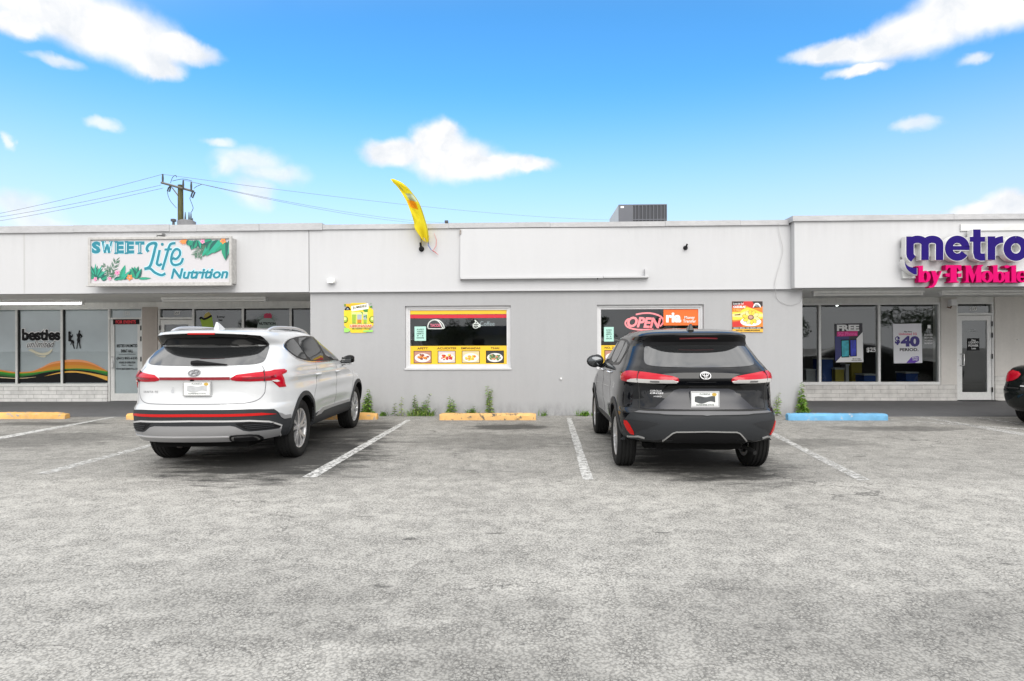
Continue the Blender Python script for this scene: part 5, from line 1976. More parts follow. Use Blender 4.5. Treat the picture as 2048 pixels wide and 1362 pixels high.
# ---- black suv
def black_suv():
    S = dict(inset=-.005, w=.915, zref=.90, belt=1.22, axle_z=.345, R=.352, rim=.232, tw=.225, axles=(.88, 3.52))

    def sculpt(y, z):
        d = .030 * gs(y - S['axles'][0], .50) * gs(z - .72, .30) + .026 * gs(y - S['axles'][1], .5) * gs(z - .66, .26)
        d -= .035 * gs(z - .56, .14) * gs(y - 2.2, .8)
        d -= .014 * gs(z - .95, .06) * gs(y - 2.3, 1.2)
        return d
    S['sculpt'] = sculpt

    def rear(x, z):
        if z > 1.16:
            return 0
        t = min(1, max(0, (.66 - abs(x)) / .10))
        d = .034 * gs(z - .945, .075) * t                                      # shelf shadow above the plate panel
        d -= .022 * gs(z - 1.07, .035)
        return d
    S['rear_sculpt'] = rear
    S['rows'] = [
        (.375, .84, .12, 4.25, .68, 3.2, .8, 2.6),
        (.415, .875, .07, 4.38, .68, 3.2, .85, 2.6),
        (.48, .90, .03, 4.43, .68, 3.2, .9, 2.6),
        (.60, .912, .0, 4.46, .68, 3.2, .95, 2.6),
        (.69, .912, .0, 4.455, .68, 3.2, .95, 2.6),
        (.715, .908, .018, 4.45, .68, 3.2, .95, 2.6),
        (.745, .905, .060, 4.44, .68, 3.2, .95, 2.6),
        (.86, .905, .085, 4.36, .68, 3.2, .95, 2.5),
        (.98, .90, .085, 4.08, .68, 3.2, .9, 2.4),
        (1.06, .892, .068, 3.70, .68, 3.2, .9, 2.4),
        (1.12, 0.89, .075, 3.36, .68, 3.2, .85, 2.4),
        (1.165, 0.872, .105, 3.22, .69, 3.1, .8, 2.4),
        (1.20, 0.848, .148, 3.15, .66, 3.2, .8, 2.4),
        (1.28, 0.812, .225, 3.00, .72, 3.1, .8, 2.4),
        (1.37, 0.77, .315, 2.82, .72, 3.1, .8, 2.4),
        (1.44, 0.735, .375, 2.68, .72, 3.1, .8, 2.4),
        (1.465, 0.724, .365, 2.62, .72, 3.1, .8, 2.4),
        (1.49, 0.712, .345, 2.56, .72, 3.1, .8, 2.4),
        (1.525, 0.7, .300, 2.48, .72, 3.1, .8, 2.4),
        (1.542, 0.685, .280, 2.40, .72, 3.1, .8, 2.4),
        (1.562, 0.66, .300, 2.32, .72, 3.1, .8, 2.4),
        (1.586, 0.62, .40, 2.20, .72, 3.1, .75, 2.4),
        (1.608, 0.54, .60, 2.05, .72, 3.1, .6, 2.3),
        (1.624, 0.4, .85, 1.88, .5, 2.3, .5, 2.2),
        (1.633, 0.18, 1.10, 1.68, .25, 2.0, .25, 2.0),
    ]
    c = Car(S)
    loc = G(1233, 929)
    root = thing('sport_utility_vehicle', 'black suv with red and white tail lights, parked nose-in under the OPEN neon window', 'suv', (loc.x + .826, loc.y - .88, 0), local=True)
    root.rotation_euler = (0, 0, radians(-.6))
    root.scale = (.93, 1, 1)
    uX, uY = c.uX, c.uY
    c.body('body', M_PBLACK, M_UNDER, root, S['axles'], .395)
    add_wheels(root, S, 'plain')
    gl = [(-.60, 1.205), (-.4, 1.192), (0, 1.186), (.4, 1.192), (.60, 1.205), (.645, 1.235), (.622, 1.345), (.600, 1.415), (.56, 1.424), (0, 1.430), (-.56, 1.424), (-.600, 1.415), (-.622, 1.345), (-.645, 1.235)]
    c.patch('rear_glass', [(uX(x), z) for x, z in chaikin(gl, 2)], .004, M_CARGLASS, root, res=.05)
    sp = [(-.62, 1.405), (-.58, 1.418), (0, 1.424), (.58, 1.418), (.62, 1.405), (.60, 1.500), (.55, 1.526), (0, 1.545), (-.55, 1.526), (-.60, 1.500)]
    c.patch('spoiler', [(uX(x), z) for x, z in chaikin(sp, 1)], .006, M_CLADB, root, res=.04)
    mb = MB(); c.strip(mb, [(uX(-.22), 1.508), (uX(0), 1.513), (uX(.22), 1.508)], .010, .012); mb.build('brake_light', M_LENSD, root)
    for s in (1, -1):
        lamp = [(.290, 1.052), (.300, 1.078), (.36, 1.098), (.50, 1.120), (.66, 1.138)]
        lp = [(s * uX(x), z) for x, z in lamp] + [(s * uX(.79), 1.146), (s * uY(.33), 1.148), (s * uY(.40), 1.138), (s * uY(.49), 1.105), (s * uY(.53), 1.062), (s * uY(.47), 1.035), (s * uY(.33), 1.028), (s * uX(.66), 1.028), (s * uX(.32), 1.030)]
        tl = c.patch('tail_light', lp, .006, M_LENS, root, res=.025, pillow=.012)
        cl = [(.300, 1.050), (.36, 1.064), (.60, 1.066)]
        q = [(s * uX(x), z) for x, z in cl] + [(s * uX(.74), 1.070), (s * uX(.79), 1.064), (s * uY(.32), 1.050), (s * uY(.325), 1.034), (s * uX(.66), 1.034), (s * uX(.32), 1.036)]
        cl = c.patch('clear_lens', q, .0195, M_LENSC, tl, res=.025)
        c.patch('reversing_lamp', [(s * uX(.50), 1.044), (s * uX(.60), 1.044), (s * uX(.60), 1.058), (s * uX(.50), 1.058)], .021, mat('grey lamp reflector', (.25, .25, .26), .3, metal=.8), tl, res=.03)
        mb = MB(); c.strip(mb, [(s * uX(.725), 1.030), (s * uX(.725), 1.142)], .008, .021); mb.build('lens_seam', M_SEAM, tl)
    # emblem of three ovals
    mb = MB()
    zc = 1.108

    def oval(cx, cz, rx, rz, w, n=28):
        a, b = disc((cx, cz), rx, rz, n), disc((cx, cz), rx - w, rz - w, n)
        for i in range(n):
            c.project(mb, [a[i], a[(i + 1) % n], b[(i + 1) % n], b[i]], .026, .012)
    oval(0, zc, .062, .042, .009); oval(0, zc + .012, .036, .020, .007); oval(0, zc - .002, .015, .036, .006)
    mb.build('emblem', M_SILV, root)
    mb = MB()
    c.text(mb, 'COROLLA', -.605, -.475, .930, .948, off=.006, bold=.03, shear=.2)
    c.text(mb, 'CROSS', -.605, -.455, .905, .923, off=.006, bold=.03, shear=.2)
    c.text(mb, 'HYBRID', -.565, -.480, .872, .886, off=.006, bold=.0, shear=.1)
    mb.build('badge', M_SILV, root)
    license_plate(c, root, .0, .855, ('FLORIDA', 'SUNSHINE STATE'), dark=True)
    # raised trapezoid panel round the plate, its shelf above
    tz = [(-.70, .748), (-.55, .760), (-.34, .945), (-.28, .965), (.28, .965), (.34, .945), (.55, .760), (.70, .748), (0, .742)]
    c.patch('plate_panel', [(uX(x), z) for x, z in tz], .006, mat('blue black paint', (.013, .014, .021), .25), root, res=.05)
    sh = [(-.46, .955), (-.40, 1.005), (.40, 1.005), (.46, .955), (.36, .975), (-.36, .975)]
    c.patch('handle_recess', [(uX(x), z) for x, z in sh], .012, M_GLOSSB, root, res=.04)
    mb = MB()
    seam = [(.685, 1.178), (.70, 1.165), (.722, 1.14), (.725, 1.02), (.718, .86), (.712, .75)]
    for s in (1, -1):
        c.strip(mb, [(s * uX(x), z) for x, z in smooth_line(seam, 4)], .009, .0015)
        for pts in ([(1.52, 1.20), (1.50, 1.0), (1.36, .76), (1.34, .60)], [(2.35, 1.19), (2.36, .9), (2.34, .40)], [(3.22, 1.10), (3.18, .8), (3.12, .42)]):
            c.strip(mb, [(uY(y, s), z) for y, z in smooth_line(pts, 4)], .007, .0015)
    c.strip(mb, [(uX(x), .738) for x in (-.72, 0, .72)], .012, .002)
    mb.build('panel_seam', M_SEAM, root)
    for s in (1, -1):
        dlo = [(.80, 1.335), (.86, 1.435), (1.02, 1.478), (1.4, 1.512), (1.8, 1.512), (2.1, 1.480), (2.45, 1.370), (2.80, 1.225), (2.80, 1.188), (1.5, 1.182), (1.1, 1.188), (.92, 1.215)]
        ln = [(uY(y, s), z) for y, z in smooth_line(dlo, 4, True)]
        c.patch('window_surround', ln, .003, M_SEAL, root, res=.06)
        for q in ([(.84, 1.335), (.90, 1.425), (1.05, 1.460), (1.17, 1.470), (1.22, 1.210), (1.10, 1.212), (.95, 1.235)],
                  [(1.22, 1.474), (1.5, 1.490), (1.78, 1.488), (1.85, 1.205), (1.27, 1.207)],
                  [(1.90, 1.478), (2.1, 1.452), (2.42, 1.345), (2.66, 1.235), (2.62, 1.205), (1.94, 1.205)]):
            c.patch('side_window', [(uY(y, s), z) for y, z in chaikin(q, 1)], .006, M_CARGLASS2, root, res=.06)
        for y in (1.62, 2.48):
            a, n = c.hit(uY(y, s), 1.075)
            MB().tube([a + n * .012 + Vector((0, t, dz)) - n * q for t, dz, q in ((-.11, .0, .016), (-.085, .004, -.014), (0, .006, -.020), (.085, .004, -.014), (.11, .0, .016))], [.013, .016, .017, .016, .013], 8).build('door_handle', M_CHROME, root, 60)
        m0 = Vector((s * .985, 2.66, 1.190))
        mb = MB().ball(m0, (.138, .062, .095), 16)
        mb.v = [(v[0], v[1], v[2] * 1.0 + (.012 if abs(v[0]) < .98 else 0)) for v in mb.v]
        mr = mb.build('mirror', M_CLAD, root, 60)
        MB().tube([m0 + Vector((-s * .20, .06, -.075)), m0 + Vector((-s * .10, .03, -.065)), m0 + Vector((0, 0, -.055))], [.035, .034, .02], 8).build('arm', M_CLADB, mr, 60)
        mb = MB()
        mb.lathe([(.0, -.064), (.066, -.0625), (.072, -.055)], m0, 'y', 18)
        mb.v = [(m0.x + (v[0] - m0.x) * 1.65, v[1], m0.z + (v[2] - m0.z) * 1.0) for v in mb.v]
        mb.build('mirror_glass', mat('mirror glass', (.10, .105, .11), .05, metal=.9), mr, 60)
        for y in S['axles']:
            arch, inn = [], []
            a0 = radians(3)
            for k in range(33):
                a = a0 + (pi - 2 * a0) * k / 32
                arch.append((uY(y - .465 * cos(a), s), .345 + .472 * sin(a)))
                inn.append((uY(y - .395 * cos(a), s), .345 + .395 * sin(a)))
            c.patch('arch_trim', arch + inn[::-1], .010, M_CLAD, root, res=.03)
        sill = [(1.29, .38), (1.31, .47), (3.06, .47), (3.08, .38)]
        c.patch('sill_cladding', [(uY(y, s), z) for y, z in sill], .008, M_CLAD, root, res=.05)
    e = uY(.43)
    top = [(0, .715), (uX(.70), .712), (uX(.78), .690), (uY(.32), .625), (uY(.38), .545), (e, .485)]
    bot = [(e, .425), (uY(.36), .400), (uX(.74), .408), (uX(.56), .415), (uX(.46), .430), (uX(.36), .500), (uX(.33), .515), (0, .522)]
    half_ = top + bot
    full = half_ + [(-p[0], p[1]) for p in reversed(half_[1:-1])]
    c.patch('bumper_cladding', full, .010, M_CLAD, root, res=.04)
    c.patch('bumper_step', [(-uX(.74), .700), (-uX(.70), .716), (0, .720), (uX(.70), .716), (uX(.74), .700), (0, .690)], .018, mat('lighter cladding', (.10, .10, .105), .4), root, res=.05)
    lw = [(.40, .480), (.34, .515), (0, .520), (-.34, .515), (-.40, .480), (-.50, .415), (-.44, .390), (0, .380), (.44, .390), (.50, .415)]
    c.patch('diffuser', [(uX(x), z) for x, z in lw], .004, M_CLADB, root, res=.05)
    mb = MB()
    c.strip(mb, [(uX(x), z) for x, z in ((-.47, .412), (-.365, .503), (-.33, .516), (0, .523), (.33, .516), (.365, .503), (.47, .412))], .012, .016)
    mb.build('diffuser_trim', mat('satin grey trim', (.42, .42, .42), .35, metal=.6), root)
    for s in (1, -1):
        hol = [(s * uX(.50), .600), (s * uX(.62), .622), (s * uX(.80), .625), (s * uY(.34), .575), (s * uY(.34), .445), (s * uX(.82), .440), (s * uX(.70), .430), (s * uX(.78), .470)]
        h = c.patch('bumper_hollow', hol, .013, mat('hollow plastic', (.020, .021, .023), .5, spec=.2), root, res=.03)
        rf = [(s * uX(.80), .600), (s * uY(.155), .598), (s * uX(.825), .465), (s * uX(.765), .462)]
        rf = [(s * uX(.795), .605), (s * uX(.845), .602), (s * uX(.800), .468), (s * uX(.740), .462)]
        c.patch('rear_reflector', chaikin(rf, 1), .020, M_REFL, root, res=.03)
        mb = MB(); c.strip(mb, [(s * uX(.66), .436), (s * uX(.72), .450), (s * uX(.84), .428)], .014, .02); mb.build('bumper_fin', MATS['satin grey trim'], h)
    h = c.bvh.ray_cast(Vector((-.06, .52, 3)), Vector((0, 0, -1)), 4)[0]
    mb = MB()
    mb.add([(h.x - .035, h.y - .11, h.z - .01), (h.x + .035, h.y - .11, h.z - .01), (h.x + .025, h.y + .10, h.z - .01), (h.x - .025, h.y + .10, h.z - .01),
            (h.x - .014, h.y - .085, h.z + .070), (h.x + .014, h.y - .085, h.z + .070), (h.x + .014, h.y - .03, h.z + .055), (h.x - .014, h.y - .03, h.z + .055)],
           [(0, 1, 5, 4), (1, 2, 6, 5), (2, 3, 7, 6), (3, 0, 4, 7), (4, 5, 6, 7), (3, 2, 1, 0)])
    bevel(mb.build('antenna', M_PBLACK, root, 60), .008)
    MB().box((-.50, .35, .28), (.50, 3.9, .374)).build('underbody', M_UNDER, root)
    mb = MB().lathe([(.0, -.26), (.06, -.25), (.075, -.1), (.075, .1), (.06, .25), (.0, .26)], (.30, .50, .32), 'x', 18)
    mb.build('muffler', mat('dirty muffler', (.018, .018, .018), .7, spec=.2), root, 60)
    MB().tube([(.55, .5, .29), (.62, .40, .27), (.64, .28, .25)], .024, 8).build('tailpipe', MATS['dirty muffler'], root, 60)
    MB().tube([(-.66, .88, .33), (.66, .88, .33)], .05, 8).box((-.62, .45, .27), (-.38, .6, .33)).build('axle', M_UNDER, root)
    return root


# ---- dark sedan, of which the tail shows at the right edge
def dark_sedan():
    S = dict(w=.90, zref=.80, belt=1.02, axle_z=.325, R=.33, rim=.215, tw=.21, axles=(1.02, 3.75))
    S['sculpt'] = lambda y, z: .02 * gs(y - 1.02, .45) * gs(z - .55, .22) + .02 * gs(y - 3.75, .45) * gs(z - .55, .22) - .02 * gs(z - .52, .12) * gs(y - 2.4, .8)
    S['rear_sculpt'] = lambda x, z: 0
    S['rows'] = [
        (.26, .78, .18, 4.6, .5, 3, .8, 2.6), (.34, .85, .07, 4.72, .55, 3, .8, 2.6), (.46, .885, .01, 4.78, .6, 3, .9, 2.6), (.60, .90, .0, 4.80, .6, 3, .9, 2.6),
        (.68, .895, .03, 4.79, .6, 3, .9, 2.6), (.80, .89, .075, 4.72, .6, 2.9, .9, 2.5), (.92, .87, .10, 4.3, .6, 2.8, .9, 2.4), (.99, .84, .14, 3.7, .6, 2.7, .9, 2.4),
        (1.03, .81, .30, 3.55, .6, 2.6, .8, 2.4), (1.06, .79, .75, 3.46, .6, 2.5, .8, 2.4), (1.15, .74, .98, 3.28, .6, 2.5, .8, 2.4), (1.28, .66, 1.28, 2.98, .6, 2.5, .7, 2.4),
        (1.37, .59, 1.55, 2.72, .6, 2.4, .6, 2.4), (1.42, .50, 1.78, 2.5, .4, 2.3, .4, 2.3), (1.445, .30, 2.0, 2.3, .15, 2, .15, 2),
    ]
    c = Car(S)
    uX, uY = c.uX, c.uY
    a = P(2008, 770, 11.0)
    root = thing('sedan', 'black sedan with a red tail light, cut off at the right edge of the lot', 'car', (a.x + .06, 11.35, 0), local=True)
    hd = radians(-62)
    root.rotation_euler = (0, 0, hd)
    corner = Matrix.Rotation(hd, 3, 'Z') @ Vector((-.84, .16, 0))
    root.location = (a.x - corner.x - .06, 11.0 - corner.y, 0)
    c.body('body', M_PDARK, M_UNDER, root, S['axles'], .375)
    add_wheels(root, S, 'plain')
    for s in (1, -1):
        lp = [(s * uX(.52), .93), (s * uX(.78), .965), (s * uY(.20), .965), (s * uY(.42), .93), (s * uY(.34), .80), (s * uX(.80), .745), (s * uX(.60), .80)]
        tl = c.patch('tail_light', chaikin(lp, 1), .006, M_LENS, root, res=.03, pillow=.012)
        c.patch('window_surround', [(uY(y, s), z) for y, z in [(1.35, 1.10), (1.75, 1.33), (2.3, 1.37), (2.7, 1.28), (3.2, 1.09)]], .004, M_CARGLASS2, root, res=.06)
        for y in (1.7, 2.7):
            q, n = c.hit(uY(y, s), .88)
            MB().tube([q + n * .02 + Vector((0, t, 0)) for t in (-.1, 0, .1)], .015, 8).build('door_handle', M_PDARK, root, 60)
        mb = MB(); c.strip(mb, [(uY(.12, s), .66), (uY(.55, s), .66)], .012, .004); mb.build('bumper_seam', M_SEAM, root)
        m0 = Vector((s * .98, 3.2, 1.06))
        MB().ball(m0, (.11, .06, .07), 12).build('mirror', M_PDARK, root, 60)
    c.patch('rear_glass', [(uX(x), z) for x, z in [(-.60, 1.08), (.60, 1.08), (.48, 1.36), (-.48, 1.36)]], .004, M_CARGLASS, root, res=.06)
    mb = MB(); c.strip(mb, [(uX(x), .70) for x in (-.5, 0, .5)], .02, .006); mb.build('bumper_trim', M_CHROME, root)
    license_plate(c, root, 0, .82, ('FLORIDA', 'SUNSHINE STATE'))
    return root


white_suv()
black_suv()
dark_sedan()

# ------------------------------------------------------------------ signs on the fascia
zs2 = zoomer(160, 450, 6.206)


def sweet_sign():
    Yf = YF - .26
    t = thing('sign_box', 'white box sign reading Sweet Life Nutrition with painted tropical leaves', 'sign', (P(320, 520, YF).x, YF, P(320, 565, YF).z))
    a, b = P(179.5, 477, Yf), P(461, 566, Yf)
    x0, x1, z0, z1 = a.x, b.x, b.z, a.z
    m_ = mat('weathered sign frame', (.48, .47, .455), .6, var=.16, vscale=2.5, var2=.2, v2scale=18)
    mb = MB()
    mb.box((x0, Yf + .03, z0), (x1, YF - .001, z1))
    frame(mb, x0 - .03, x1 + .03, z0 - .03, z1 + .02, .05, Yf - .02, Yf + .029)
    mb.box((x0 - .05, Yf - .05, z0 - .055), (x1 + .03, Yf + .06, z0 - .0305))
    bevel(mb.build('cabinet', m_, t), .004, 1)
    fx0, fx1, fz0, fz1 = x0 + .02, x1 - .02, z0 + .02, z1 - .03
    MB().add([(fx0, Yf + .012, fz0), (fx1, Yf + .012, fz0), (fx1, Yf + .012, fz1), (fx0, Yf + .012, fz1)], [(0, 1, 2, 3)]).build('sign_face', mat('translucent sign face', (.53, .515, .535), .4), t)
    Y0 = Yf + .010
    teal = mat('teal sign vinyl', (.012, .20, .27), .4, var=.1, vscale=5)
    halo = mat('pale blue outline vinyl', (.45, .74, .82), .4)

    cnt = [0]

    def both(mb, q, w, Yq):
        pts = smooth_line(q, 6)
        cnt[0] += 1
        e = .0004 * cnt[0]
        ribbon(mb, XZ(zs2(pts), Yq), w + .028, Yq - e, Yq + .0003 - e, 1)
        ribbon(mb, XZ(zs2(pts), Yq - .002), w, Yq - .0035 - e, Yq - .0032 - e, 0)
    mb = MB()
    # flowing word: L, i, f, e
    for q, w in (([(850, 330), (830, 300), (845, 255), (890, 228), (945, 232), (930, 300), (895, 440), (862, 520), (800, 545)], .055),
                 ([(800, 548), (870, 540), (930, 590), (1010, 622), (1060, 600)], .050),
                 ([(990, 310), (962, 440), (955, 480), (985, 500), (1015, 480)], .050),
                 ([(1185, 225), (1130, 235), (1105, 275), (1080, 360), (1045, 480), (1022, 555)], .050),
                 ([(1050, 305), (1140, 300)], .042),
                 ([(1150, 408), (1195, 420), (1240, 370), (1235, 315), (1190, 300), (1150, 345), (1132, 430), (1150, 485), (1200, 495), (1255, 470), (1278, 410)], .048)):
        both(mb, q, w, Y0)
    mb.prism(XZ(zs2(disc((1022, 240), 18, 20, 12)), Y0), Y0 - .002, Y0, 0)
    mb.build('script_lettering', [teal, halo], t)
    mb = MB()

    def sp(s, u0, v0, u1, v1, **kw):
        a_ = zs2([(u0, v0)])[0]; b_ = zs2([(u1, v1)])[0]
        text_px(mb, s, a_[0], a_[1], b_[0], b_[1], **kw)
    lets = [('S', 145, 255), ('W', 262, 412), ('E', 432, 545), ('E', 560, 672), ('T', 685, 800)]
    both(mb, [(285, 205), (312, 345)], .05, Y0); both(mb, [(312, 345), (338, 240)], .035, Y0); both(mb, [(338, 240), (364, 345)], .05, Y0); both(mb, [(364, 345), (392, 205)], .035, Y0)
    for s, u0, u1 in lets:
        if s == 'W':
            continue
        sp(s, u0 - 3, 200, u1 + 3, 360, Y=Y0, bold=.085, mi=1)
        sp(s, u0, 204, u1, 354, Y=Y0 - .002, bold=.065, mi=0)
    for (u, v0, v1) in ((449, 222, 338), (577, 222, 338), (743, 222, 338), (300, 225, 310), (378, 262, 325)):
        mb.prism(XZ(zs2([(u - 3, v0), (u + 3, v0), (u + 3, v1), (u - 3, v1)]), Y0 - .012), Y0 - .012, Y0 - .0115, 2)
    # slab serifs of the old-style capitals
    for (u0, u1, v) in ((262, 318, 205), (360, 412, 205), (425, 470, 352), (425, 470, 205), (553, 600, 352), (553, 600, 205), (712, 775, 352)):
        q = zs2([(u0, v - 6), (u1, v - 6), (u1, v + 8), (u0, v + 8)])
        mb.prism(XZ(q, Y0 - .002), Y0 - .0024, Y0 - .001, 0)
    sp('Nutrition', 1118, 532, 1846, 668, Y=Y0, bold=.06, shear=.22, mi=1)
    sp('Nutrition', 1124, 538, 1840, 664, Y=Y0 - .002, bold=.03, shear=.22, mi=0)
    mb.build('lettering', [teal, halo, mat('white inline vinyl', (.78, .80, .82), .4)], t)
    # painted leaves and flowers
    G1, G2, G3, G4, PK, OR, YL = range(7)
    mats = [mat('leaf green print', (.015, .26, .15), .5), mat('deep leaf print', (.008, .10, .085), .5), mat('emerald print', (.02, .33, .22), .5), mat('fern print', (.06, .16, .10), .5),
            mat('pink flower print', (.80, .28, .45), .5), mat('orange flower print', (.80, .25, .06), .5), mat('crimson print flower', (.55, .03, .15), .5)]
    mb = MB()
    lay = [0]

    def poly(q, mi):
        lay[0] += 1
        yy = Y0 - .0005 - .00012 * lay[0]
        mb.prism(XZ(zs2(q), yy), yy, yy + .0002, mi)

    def leaf(c, tip, w, mi, mi2=None):
        dx, dy = tip[0] - c[0], tip[1] - c[1]
        l = sqrt(dx * dx + dy * dy)
        nx, ny = -dy / l, dx / l
        prof = [(0, .0), (.15, .7), (.35, 1.0), (.6, .85), (.85, .4), (1, 0)]
        L_ = [(c[0] + dx * k + nx * w * q, c[1] + dy * k + ny * w * q) for k, q in prof]
        R_ = [(c[0] + dx * k - nx * w * q, c[1] + dy * k - ny * w * q) for k, q in prof]
        if mi2 is None:
            poly(L_ + R_[-2:0:-1], mi)
        else:
            poly(L_, mi); poly(R_, mi2)

    def fan(c, r, a0, a1, n, w, mis):
        for k in range(n):
            a = radians(a0 + (a1 - a0) * k / (n - 1))
            rr = r * (.8 + .25 * ((k * 7) % 3) / 2)
            leaf(c, (c[0] + rr * cos(a), c[1] - rr * sin(a)), w, mis[k % len(mis)])

    def frond(q, n, l, mi):
        pts = smooth_line(q, 8)
        for k in range(n):
            i = int(len(pts) * (k + .5) / n)
            p, p2 = pts[i], pts[min(i + 1, len(pts) - 1)]
            a = atan2(p2[1] - p[1], p2[0] - p[0]) if p2 != p else 0
            for s in (-1, 1):
                ll = l * (1 - .5 * k / n)
                leaf(p, (p[0] + ll * cos(a + s * .75), p[1] + ll * sin(a + s * .75)), 5.5, mi)

    def flower(c, r, mi, mi2):
        r *= .72
        for k in range(5):
            a = 2 * pi * k / 5 + .4
            leaf(c, (c[0] + r * cos(a), c[1] + r * sin(a)), r * .38, mi)
        poly(disc(c, r * .22, r * .22, 8), mi2)
    # lower left
    fan((185, 660), 175, 15, 178, 19, 15, (G1, G2, G3))
    frond([(330, 670), (400, 570), (450, 440)], 11, 110, G3 + 0 and G4)
    frond([(430, 620), (360, 560), (290, 500)], 7, 70, G4)
    leaf((330, 675), (250, 640), 36, G3, G2); leaf((260, 672), (335, 625), 30, G1, G2)
    leaf((500, 680), (560, 495), 34, G3, G1)
    leaf((480, 682), (580, 610), 26, G1, G3)
    for k, (a, b) in enumerate((((680, 670), (725, 510)), ((690, 665), (755, 580)), ((660, 650), (620, 540)), ((670, 640), (680, 515)))):
        leaf(a, b, 30, (G2, G1, G3, G1)[k], (G1, G2, G1, G3)[k])
    leaf((720, 665), (885, 660), 16, G3, G1); leaf((540, 680), (640, 560), 30, G2, G3); leaf((420, 680), (520, 640), 22, G1, G2); leaf((230, 680), (150, 610), 26, G2, G1); leaf((700, 670), (640, 520), 34, G2, G1); leaf((705, 668), (765, 540), 30, G2, G3)
    flower((190, 670), 38, PK, YL); flower((462, 592), 50, PK, YL); flower((370, 665), 34, PK, YL); flower((615, 650), 58, OR, PK)
    # upper right
    for k in range(7):
        a = radians(200 + 26 * k)
        leaf((1285, 185), (1285 + 60 * cos(a), 190 - 60 * sin(a)), 9, OR)
    for k, (a, b) in enumerate((((1400, 190), (1380, 310)), ((1420, 190), (1440, 290)), ((1380, 190), (1350, 260)), ((1450, 185), (1400, 300)))):
        leaf(a, b, 34, (G2, G1, G3, G2)[k], (G3, G2, G1, G1)[k])
    frond([(1560, 250), (1490, 310), (1420, 375)], 9, 95, G4)
    frond([(1560, 250), (1530, 330), (1490, 400)], 7, 70, G4)
    leaf((1690, 190), (1510, 388), 48, G3, G1)
    leaf((1740, 190), (1560, 385), 46, G1, G3)
    leaf((1790, 200), (1650, 350), 40, G3, G1)
    leaf((1620, 185), (1570, 300), 40, G2, G1)
    leaf((1800, 195), (1808, 440), 52, G1, G2)
    leaf((1850, 190), (1830, 380), 30, G2, G3); leaf((1720, 185), (1600, 330), 44, G2, G3); leaf((1640, 188), (1480, 240), 30, G1, G2); leaf((1350, 185), (1330, 250), 26, G2, G1); leaf((1460, 186), (1500, 300), 24, G2, G3)
    flower((1522, 205), 44, PK, YL); flower((1775, 198), 56, OR, YL)
    x_lo, x_hi, z_lo, z_hi = fx0 + .002, fx1 - .002, fz0 + .002, fz1 - .002
    mb.v = [(min(max(v[0], x_lo), x_hi), v[1], min(max(v[2], z_lo), z_hi)) for v in mb.v]
    mb.build('leaf_print', mats, t)
    # stain line under the box, mounting lamp above it
    t2 = thing('flood_light', 'small grey flood light fixed above the Sweet Life sign', 'lamp', P(320, 470, YF - .1))
    p = P(322, 470, YF - .1)
    bevel(MB().box((p.x - .065, YF - .16, p.z - .02), (p.x + .065, YF - .05, p.z + .03)).build('housing', mat('weathered grey metal', (.18, .18, .18), .5, var=.3, vscale=20), t2), .012)
    MB().box((p.x - .02, YF - .05, p.z - .015), (p.x + .02, YF - .001, p.z + .015)).tube([(p.x - .06, YF - .10, p.z - .01), (p.x - .13, YF - .06, p.z - .035), (p.x - .24, YF - .012, p.z - .05)], .008, 6).build('bracket', MATS['weathered grey metal'], t2)
    MB().box((p.x - .055, YF - .166, p.z - .012), (p.x + .055, YF - .1605, p.z + .022)).build('lens', mat('dull lens', (.4, .4, .4), .2), t2)


sweet_sign()


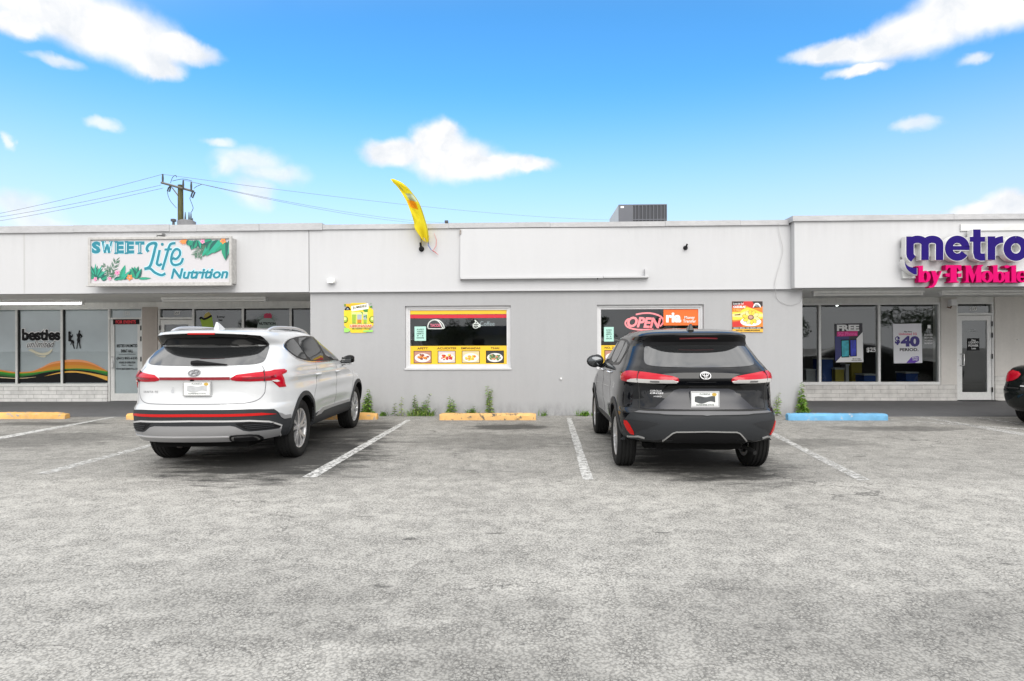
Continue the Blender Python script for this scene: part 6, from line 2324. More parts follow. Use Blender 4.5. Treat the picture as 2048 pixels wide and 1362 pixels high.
def metro_sign():
    t = thing('shop_sign', 'purple and pink channel letter sign reading metro by T Mobile', 'sign', (P(1930, 520, YR).x, YR, P(1930, 580, YR).z))
    wh = mat('white letter return', (.68, .68, .67), .45)
    pu = mat('purple acrylic', (.016, .006, .13), .45, spec=.08, var=.06, vscale=6)
    pk = mat('magenta acrylic', (.56, .001, .12), .5, spec=.08)
    pkd = mat('magenta return', (.42, .001, .09), .5, spec=.08)
    zm = zoomer(1800, 440, 8.258)
    Yb = YR - .06
    mb = MB()
    a, b = zm([(30, 500)])[0], zm([(4000, 730)])[0]
    q0, q1 = P(a[0], a[1] - 24, Yb), P(2300, b[1], Yb)
    mb.box((q0.x, Yb, P(1900, 495, Yb).z - .0), (q1.x, YR - .001, P(1900, 512, Yb).z))
    mb.box((q0.x + .02, Yb, P(1900, 541, Yb).z), (q1.x, YR - .001, P(1900, 556, Yb).z))
    mb.box((P(1924, 450, Yb).x, YR - .03, P(1924, 461, Yb).z), (q1.x, YR - .001, P(1924, 448, Yb).z))
    mb.build('raceway', mat('pale raceway', (.60, .605, .60), .5, var=.1, vscale=4), t)
    Yf = YR - .20
    rnd = random.Random(3)
    # purple word: built letter by letter from strokes so that the faces keep their rounded sans shapes

    cnt = [0]

    def stroke(pts, w, mbs):
        cnt[0] += 1
        e = .0007 * (cnt[0] % 3)
        ribbon(mbs[0], XZ(zm(pts), Yf), w + .022, Yf + .004 + e, YR - .055 - e)
        ribbon(mbs[1], XZ(zm(pts), Yf), w, Yf - e, Yf + .0036 - e)

    def arcp(cx, cy, rx, ry, a0, a1, n=18):
        return [(cx + rx * cos(radians(a0 + (a1 - a0) * k / n)), cy - ry * sin(radians(a0 + (a1 - a0) * k / n))) for k in range(n + 1)]
    W = 115 / 8.258 / F_PX * 12.1 * 1.02
    body_, face = MB(), MB()
    mbs = (body_, face)
    # m
    stroke([(167, 272), (167, 560)] + [(172, 590), (185, 612), (222, 640)], W, mbs)
    stroke(arcp(290, 400, 125, 83, 180, 0) + [(415, 660)], W, mbs)
    stroke(arcp(535, 400, 120, 83, 180, 0) + [(655, 660)], W, mbs)
    # e
    stroke([(860, 462), (1148, 462)], W * .55, mbs)
    stroke([(1090, 440)] + arcp(948, 465, 142, 148, 5, 325, 34), W, mbs)
    # t
    stroke([(1272, 156), (1272, 540), (1285, 600), (1330, 612), (1405, 610)], W, mbs)
    stroke([(1155, 318), (1405, 318)], W * .68, mbs)
    # r
    stroke([(1512, 270), (1512, 658)], W, mbs)
    stroke(arcp(1712, 480, 198, 160, 175, 92, 12), W * .92, mbs)
    # o
    stroke(arcp(1915, 468, 142, 146, 90, 450, 40), W, mbs)
    # tail that sweeps under the m
    sw = smooth_line([(78, 650), (95, 720), (150, 768), (220, 785), (280, 790)], 5) + smooth_line([(280, 905), (220, 890), (150, 845), (100, 780), (80, 700)], 5)
    body_.prism(XZ(zm([(p[0] + (p[0] - 180) * .06, p[1] + (p[1] - 790) * .06) for p in sw]), Yf), Yf + .004, YR - .055)
    face.prism(XZ(zm(sw), Yf), Yf, Yf + .0038)
    body_.build('letter_return', wh, t)
    face.build('purple_lettering', pu, t)
    # pink serif line
    Yk = YR - .15
    rt, fc = MB(), MB()

    def poly(q, edge=True):
        cnt[0] += 1
        e = .0008 * (cnt[0] % 4)
        rt.prism(XZ(zm(q), Yk), Yk + .005 - e, YR - .03 - e)
        cx = sum(p[0] for p in q) / len(q); cy = sum(p[1] for p in q) / len(q)
        fc.prism(XZ(zm([(cx + (p[0] - cx) * .97, cy + (p[1] - cy) * .98) for p in q]), Yk), Yk - e, Yk + .0016 - e)

    def stem(u, w, v0, v1, top=True, bot=True):
        s = w * .38
        q = [(u - w / 2, v0), (u + w / 2, v0), (u + w / 2, v1 - 16), (u + w / 2 + (s if bot else 0), v1 - 6), (u + w / 2 + (s if bot else 0), v1), (u - w / 2 - (s if bot else 0), v1), (u - w / 2 - (s if bot else 0), v1 - 6), (u - w / 2, v1 - 16)]
        if top:
            q = [(u - w / 2 - s, v0 + 22), (u - w / 2 - s, v0 + 10), (u + w / 2, v0)] + q[2:] + [(u - w / 2, v0 + 26)]
        poly(q)

    def bowl(cx, cy, rx, ry, w):
        a_, b_ = disc((cx, cy), rx, ry, 28), disc((cx, cy), rx - w, ry - w * .45, 28)
        cnt[0] += 1
        e = .0008 * (cnt[0] % 4)
        for (mm, ya, yb) in ((rt, Yk + .005 - e, YR - .03 - e), (fc, Yk - e, Yk + .0016 - e)):
            A_, B_ = XZ(zm(a_), Yk), XZ(zm(b_), Yk)
            vs = [(p[0], ya, p[1]) for p in A_] + [(p[0], ya, p[1]) for p in B_] + [(p[0], yb, p[1]) for p in A_] + [(p[0], yb, p[1]) for p in B_]
            fs = []
            for k in range(28):
                j = (k + 1) % 28
                fs += [(k, j, 28 + j, 28 + k), (k, 56 + k, 56 + j, j), (28 + j, 84 + j, 84 + k, 28 + k)]
            mm.add(vs, fs)
    # b
    stem(343, 76, 750, 1030, bot=False); bowl(420, 935, 88, 98, 62)
    # y
    poly([(505, 838), (590, 838), (628, 930), (665, 850), (650, 838), (695, 838), (690, 850), (600, 1060), (560, 1110), (490, 1122), (472, 1105), (490, 1095), (530, 1085), (560, 1030), (520, 860)])
    # T with its bars
    poly([(752, 742), (1018, 742), (1018, 840), (990, 845), (950, 790), (940, 785), (940, 1010), (975, 1022), (975, 1034), (795, 1034), (795, 1022), (832, 1010), (832, 785), (800, 790), (775, 830), (750, 830)])
    poly([(752, 880), (822, 880), (822, 940), (790, 938), (752, 930)])
    poly([(950, 880), (1018, 880), (1018, 938), (960, 942)])
    # M
    poly([(1058, 748), (1170, 748), (1225, 910), (1290, 740), (1375, 740), (1375, 758), (1348, 770), (1348, 1015), (1362, 1030), (1245, 1034), (1258, 1010), (1258, 870), (1205, 1034), (1190, 1034), (1130, 860), (1130, 1010),
          (1150, 1034), (1058, 1034), (1085, 1005), (1085, 775)])
    bowl(1440, 935, 100, 98, 66)
    stem(1575, 76, 740, 1030, bot=False); bowl(1650, 940, 86, 92, 60)
    stem(1772, 76, 850, 1034); poly(disc((1768, 770), 44, 26, 14))
    stem(1880, 80, 745, 1034)
    bowl(2020, 935, 96, 98, 62); poly([(1945, 925), (2110, 925), (2110, 955), (1945, 955)])
    rt.build('pink_return', pkd, t)
    fc.build('pink_lettering', pk, t)


metro_sign()


def blank_panel():
    a, b = P(921, 458, YF), P(1293, 553, YF)
    t = thing('blank_sign', 'blank white sign panel painted over on the middle fascia', 'sign', ((a.x + b.x) / 2, YF, b.z))
    z0, z1 = b.z, ZT - .025
    # board leaning out at the foot, dying into the wall at the top and right
    nx, nz = 24, 8
    vs, fs = [], []
    for i in range(nx + 1):
        for j in range(nz + 1):
            p, q = i / nx, j / nz
            f = 1 - p ** 1.6
            d = (.10 * (1 - q) + .035 * q) * f - .006 * p
            vs.append((a.x + (b.x - .05 - a.x) * p, YF - d, z0 + (z1 - z0) * q))
    for i in range(nx):
        for j in range(nz):
            o = i * (nz + 1) + j
            fs.append((o, o + nz + 1, o + nz + 2, o + 1))
    n = len(vs)
    for j in range(nz + 1):
        vs.append((a.x, YF + .004, z0 + (z1 - z0) * j / nz))
    for j in range(nz):
        fs.append((n + j, j, j + 1, n + j + 1))
    vs += [(a.x, YF + .004, z1), (b.x - .05, YF + .008, z1)]
    fs.append((nz, nx * (nz + 1) + nz, len(vs) - 1, len(vs) - 2))
    mk('board', vs, fs, M_WHITE, t, 40)
    mb = MB()
    mb.box((a.x + .01, YF - .115, z0 - .035), (P(1205, 553, YF).x, YF + .001, z0 - .001)).box((P(1206, 553, YF).x, YF - .112, z0 - .030), (b.x + .03, YF + .001, z0 + .002))
    mb.prism([(b.x - .04, z0 + .003), (b.x + .03, z0 + .003), (b.x + .015, z0 + .10), (b.x - .05, z0 + .14)], YF - .095, YF)
    mb.build('bottom_rail', M_WHITE, t)
    MB().box((a.x - .012, YF - .06, z1 - .11), (a.x + .02, YF - .001, z1 - .02)).box((a.x - .006, YF - .05, z0 - .05), (a.x + .02, YF - .01, z0 - .036)).build('clip', mat('rusty grey clip', (.30, .27, .25), .8, var=.4, vscale=40), t)
    MB().box((P(1193, 553, YF).x, YF - .118, z0 - .06), (P(1195, 553, YF).x, YF - .06, z0 - .0355)).build('bracket', M_DARK, t)


blank_panel()


def feather_flag():
    Yb = YF
    b0 = P(842, 497, YF - .07)
    t = thing('feather_flag', 'faded yellow feather flag with tattered tails on the middle fascia', 'flag', (b0.x, YF, b0.z))
    mb = MB()
    mb.lathe([(0, YF - .11 - YF), (.030, -.105), (.036, -.06), (.03, -.02), (.055, -.015), (.055, -.001), (0, -.001)], (b0.x, YF, b0.z), 'y', 16)
    mb.tube([(b0.x, YF - .07, b0.z + .02), (b0.x - .012, YF - .085, b0.z + .12)], .020, 10)
    mb.build('bracket', M_CLADB, t, 50)
    line = [(841, 490, .09), (838, 470, .12), (833, 448, .16), (824, 425, .22), (814, 400, .29), (803, 380, .36), (793, 366, .42), (784, 358, .46)]
    pole = [P(u, v, YF - d) for u, v, d in line]
    MB().tube([Vector(p) + Vector((.006, .085, .0)) for p in smooth_line([tuple(q) for q in pole], 4)], [.010] * 25 + [.007] * 4, 8).build('pole', mat('pale flag pole', (.45, .42, .30), .5), t, 60)
    # cloth: sleeve edge follows the pole, free edge hangs to the right with slack folds
    sl = [(834, 458), (832, 446), (828, 432), (823, 418), (818, 405), (812, 394), (806, 384), (798, 373), (790, 365), (785, 358)]
    fr = [(858, 487), (857, 468), (853, 448), (847, 428), (841, 411), (834, 398), (825, 386), (815, 374), (802, 364), (787, 357.5)]
    sl = [(u - 4, v) for u, v in sl]; sl = [(848, 489)] + sl; fr = [(858, 488)] + fr
    sl[0] = (845, 480)
    N, M = 60, 10
    A = smooth_line(sl, 6); B = smooth_line(fr, 6)
    n = min(len(A), len(B))
    V, Fc, MI = [], [], []
    for i in range(n):
        k = i / (n - 1)
        d0 = .10 + .36 * k
        for j in range(M + 1):
            s = j / M
            u, v = A[i][0] + (B[i][0] - A[i][0]) * s, A[i][1] + (B[i][1] - A[i][1]) * s
            d = d0 + .085 * sin(s * 6.5 + k * 4) * (1 - k * .6) - .05 * s + .035 * sin(k * 21 + s * 4)
            V.append(tuple(P(u, v, YF - d)))
    for i in range(n - 1):
        for j in range(M):
            Fc.append((i * (M + 1) + j, i * (M + 1) + j + 1, (i + 1) * (M + 1) + j + 1, (i + 1) * (M + 1) + j))
            k, s = i / (n - 1), (j + .5) / M
            mi = 0
            if .42 < k < .54 and .12 < s < .72:
                mi = 1
            elif .54 <= k < .68 and .30 < s < .95:
                mi = 2
            elif (s > .9 and k < .85) or (.55 < s < .62 and .12 < k < .42):
                mi = 3  # olive hem, plus a fold's shade painted on as a stripe
            MI.append(mi)
    c = mk('cloth', V, Fc, [mat_cloth('yellow flag cloth', (.86, .72, .03)), mat('orange print on cloth', (.80, .36, .01), .8), mat('sage print on cloth', (.34, .40, .27), .8), mat_cloth('olive hem and fold shade', (.55, .47, .04))], t, 180, MI)
    mb = MB()
    p = lambda u, v, d: P(u, v, YF - d)
    mb.tube([p(856, 482, .12), p(857, 491, .10), p(862, 499, .08), p(868, 504, .06)], [.012, .014, .010, .004], 6, 0)
    mb.tube([p(864, 500, .08), p(870, 504, .06), p(877, 510, .05)], [.008, .010, .003], 6, 1)
    mb.tube([p(867, 500, .08), p(872, 492, .06), p(873, 480, .05), p(868, 466, .04)], [.006, .007, .005, .003], 6, 1)
    mb.tube([p(856, 484, .12), p(854, 476, .12), p(859, 472, .11)], [.010, .008, .004], 6, 2)
    mb.build('tattered_tail', [mat('blue tail cloth', (.18, .22, .42), .8), mat('red tail cloth', (.62, .20, .20), .8), MATS['yellow flag cloth']], t, 60)
    # empty twin bracket further along
    e = P(1372, 495, YF - .05)
    t = thing('flag_bracket', 'small empty black flag holder on the fascia right of the blank panel', 'bracket', (e.x, YF, e.z))
    MB().lathe([(0, -.075), (.030, -.07), (.034, -.03), (.045, -.012), (.045, -.001), (0, -.001)], (e.x, YF, e.z), 'y', 16).build('base', M_CLADB, t, 50)
    MB().tube([(e.x, YF - .06, e.z + .01), (e.x + .015, YF - .085, e.z + .065)], .017, 10).build('socket', M_CLADB, t, 50)
    e = P(662, 562, YF - .06)
    t = thing('alarm_box', 'small white alarm box low on the middle fascia', 'alarm', (e.x, YF, e.z))
    bevel(MB().box((e.x - .07, YF - .11, e.z - .045), (e.x + .06, YF - .001, e.z + .045)).build('box', M_WHT, t), .012)
    MB().lathe([(0, .03), (.04, .025), (.045, 0), (.045, -.01)], (e.x + .06, YF - .06, e.z), 'x', 14).build('horn', M_ALUG, t, 50)


feather_flag()


# ---- hanging cable near the right bay
def loose_cable():
    pts = [(1557, 446, YF - .05), (1558, 462, YF - .03), (1562, 480, YF - .03), (1566, 500, YF - .03), (1562, 520, YF - .03), (1555, 545, YF - .03), (1550, 565, YF - .03), (1551, 583, YF - .03), (1553, 594, YW - .02),
           (1562, 604, YW - .02), (1580, 610, YW - .02), (1596, 606, YW - .02), (1604, 597, YW - .02), (1602, 588, YW - .02)]
    q = [tuple(P(u, v, y)) for u, v, y in pts]
    o = MB().tube(smooth_line(q, 5), .004, 6).build('cable', mat('grey cable', (.42, .42, .42), .6), None, 60)
    tag(o, 'thin loose cable hanging down the fascia beside the right bay', 'cable')


loose_cable()

# ---- wall posters
z4 = zoomer(680, 600, 19.45)
zq = zoomer(1455, 595, 18.16)


def wall_posters():
    Y = YW - .012
    t = thing('poster', 'yellow poster of three iced drinks and limes on the grey wall', 'poster', P(716, 664, Y), 'posters on the grey wall')
    mb = MB()
    mb.prism(XZ(z4(chaikin([(152, 120), (1290, 110), (1300, 1270), (155, 1280)], 1)), Y), Y, YW - .001, 0)
    mb.build('board', mat('yellow gradient print', (.80, .58, .02), .45, var=.18, vscale=3), t)
    ms = [M_WHT, M_BLACK, mat('orange poster print', (.75, .38, .01), .45), mat('lime green print', (.28, .42, .03), .45), mat('pale lime print', (.62, .72, .25), .45), mat('blue grey print', (.34, .38, .42), .45), mat('rust orange print', (.55, .20, .01), .45),
          mat('mint leaf print', (.05, .22, .03), .45), mat('peach print', (.80, .55, .38), .45), mat('fresh green print', (.30, .62, .12), .45)]
    mb = MB()
    lay = [0]

    def pl(q, mi):
        lay[0] += 1
        yy = Y - .0006 - lay[0] * .00025
        mb.prism(XZ(z4(q), yy), yy, yy + .0003, mi)
    pl([(160, 150), (1100, 135), (900, 190), (300, 260), (160, 230)], 2)
    pl([(440, 240), (1100, 130), (1110, 340), (450, 440)], 0)
    pl([(175, 380), (200, 330), (290, 245), (350, 260), (405, 340), (430, 400), (400, 390), (200, 405)], 1)
    pl([(240, 370), (300, 300), (350, 370)], 5)
    for (cx, cy, r) in ((190, 760, 125), (1260, 760, 125)):
        q = disc((cx, cy), r, r * 1.1, 18)
        pl([(min(max(x, 158), 1292), y) for x, y in q], 1)
        q = disc((cx, cy - 10), r * .85, r * .95, 18)
        pl([(min(max(x, 158), 1292), y) for x, y in q], 3)
        q = disc((cx, cy - 30), r * .5, r * .5, 12)
        pl([(min(max(x, 158), 1292), y) for x, y in q], 4)
    for (u0, u1, c1, c2, cap) in ((465, 625, 3, 3, 4), (670, 845, 5, 6, 4), (905, 1050, 5, 3, 4)):
        pl([(u0 - 20, 470), (u1 + 20, 470), (u1 + 8, 920), (u0 + 8, 920)], 4)
        pl([(u0, 560), (u1, 560), (u1 - 4, 770), (u0 + 4, 770)], c1)
        pl([(u0 + 4, 760), (u1 - 4, 760), (u1 - 8, 890), (u0 + 8, 890)], c2)
        pl([(u0 + 10, 890), (u1 - 10, 890), (u1 - 10, 915), (u0 + 10, 915)], 7)
    for q in ([(780, 440), (880, 480), (895, 600), (860, 520)], [(910, 640), (990, 600), (1000, 640), (930, 680)], [(1010, 570), (1050, 600), (1045, 740), (1010, 700)], [(880, 380), (1090, 350), (1080, 460), (960, 470)],
              [(1130, 260), (1250, 215), (1255, 290), (1180, 300)], [(165, 150), (240, 170), (200, 260), (165, 220)], [(1180, 120), (1230, 120), (1200, 160)]):
        pl(q, 7)
    pl([(380, 950), (1240, 940), (1250, 1060), (380, 1075)], 8)
    pl([(160, 1080), (330, 1100), (420, 1180), (300, 1255), (160, 1255)], 9)
    pl([(900, 1180), (1280, 1160), (1280, 1240), (900, 1245)], 9)
    mb.build('drink_print', ms, t)
    mb = MB()
    yy = Y - .012

    def tx(s, u0, v0, u1, v1, mi, f=z4, y=yy, **kw):
        a, b = f([(u0, v0)])[0], f([(u1, v1)])[0]
        text_px(mb, s, a[0], a[1], b[0], b[1], y, mi=mi, **kw)
    tx('JUMEIEZ', 480, 215, 1060, 330, 0, bold=.02, rot=.13)
    tx('LIMONADAS', 400, 965, 1230, 1050, 1, bold=.04)
    tx('MIL SABORES Y FRUTAS', 480, 1085, 1170, 1135, 2, bold=.02)
    mb.build('lettering', [mat('olive lettering', (.16, .15, .04), .5), mat('brick red lettering', (.55, .10, .04), .5), mat('dark teal lettering', (.03, .09, .08), .5)], t)

    t = thing('poster', 'red and yellow poster of a flower-shaped dish on the grey wall', 'poster', P(1495, 663, Y), 'posters on the grey wall')
    mb = MB()
    mb.prism(XZ(zq([(172, 140), (1272, 138), (1290, 1262), (180, 1255)]), Y), Y, YW - .001, 0)
    mb.build('board', mat('orange gradient print', (.78, .22, .015), .45, var=.35, vscale=4), t)
    ms = [mat('black poster print', (.02, .012, .012), .45), mat('scarlet print', (.55, .02, .015), .45), mat('sunny print', (.82, .60, .05), .45), mat('cream yellow print', (.82, .74, .28), .45), M_WHT, mat('petal print', (.78, .58, .05), .45),
          mat('brown print', (.10, .03, .015), .45), mat('dusky rose print', (.50, .28, .22), .45), mat('mustard band', (.72, .42, .05), .45)]
    mb = MB()
    lay = [0]

    def pl(q, mi):
        lay[0] += 1
        yy = Y - .0006 - lay[0] * .0002
        mb.prism(XZ(zq(q), yy), yy, yy + .00025, mi)
    pl([(172, 140), (1272, 138), (1275, 330), (900, 400), (700, 300), (420, 290), (260, 380), (176, 380)], 1)
    pl([(172, 140), (600, 140), (560, 190), (380, 270), (176, 300)], 0)
    pl([(900, 138), (1272, 138), (1275, 300), (1215, 360), (900, 370), (960, 250)], 0)
    pl([(176, 520), (420, 510), (700, 350), (900, 400), (1276, 560), (1280, 760), (1100, 800), (500, 800), (300, 820), (178, 820)], 2)
    pl([(176, 600), (500, 560), (720, 470), (1000, 560), (1278, 600), (1278, 700), (600, 720), (178, 700)], 3)
    pl([(178, 880), (450, 850), (560, 1050), (178, 1065)], 1)
    pl(disc((845, 880), 380, 160, 24), 4)
    for k in range(10):
        a = 2 * pi * k / 10 + .2
        c, l, w = (850, 720), 330 - 60 * abs(sin(a)), 70
        dx, dy = cos(a), sin(a)
        for (ww, ll, mi) in ((w + 12, l + 8, 6), (w, l, 5 if k % 3 else 3)):
            pl([(c[0] + dx * l * .2, c[1] + dy * l * .2), (c[0] + dx * ll * .6 - dy * ww, c[1] + dy * ll * .6 + dx * ww), (c[0] + dx * ll * .9 - dy * ww * .6, c[1] + dy * ll * .9 + dx * ww * .6), (c[0] + dx * ll, c[1] + dy * ll),
                (c[0] + dx * ll * .9 + dy * ww * .6, c[1] + dy * ll * .9 - dx * ww * .6), (c[0] + dx * ll * .6 + dy * ww, c[1] + dy * ll * .6 - dx * ww)], mi)
    pl(disc((850, 720), 108, 90, 20), 6)
    pl(disc((845, 715), 80, 64, 18), 7)
    pl([(915, 365), (960, 250), (1010, 200), (1120, 200), (1190, 270), (1220, 365), (1180, 355), (1150, 300), (1080, 240), (1020, 250), (980, 310), (950, 365)], 4)
    pl([(180, 1075), (1285, 1065), (1288, 1135), (182, 1145)], 0)
    pl([(182, 1145), (1288, 1135), (1290, 1260), (182, 1252)], 8)
    pl([(250, 620), (440, 600), (460, 560), (475, 640), (260, 645)], 6)
    mb.build('dish_print', ms, t)
    mb = MB()
    tx('Luna de Sol', 210, 190, 580, 255, 0, zq, bold=.01)
    tx('CAZUELAS', 205, 300, 655, 380, 0, zq, bold=.05)
    tx('Y MAS', 205, 425, 490, 505, 1, zq, bold=.05)
    tx('El\nMenu', 1010, 240, 1130, 320, 0, zq, bold=.02)
    tx('DELICIA  SERVIDA  CON  MUCHO  AMOR', 220, 1090, 1210, 1125, 0, zq, bold=.02)
    tx('ALITAS - HAMBURGUESAS', 300, 1170, 1180, 1215, 2, zq, bold=.02)
    mb.build('lettering', [M_WHT, mat('pale orange letters', (.82, .42, .10), .5), M_BLACK], t)


wall_posters()


# ---- roof top: condenser, vents, little boxes
def roof_things():
    Ya = 15.0
    a, b = P(1237, 409, Ya), P(1334, 446, Ya)
    zb = ZT - .15
    L_ = 1.75
    t = thing('air_conditioner', 'grey rooftop air conditioning unit behind the parapet', 'air conditioner', ((a.x + b.x) / 2, Ya, zb))
    gm_ = mat('grey unit casing', (.095, .10, .118), .45, var=.08, vscale=3)
    pal = mat('pale unit side', (.44, .44, .43), .5, var=.08, vscale=3)
    bevel(MB().box((a.x, Ya + .02, zb + .25), (b.x, Ya + L_, a.z)).build('casing', pal, t), .01)
    MB().box((a.x + .001, Ya, zb + .25), (a.x + (b.x - a.x) * .30, Ya + .019, a.z - .002)).build('service_panel', gm_, t)
    xg = a.x + (b.x - a.x) * .305
    MB().box((xg, Ya + .012, zb + .26), (b.x - .012, Ya + .0195, a.z - .03)).build('coil', mat('dark coil', (.035, .037, .045), .6), t)
    mb = MB()
    mb.box((xg, Ya - .004, a.z - .03), (b.x, Ya + .0195, a.z - .002)).box((b.x - .012, Ya - .004, zb + .25), (b.x, Ya + .0195, a.z - .031))
    zz = P(1280, 440, Ya).z
    mb.box((xg, Ya - .004, zz), (b.x - .013, Ya + .011, zz + .022))
    for k in range(9):
        x = xg + (b.x - .012 - xg) * (k + .5) / 9
        mb.box((x - .008, Ya - .006, zb + .26), (x + .008, Ya + .0115, a.z - .031))
    mb.build('guard', gm_, t)
    MB().box((a.x - .02, Ya - .02, zb), (b.x + .02, Ya + L_ + .02, zb + .249)).build('curb', M_COPING, t)
    MB().box((a.x + .05, Ya - .003, a.z - .085), (a.x + .13, Ya - .0005, a.z - .045)).build('plate', M_WHT, t)
    for (u, v0, v1, w, Yq, lb) in ((893, 441, 449, 7, 13.6, 'small black vent cap on the roof right of the flag'), (1898, 429, 437, 13, 12.6, 'small dark vent hood on the roof above the metro sign'),
                                   (347, 438, 450, 8, 13.5, 'small dark box on the roof beside the utility pole')):
        p, q = P(u, v0, Yq), P(u, v1, Yq)
        t = thing('roof_vent', lb, 'vent', (p.x, Yq, ZT - .15), 'small vents on the roof')
        hw = w / 2 / F_PX * Yq
        MB().lathe([(hw * .6, ZT - .15 - (ZT - .15)), (hw * .6, p.z - (ZT - .15) - .04)], (p.x, Yq, ZT - .15), 'z', 12).build('pipe', mat('dark grey metal', (.06, .06, .065), .6), t, 60)
        bevel(MB().box((p.x - hw, Yq - hw, p.z - .06), (p.x + hw, Yq + hw, p.z)).build('cap', MATS['dark grey metal'], t), .01)


roof_things()


# ---- utility pole and its lines
def utility_pole():
    Yp_ = 30.0
    top = P(361, 370, Yp_)
    t = thing('utility_pole', 'mossy wooden utility pole with a crossarm behind the left shops', 'utility pole', (top.x, Yp_, 0))
    wood = mat('mossy wood', (.085, .085, .035), .9, var=.5, vscale=1.2, var2=.4, v2scale=7, stretch=(3, 3, .5))
    MB().tube([(top.x, Yp_, 0), (top.x, Yp_, top.z * .5), (top.x, Yp_, top.z)], [.17, .15, .125], 14).build('pole', wood, t, 40)
    dk = mat('weathered grey timber', (.16, .155, .14), .85, var=.3, vscale=4)
    ins = mat('dark insulator', (.03, .035, .03), .4)
    a, b = P(323, 365, Yp_ - 1.1), P(388, 381, Yp_ + .7)
    a = Vector((P(322, 365, Yp_ - .3).x, Yp_ - .3, P(322, 365, Yp_ - .3).z)); b = P(388, 383, Yp_ - .05)
    MB().tube([a, b], .055, 4).build('crossarm', dk, t)
    for u0, v0, u1, v1 in ((344, 375, 356, 391),):
        MB().tube([P(u0, v0, Yp_ - .2), P(u1, v1, Yp_ - .14)], .03, 6).build('brace', dk, t)
    for (u, v0, v1) in ((325.5, 348, 365), (366.5, 360, 378), (382.5, 364, 380)):
        MB().tube([P(u, v1, Yp_ - .2), P(u, (v0 + v1) / 2, Yp_ - .2), P(u, v0, Yp_ - .2)], [.04, .05, .032], 8).build('insulator', ins, t, 50)
    for q in ([(341, 372), (337, 376), (335, 382), (339, 383), (342, 372)], [(386, 381), (382, 393), (385, 396), (390, 384)]):
        MB().tube([P(u, v, Yp_ - .25) for u, v in q], .035, 6).build('fuse_cutout', ins, t, 50)
    for q in ([(335, 383), (336, 390), (341, 402), (353, 416)], [(381, 394), (380, 398), (386, 414), (385, 420), (383, 424)], [(341, 366), (345, 355), (350, 351), (353, 352), (353, 355)], [(388, 377), (393, 373), (403, 369)], [(345, 362), (366, 358), (384, 362)]):
        MB().tube([Vector(p) for p in smooth_line([tuple(P(u, v, Yp_ - .2)) for u, v in q], 4)], .014, 5).build('jumper_wire', ins, t, 60)
    # transformer hung on the pole: only its lid and bushings clear the parapet
    c = P(379, 450, Yp_)
    mb = MB().lathe([(0, .10), (.30, .08), (.42, .02), (.42, -.9), (0, -.9)], (c.x, Yp_ - .25, P(379, 446, Yp_).z), 'z', 24)
    tr = mb.build('transformer', mat('grey transformer', (.20, .20, .21), .5, var=.2, vscale=3), t, 40)
    for u, v0 in ((370.5, 424), (378, 424), (382, 424), (385, 436)):
        MB().tube([P(u, 445, Yp_ - .25), P(u, (v0 + 445) / 2, Yp_ - .25), P(u, v0, Yp_ - .25)], [.05, .035, .015], 6).build('bushing', ins, tr, 50)
    # lines: left to a pole far down the street, right to one beyond the shops
    wm = mat('aluminium line', (.20, .21, .23), .6)

    def line(p, q, sag, lb):
        pts = []
        for k in range(25):
            s = k / 24
            v = p.lerp(q, s)
            v.z -= sag * 4 * s * (1 - s)
            pts.append(v)
        o = MB().tube(pts, .011, 5).build('power_line', wm, None, 60)
        tag(o, lb, 'power line', 'power lines strung from the utility pole')
    for (u, v, ue, ve, lb) in ((325, 348.5, -120, 449, 'topmost power line running left from the pole'), (322, 370, -120, 451, 'middle power line running left from the pole'), (326, 376, -120, 459, 'lowest power line running left from the pole')):
        line(P(u, v, Yp_ - .2), P(ue, ve, 36), .16, lb)
    for (u, v, ue, ve, ye, lb) in ((325, 348.5, 1225, 440, 70, 'topmost power line running right from the pole to the roof unit'), (366, 360, 905, 446, 66, 'middle power line running right behind the yellow flag'),
                                   (383, 364, 890, 449, 66, 'lowest power line running right behind the yellow flag')):
        line(P(u, v, Yp_ - .2), P(ue, ve, ye), .45, lb)


utility_pole()


# ---- fittings beside the right door
def door_fittings():
    Yq = YS - .05
    p = P(1906, 606, Yq - .1)
    t = thing('security_light', 'white box security light high on the wall beside the right door', 'lamp', (p.x, Yq, p.z))
    bevel(MB().box((p.x - .065, Yq - .14, p.z - .07), (p.x + .065, Yq - .001, p.z + .09)).build('housing', M_WHT, t), .012)
    MB().tube([(p.x - .02, Yq - .07, p.z - .07), (p.x - .05, Yq - .09, p.z - .12), (p.x - .13, Yq - .09, p.z - .10)], .018, 6).build('bracket', mat('rusty bracket', (.16, .10, .07), .8), t)
    for (u, v, lb) in ((2036, 679, 'tiny white outlet on the beige wall above the sedan'),):
        q = P(u, v, Yq)
        o = MB().box((q.x - .015, Yq - .02, q.z - .015), (q.x + .015, Yq - .001, q.z + .015)).build('wall_plug', M_WHT)
        tag(o, lb, 'outlet')
    q = P(1122, 757, YW)
    o = MB().lathe([(0, -.03), (.02, -.03), (.022, -.001)], (q.x, YW, q.z), 'y', 12).build('wall_vent', M_ALU, None, 60)
    tag(o, 'tiny round pipe stub low on the grey wall left of the black suv', 'pipe')


door_fittings()


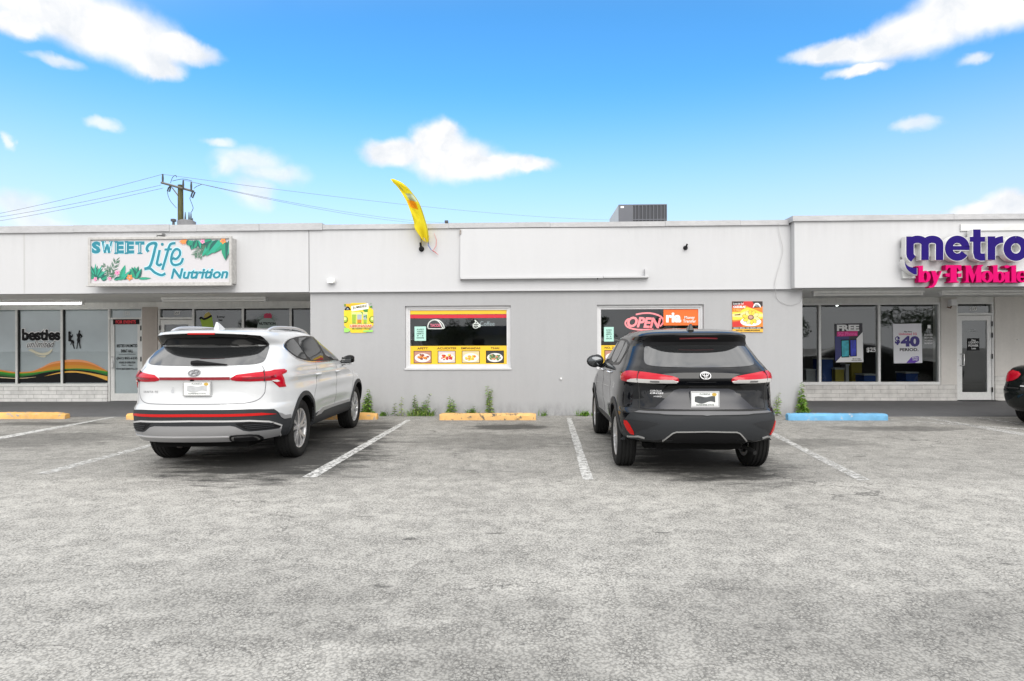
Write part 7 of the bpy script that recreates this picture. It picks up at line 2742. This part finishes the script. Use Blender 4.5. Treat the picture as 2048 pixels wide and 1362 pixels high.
# ---- wheel stops
def wheel_stops():
    yel = mat_chip('chipped yellow paint', (.72, .41, .13), (.34, .31, .27), .60, 9)
    yel2 = mat_chip('badly chipped yellow paint', (.72, .43, .16), (.10, .09, .075), .60, 7)
    blu = mat_chip('chipped blue paint', (.13, .35, .56), (.40, .40, .40), .61, 8)

    def stop(u0, u1, v, m_, lb, seed, chip=0):
        a, b = G(u0, v), G(u1, v)
        y = (a.y + b.y) / 2
        L_ = b.x - a.x
        rnd = random.Random(seed)
        n = 40
        V, Fc = [], []
        prof = [(-.075, 0), (-.072, .085), (-.050, .122), (.05, .125), (.072, .088), (.075, 0)]
        for i in range(n + 1):
            x = a.x + L_ * i / n
            e = min(i, n - i)
            sc = 1 - (.10 if e == 0 else 0)
            for (py, pz) in prof:
                j = rnd.uniform(-.004, .004)
                dz = -rnd.uniform(0, .03) if (chip and i > n - 4 and pz > .1) else 0
                V.append((x + rnd.uniform(-.004, .004), y + py * sc + j, max(0, pz * sc + (j if pz > .02 else 0) + dz)))
            if i:
                o = 6 * i
                for k in range(5):
                    Fc.append((o - 6 + k, o + k, o + k + 1, o - 5 + k))
        Fc.append(tuple(range(5, -1, -1)))
        Fc.append(tuple(6 * n + k for k in range(6)))
        o = mk('wheel_stop', V, Fc, m_, None, 30)
        tag(o, lb, 'wheel stop', 'concrete wheel stops along the shop fronts')
    stop(-60, 135, 837, yel, 'yellow wheel stop with one broken end at the left edge', 1, 1)
    stop(257, 755, 838.5, yel, 'yellow wheel stop mostly hidden behind the white suv', 2)
    stop(880, 1072, 839.5, yel2, 'badly chipped yellow wheel stop in the empty stall', 3)
    stop(1574, 1772, 840, blu, 'blue wheel stop in front of the right shop', 4)


wheel_stops()


# ---- weeds along the foot of the wall
def weeds():
    lm = [mat('weed leaf', (.17, .33, .04), .6, var=.35, vscale=25), mat('pale weed leaf', (.27, .36, .09), .6, var=.3, vscale=25), mat('dark weed leaf', (.08, .17, .03), .6, var=.3, vscale=25)]
    sm = mat('weed stem', (.16, .15, .07), .8)

    def leaf(mb, p, d, l, w, mi, rnd):
        d = d.normalized()
        s = d.cross(Vector((0, 0, 1)))
        if s.length < .05:
            s = Vector((1, 0, 0))
        s.normalize()
        s = (s + Vector((rnd.uniform(-.4, .4), rnd.uniform(-.4, .4), rnd.uniform(-.4, .4)))).normalized()
        m = p + d * l * .5 + Vector((0, 0, l * .10))
        e = p + d * l - Vector((0, 0, l * .18))
        mb.add([p, m - s * w, e, m + s * w], [(0, 1, 2), (0, 2, 3)], mi)

    def plant(u, v, hpx, wpx, stems, nleaf, lsize, mis, lb, seed, grass=0, y=None):
        rnd = random.Random(seed)
        y = y or YW - .06
        c = P(u, v, y)
        k = y / F_PX
        H, Wd = hpx * k, wpx * k
        t = thing('weed', lb, 'weed', (c.x, y, 0), 'weeds along the foot of the grey wall')
        st, fo = MB(), MB()
        for s in range(stems):
            x0 = c.x + (rnd.uniform(-.5, .5) * Wd * .5 if stems > 1 else 0)
            h = H * (1 if s == 0 else rnd.uniform(.55, .95))
            ln = [Vector((x0, y + rnd.uniform(-.03, .02), 0))]
            bx, by = rnd.uniform(-.12, .12) * h + (x0 - c.x) * .35, rnd.uniform(-.10, .02) * h
            for i in range(1, 7):
                q = i / 6
                ln.append(Vector((x0 + bx * q * q + rnd.uniform(-.006, .006), min(YW - .012, ln[0].y + by * q), h * q)))
            st.tube(ln, [.005 * (1 - .1 * i) for i in range(7)], 5)
            for i in range(nleaf):
                q = (i + rnd.random()) / nleaf
                q = .08 + .92 * q
                f = q * 6
                j = min(int(f), 5)
                p = ln[j].lerp(ln[j + 1], f - j)
                a = i * 2.4 + rnd.uniform(-.5, .5)
                d = Vector((cos(a), -abs(sin(a)) * .9 + .1, rnd.uniform(-.25, .6)))
                l = 1.25 * lsize * (1.15 - .7 * q) * rnd.uniform(.7, 1.25)
                leaf(fo, p, d, l, l * .22, rnd.choice(mis), rnd)
        for i in range(grass):
            a = rnd.uniform(0, 6.28)
            p = Vector((c.x + rnd.uniform(-.5, .5) * Wd, y + rnd.uniform(-.06, .03), 0))
            l = rnd.uniform(.08, .24)
            d = Vector((cos(a) * .6, -abs(sin(a)) * .5, 1)).normalized()
            s = Vector((cos(a + 1.57), sin(a + 1.57), 0)) * .007
            m, e = p + d * l * .6, p + d * l + Vector((cos(a) * .04, -.02, -.02))
            fo.add([p - s, p + s, m + s * .8, m - s * .8, e], [(0, 1, 2, 3), (3, 2, 4)], rnd.choice(mis))
        st.build('stem', sm, t)
        fo.build('foliage', lm, t)
    plant(735, 828, 54, 24, 4, 34, .10, (0, 0, 1), 'bushy weed behind the white suv front wheel', 11, 30)
    plant(768, 831, 8, 20, 3, 10, .07, (0, 2), 'tiny low weed at the wall right of the white suv', 12, 12)
    plant(790, 831, 26, 10, 1, 14, .075, (1, 2), 'small thin weed left of the tall grassy clump', 13)
    plant(803, 831, 40, 12, 1, 16, .065, (1,), 'spindly tall weed left of the grassy clump', 14, 6)
    plant(842, 832, 46, 52, 6, 22, .075, (0, 1, 2), 'wide grassy clump of weeds below the striped window', 15, 130)
    plant(903, 830, 40, 26, 3, 20, .09, (0, 0, 1), 'leafy leaning weed behind the chipped wheel stop', 16, 6)
    plant(945, 830, 20, 26, 4, 14, .08, (2, 0), 'low dark weed behind the middle of the chipped wheel stop', 17, 26)
    plant(981, 830, 60, 14, 2, 40, .085, (0, 1, 1), 'tall upright weed below the corner of the striped window', 18)
    plant(1168, 830, 10, 34, 4, 16, .08, (0, 0), 'low creeping weed left of the black suv', 19, 18)
    plant(1553, 830, 46, 10, 2, 20, .08, (1, 0), 'thin weed right of the black suv', 20)
    plant(1604, 832, 66, 16, 4, 46, .10, (0, 0, 1), 'tall leafy weed at the corner above the blue wheel stop', 21, 10)
    plant(1085, 832, 6, 16, 2, 8, .06, (0, 2), 'tiny weed right of the chipped wheel stop', 22, 10)


weeds()


# ---- what stands across the street behind the viewer and shows in the window reflections
def across_the_street():
    leafm = mat('broad leaf', (.045, .09, .02), .6, var=.5, vscale=1.2)
    bark = mat('tree bark', (.09, .07, .05), .9)

    def tree(x, y, h, r, seed, lb):
        rnd = random.Random(seed)
        t = thing('tree', lb, 'tree', (x, y, 0), 'trees across the street')
        mb = MB().tube([(x, y, 0), (x + .1, y, h * .3), (x, y + .1, h * .6)], [.16, .12, .07], 8)
        for k in range(5):
            a = k * 1.3
            mb.tube([(x + .05, y, h * .35), (x + cos(a) * r * .5, y + sin(a) * r * .5, h * .7)], [.07, .03], 5)
        mb.build('trunk', bark, t, 60)
        lb_ = MB()
        cl = [(x + rnd.gauss(0, r * .45), y + rnd.gauss(0, r * .45), h * .68 + rnd.gauss(0, h * .14), r * rnd.uniform(.3, .5)) for _ in range(14)]
        for c in cl:
            for i in range(130):
                d = Vector((rnd.gauss(0, 1), rnd.gauss(0, 1), rnd.gauss(0, 1))).normalized() * c[3] * rnd.uniform(.5, 1.05)
                p = Vector(c[:3]) + d
                u = Vector((rnd.gauss(0, 1), rnd.gauss(0, 1), rnd.gauss(0, 1))).normalized()
                w = u.orthogonal().normalized()
                l = rnd.uniform(.10, .22)
                lb_.add([p - u * l, p + w * l * .5, p + u * l, p - w * l * .5], [(0, 1, 2, 3)])
        lb_.build('crown', leafm, t)
    for i, (x, y, h, r) in enumerate(((-22, -42, 5.2, 2.6), (-9, -46, 4.3, 2.0), (2.5, -44, 4.6, 2.2), (7.5, -45, 3.8, 1.8), (16, -42, 5.0, 2.4), (30, -44, 5.4, 2.6), (-34, -44, 5.0, 2.4), (44, -40, 6, 3))):
        tree(x, y, h, r, i + 1, ('leafy tree across the street at the far left end', 'rounded tree across the street left of the low house', 'bushy tree across the street beside the low house', 'short tree across the street right of the house',
                                 'leafy tree across the street facing the right shop', 'tall leafy tree across the street on the right', 'tree at the outermost left across the street', 'largest tree at the outermost right across the street')[i])
    t = thing('house', 'low cream house with a grey gable across the street', 'house', (-4, -48, 0))
    MB().box((-14, -54, 0), (4, -48, 2.5)).build('wall', mat('cream wall', (.50, .47, .36), .8), t)
    MB().prism([(-14.4, 2.501), (4.4, 2.501), (1.8, 3.6), (-11.8, 3.6)], -54.4, -47.6).build('roof', mat('grey shingle', (.22, .22, .23), .8), t)
    mb = MB()
    for x in (-11, -7, 0):
        mb = MB().box((x, -47.99, 1.0), (x + 1.4, -47.93, 2.1)); mb.build('window', M_CARGLASS2, t)


across_the_street()
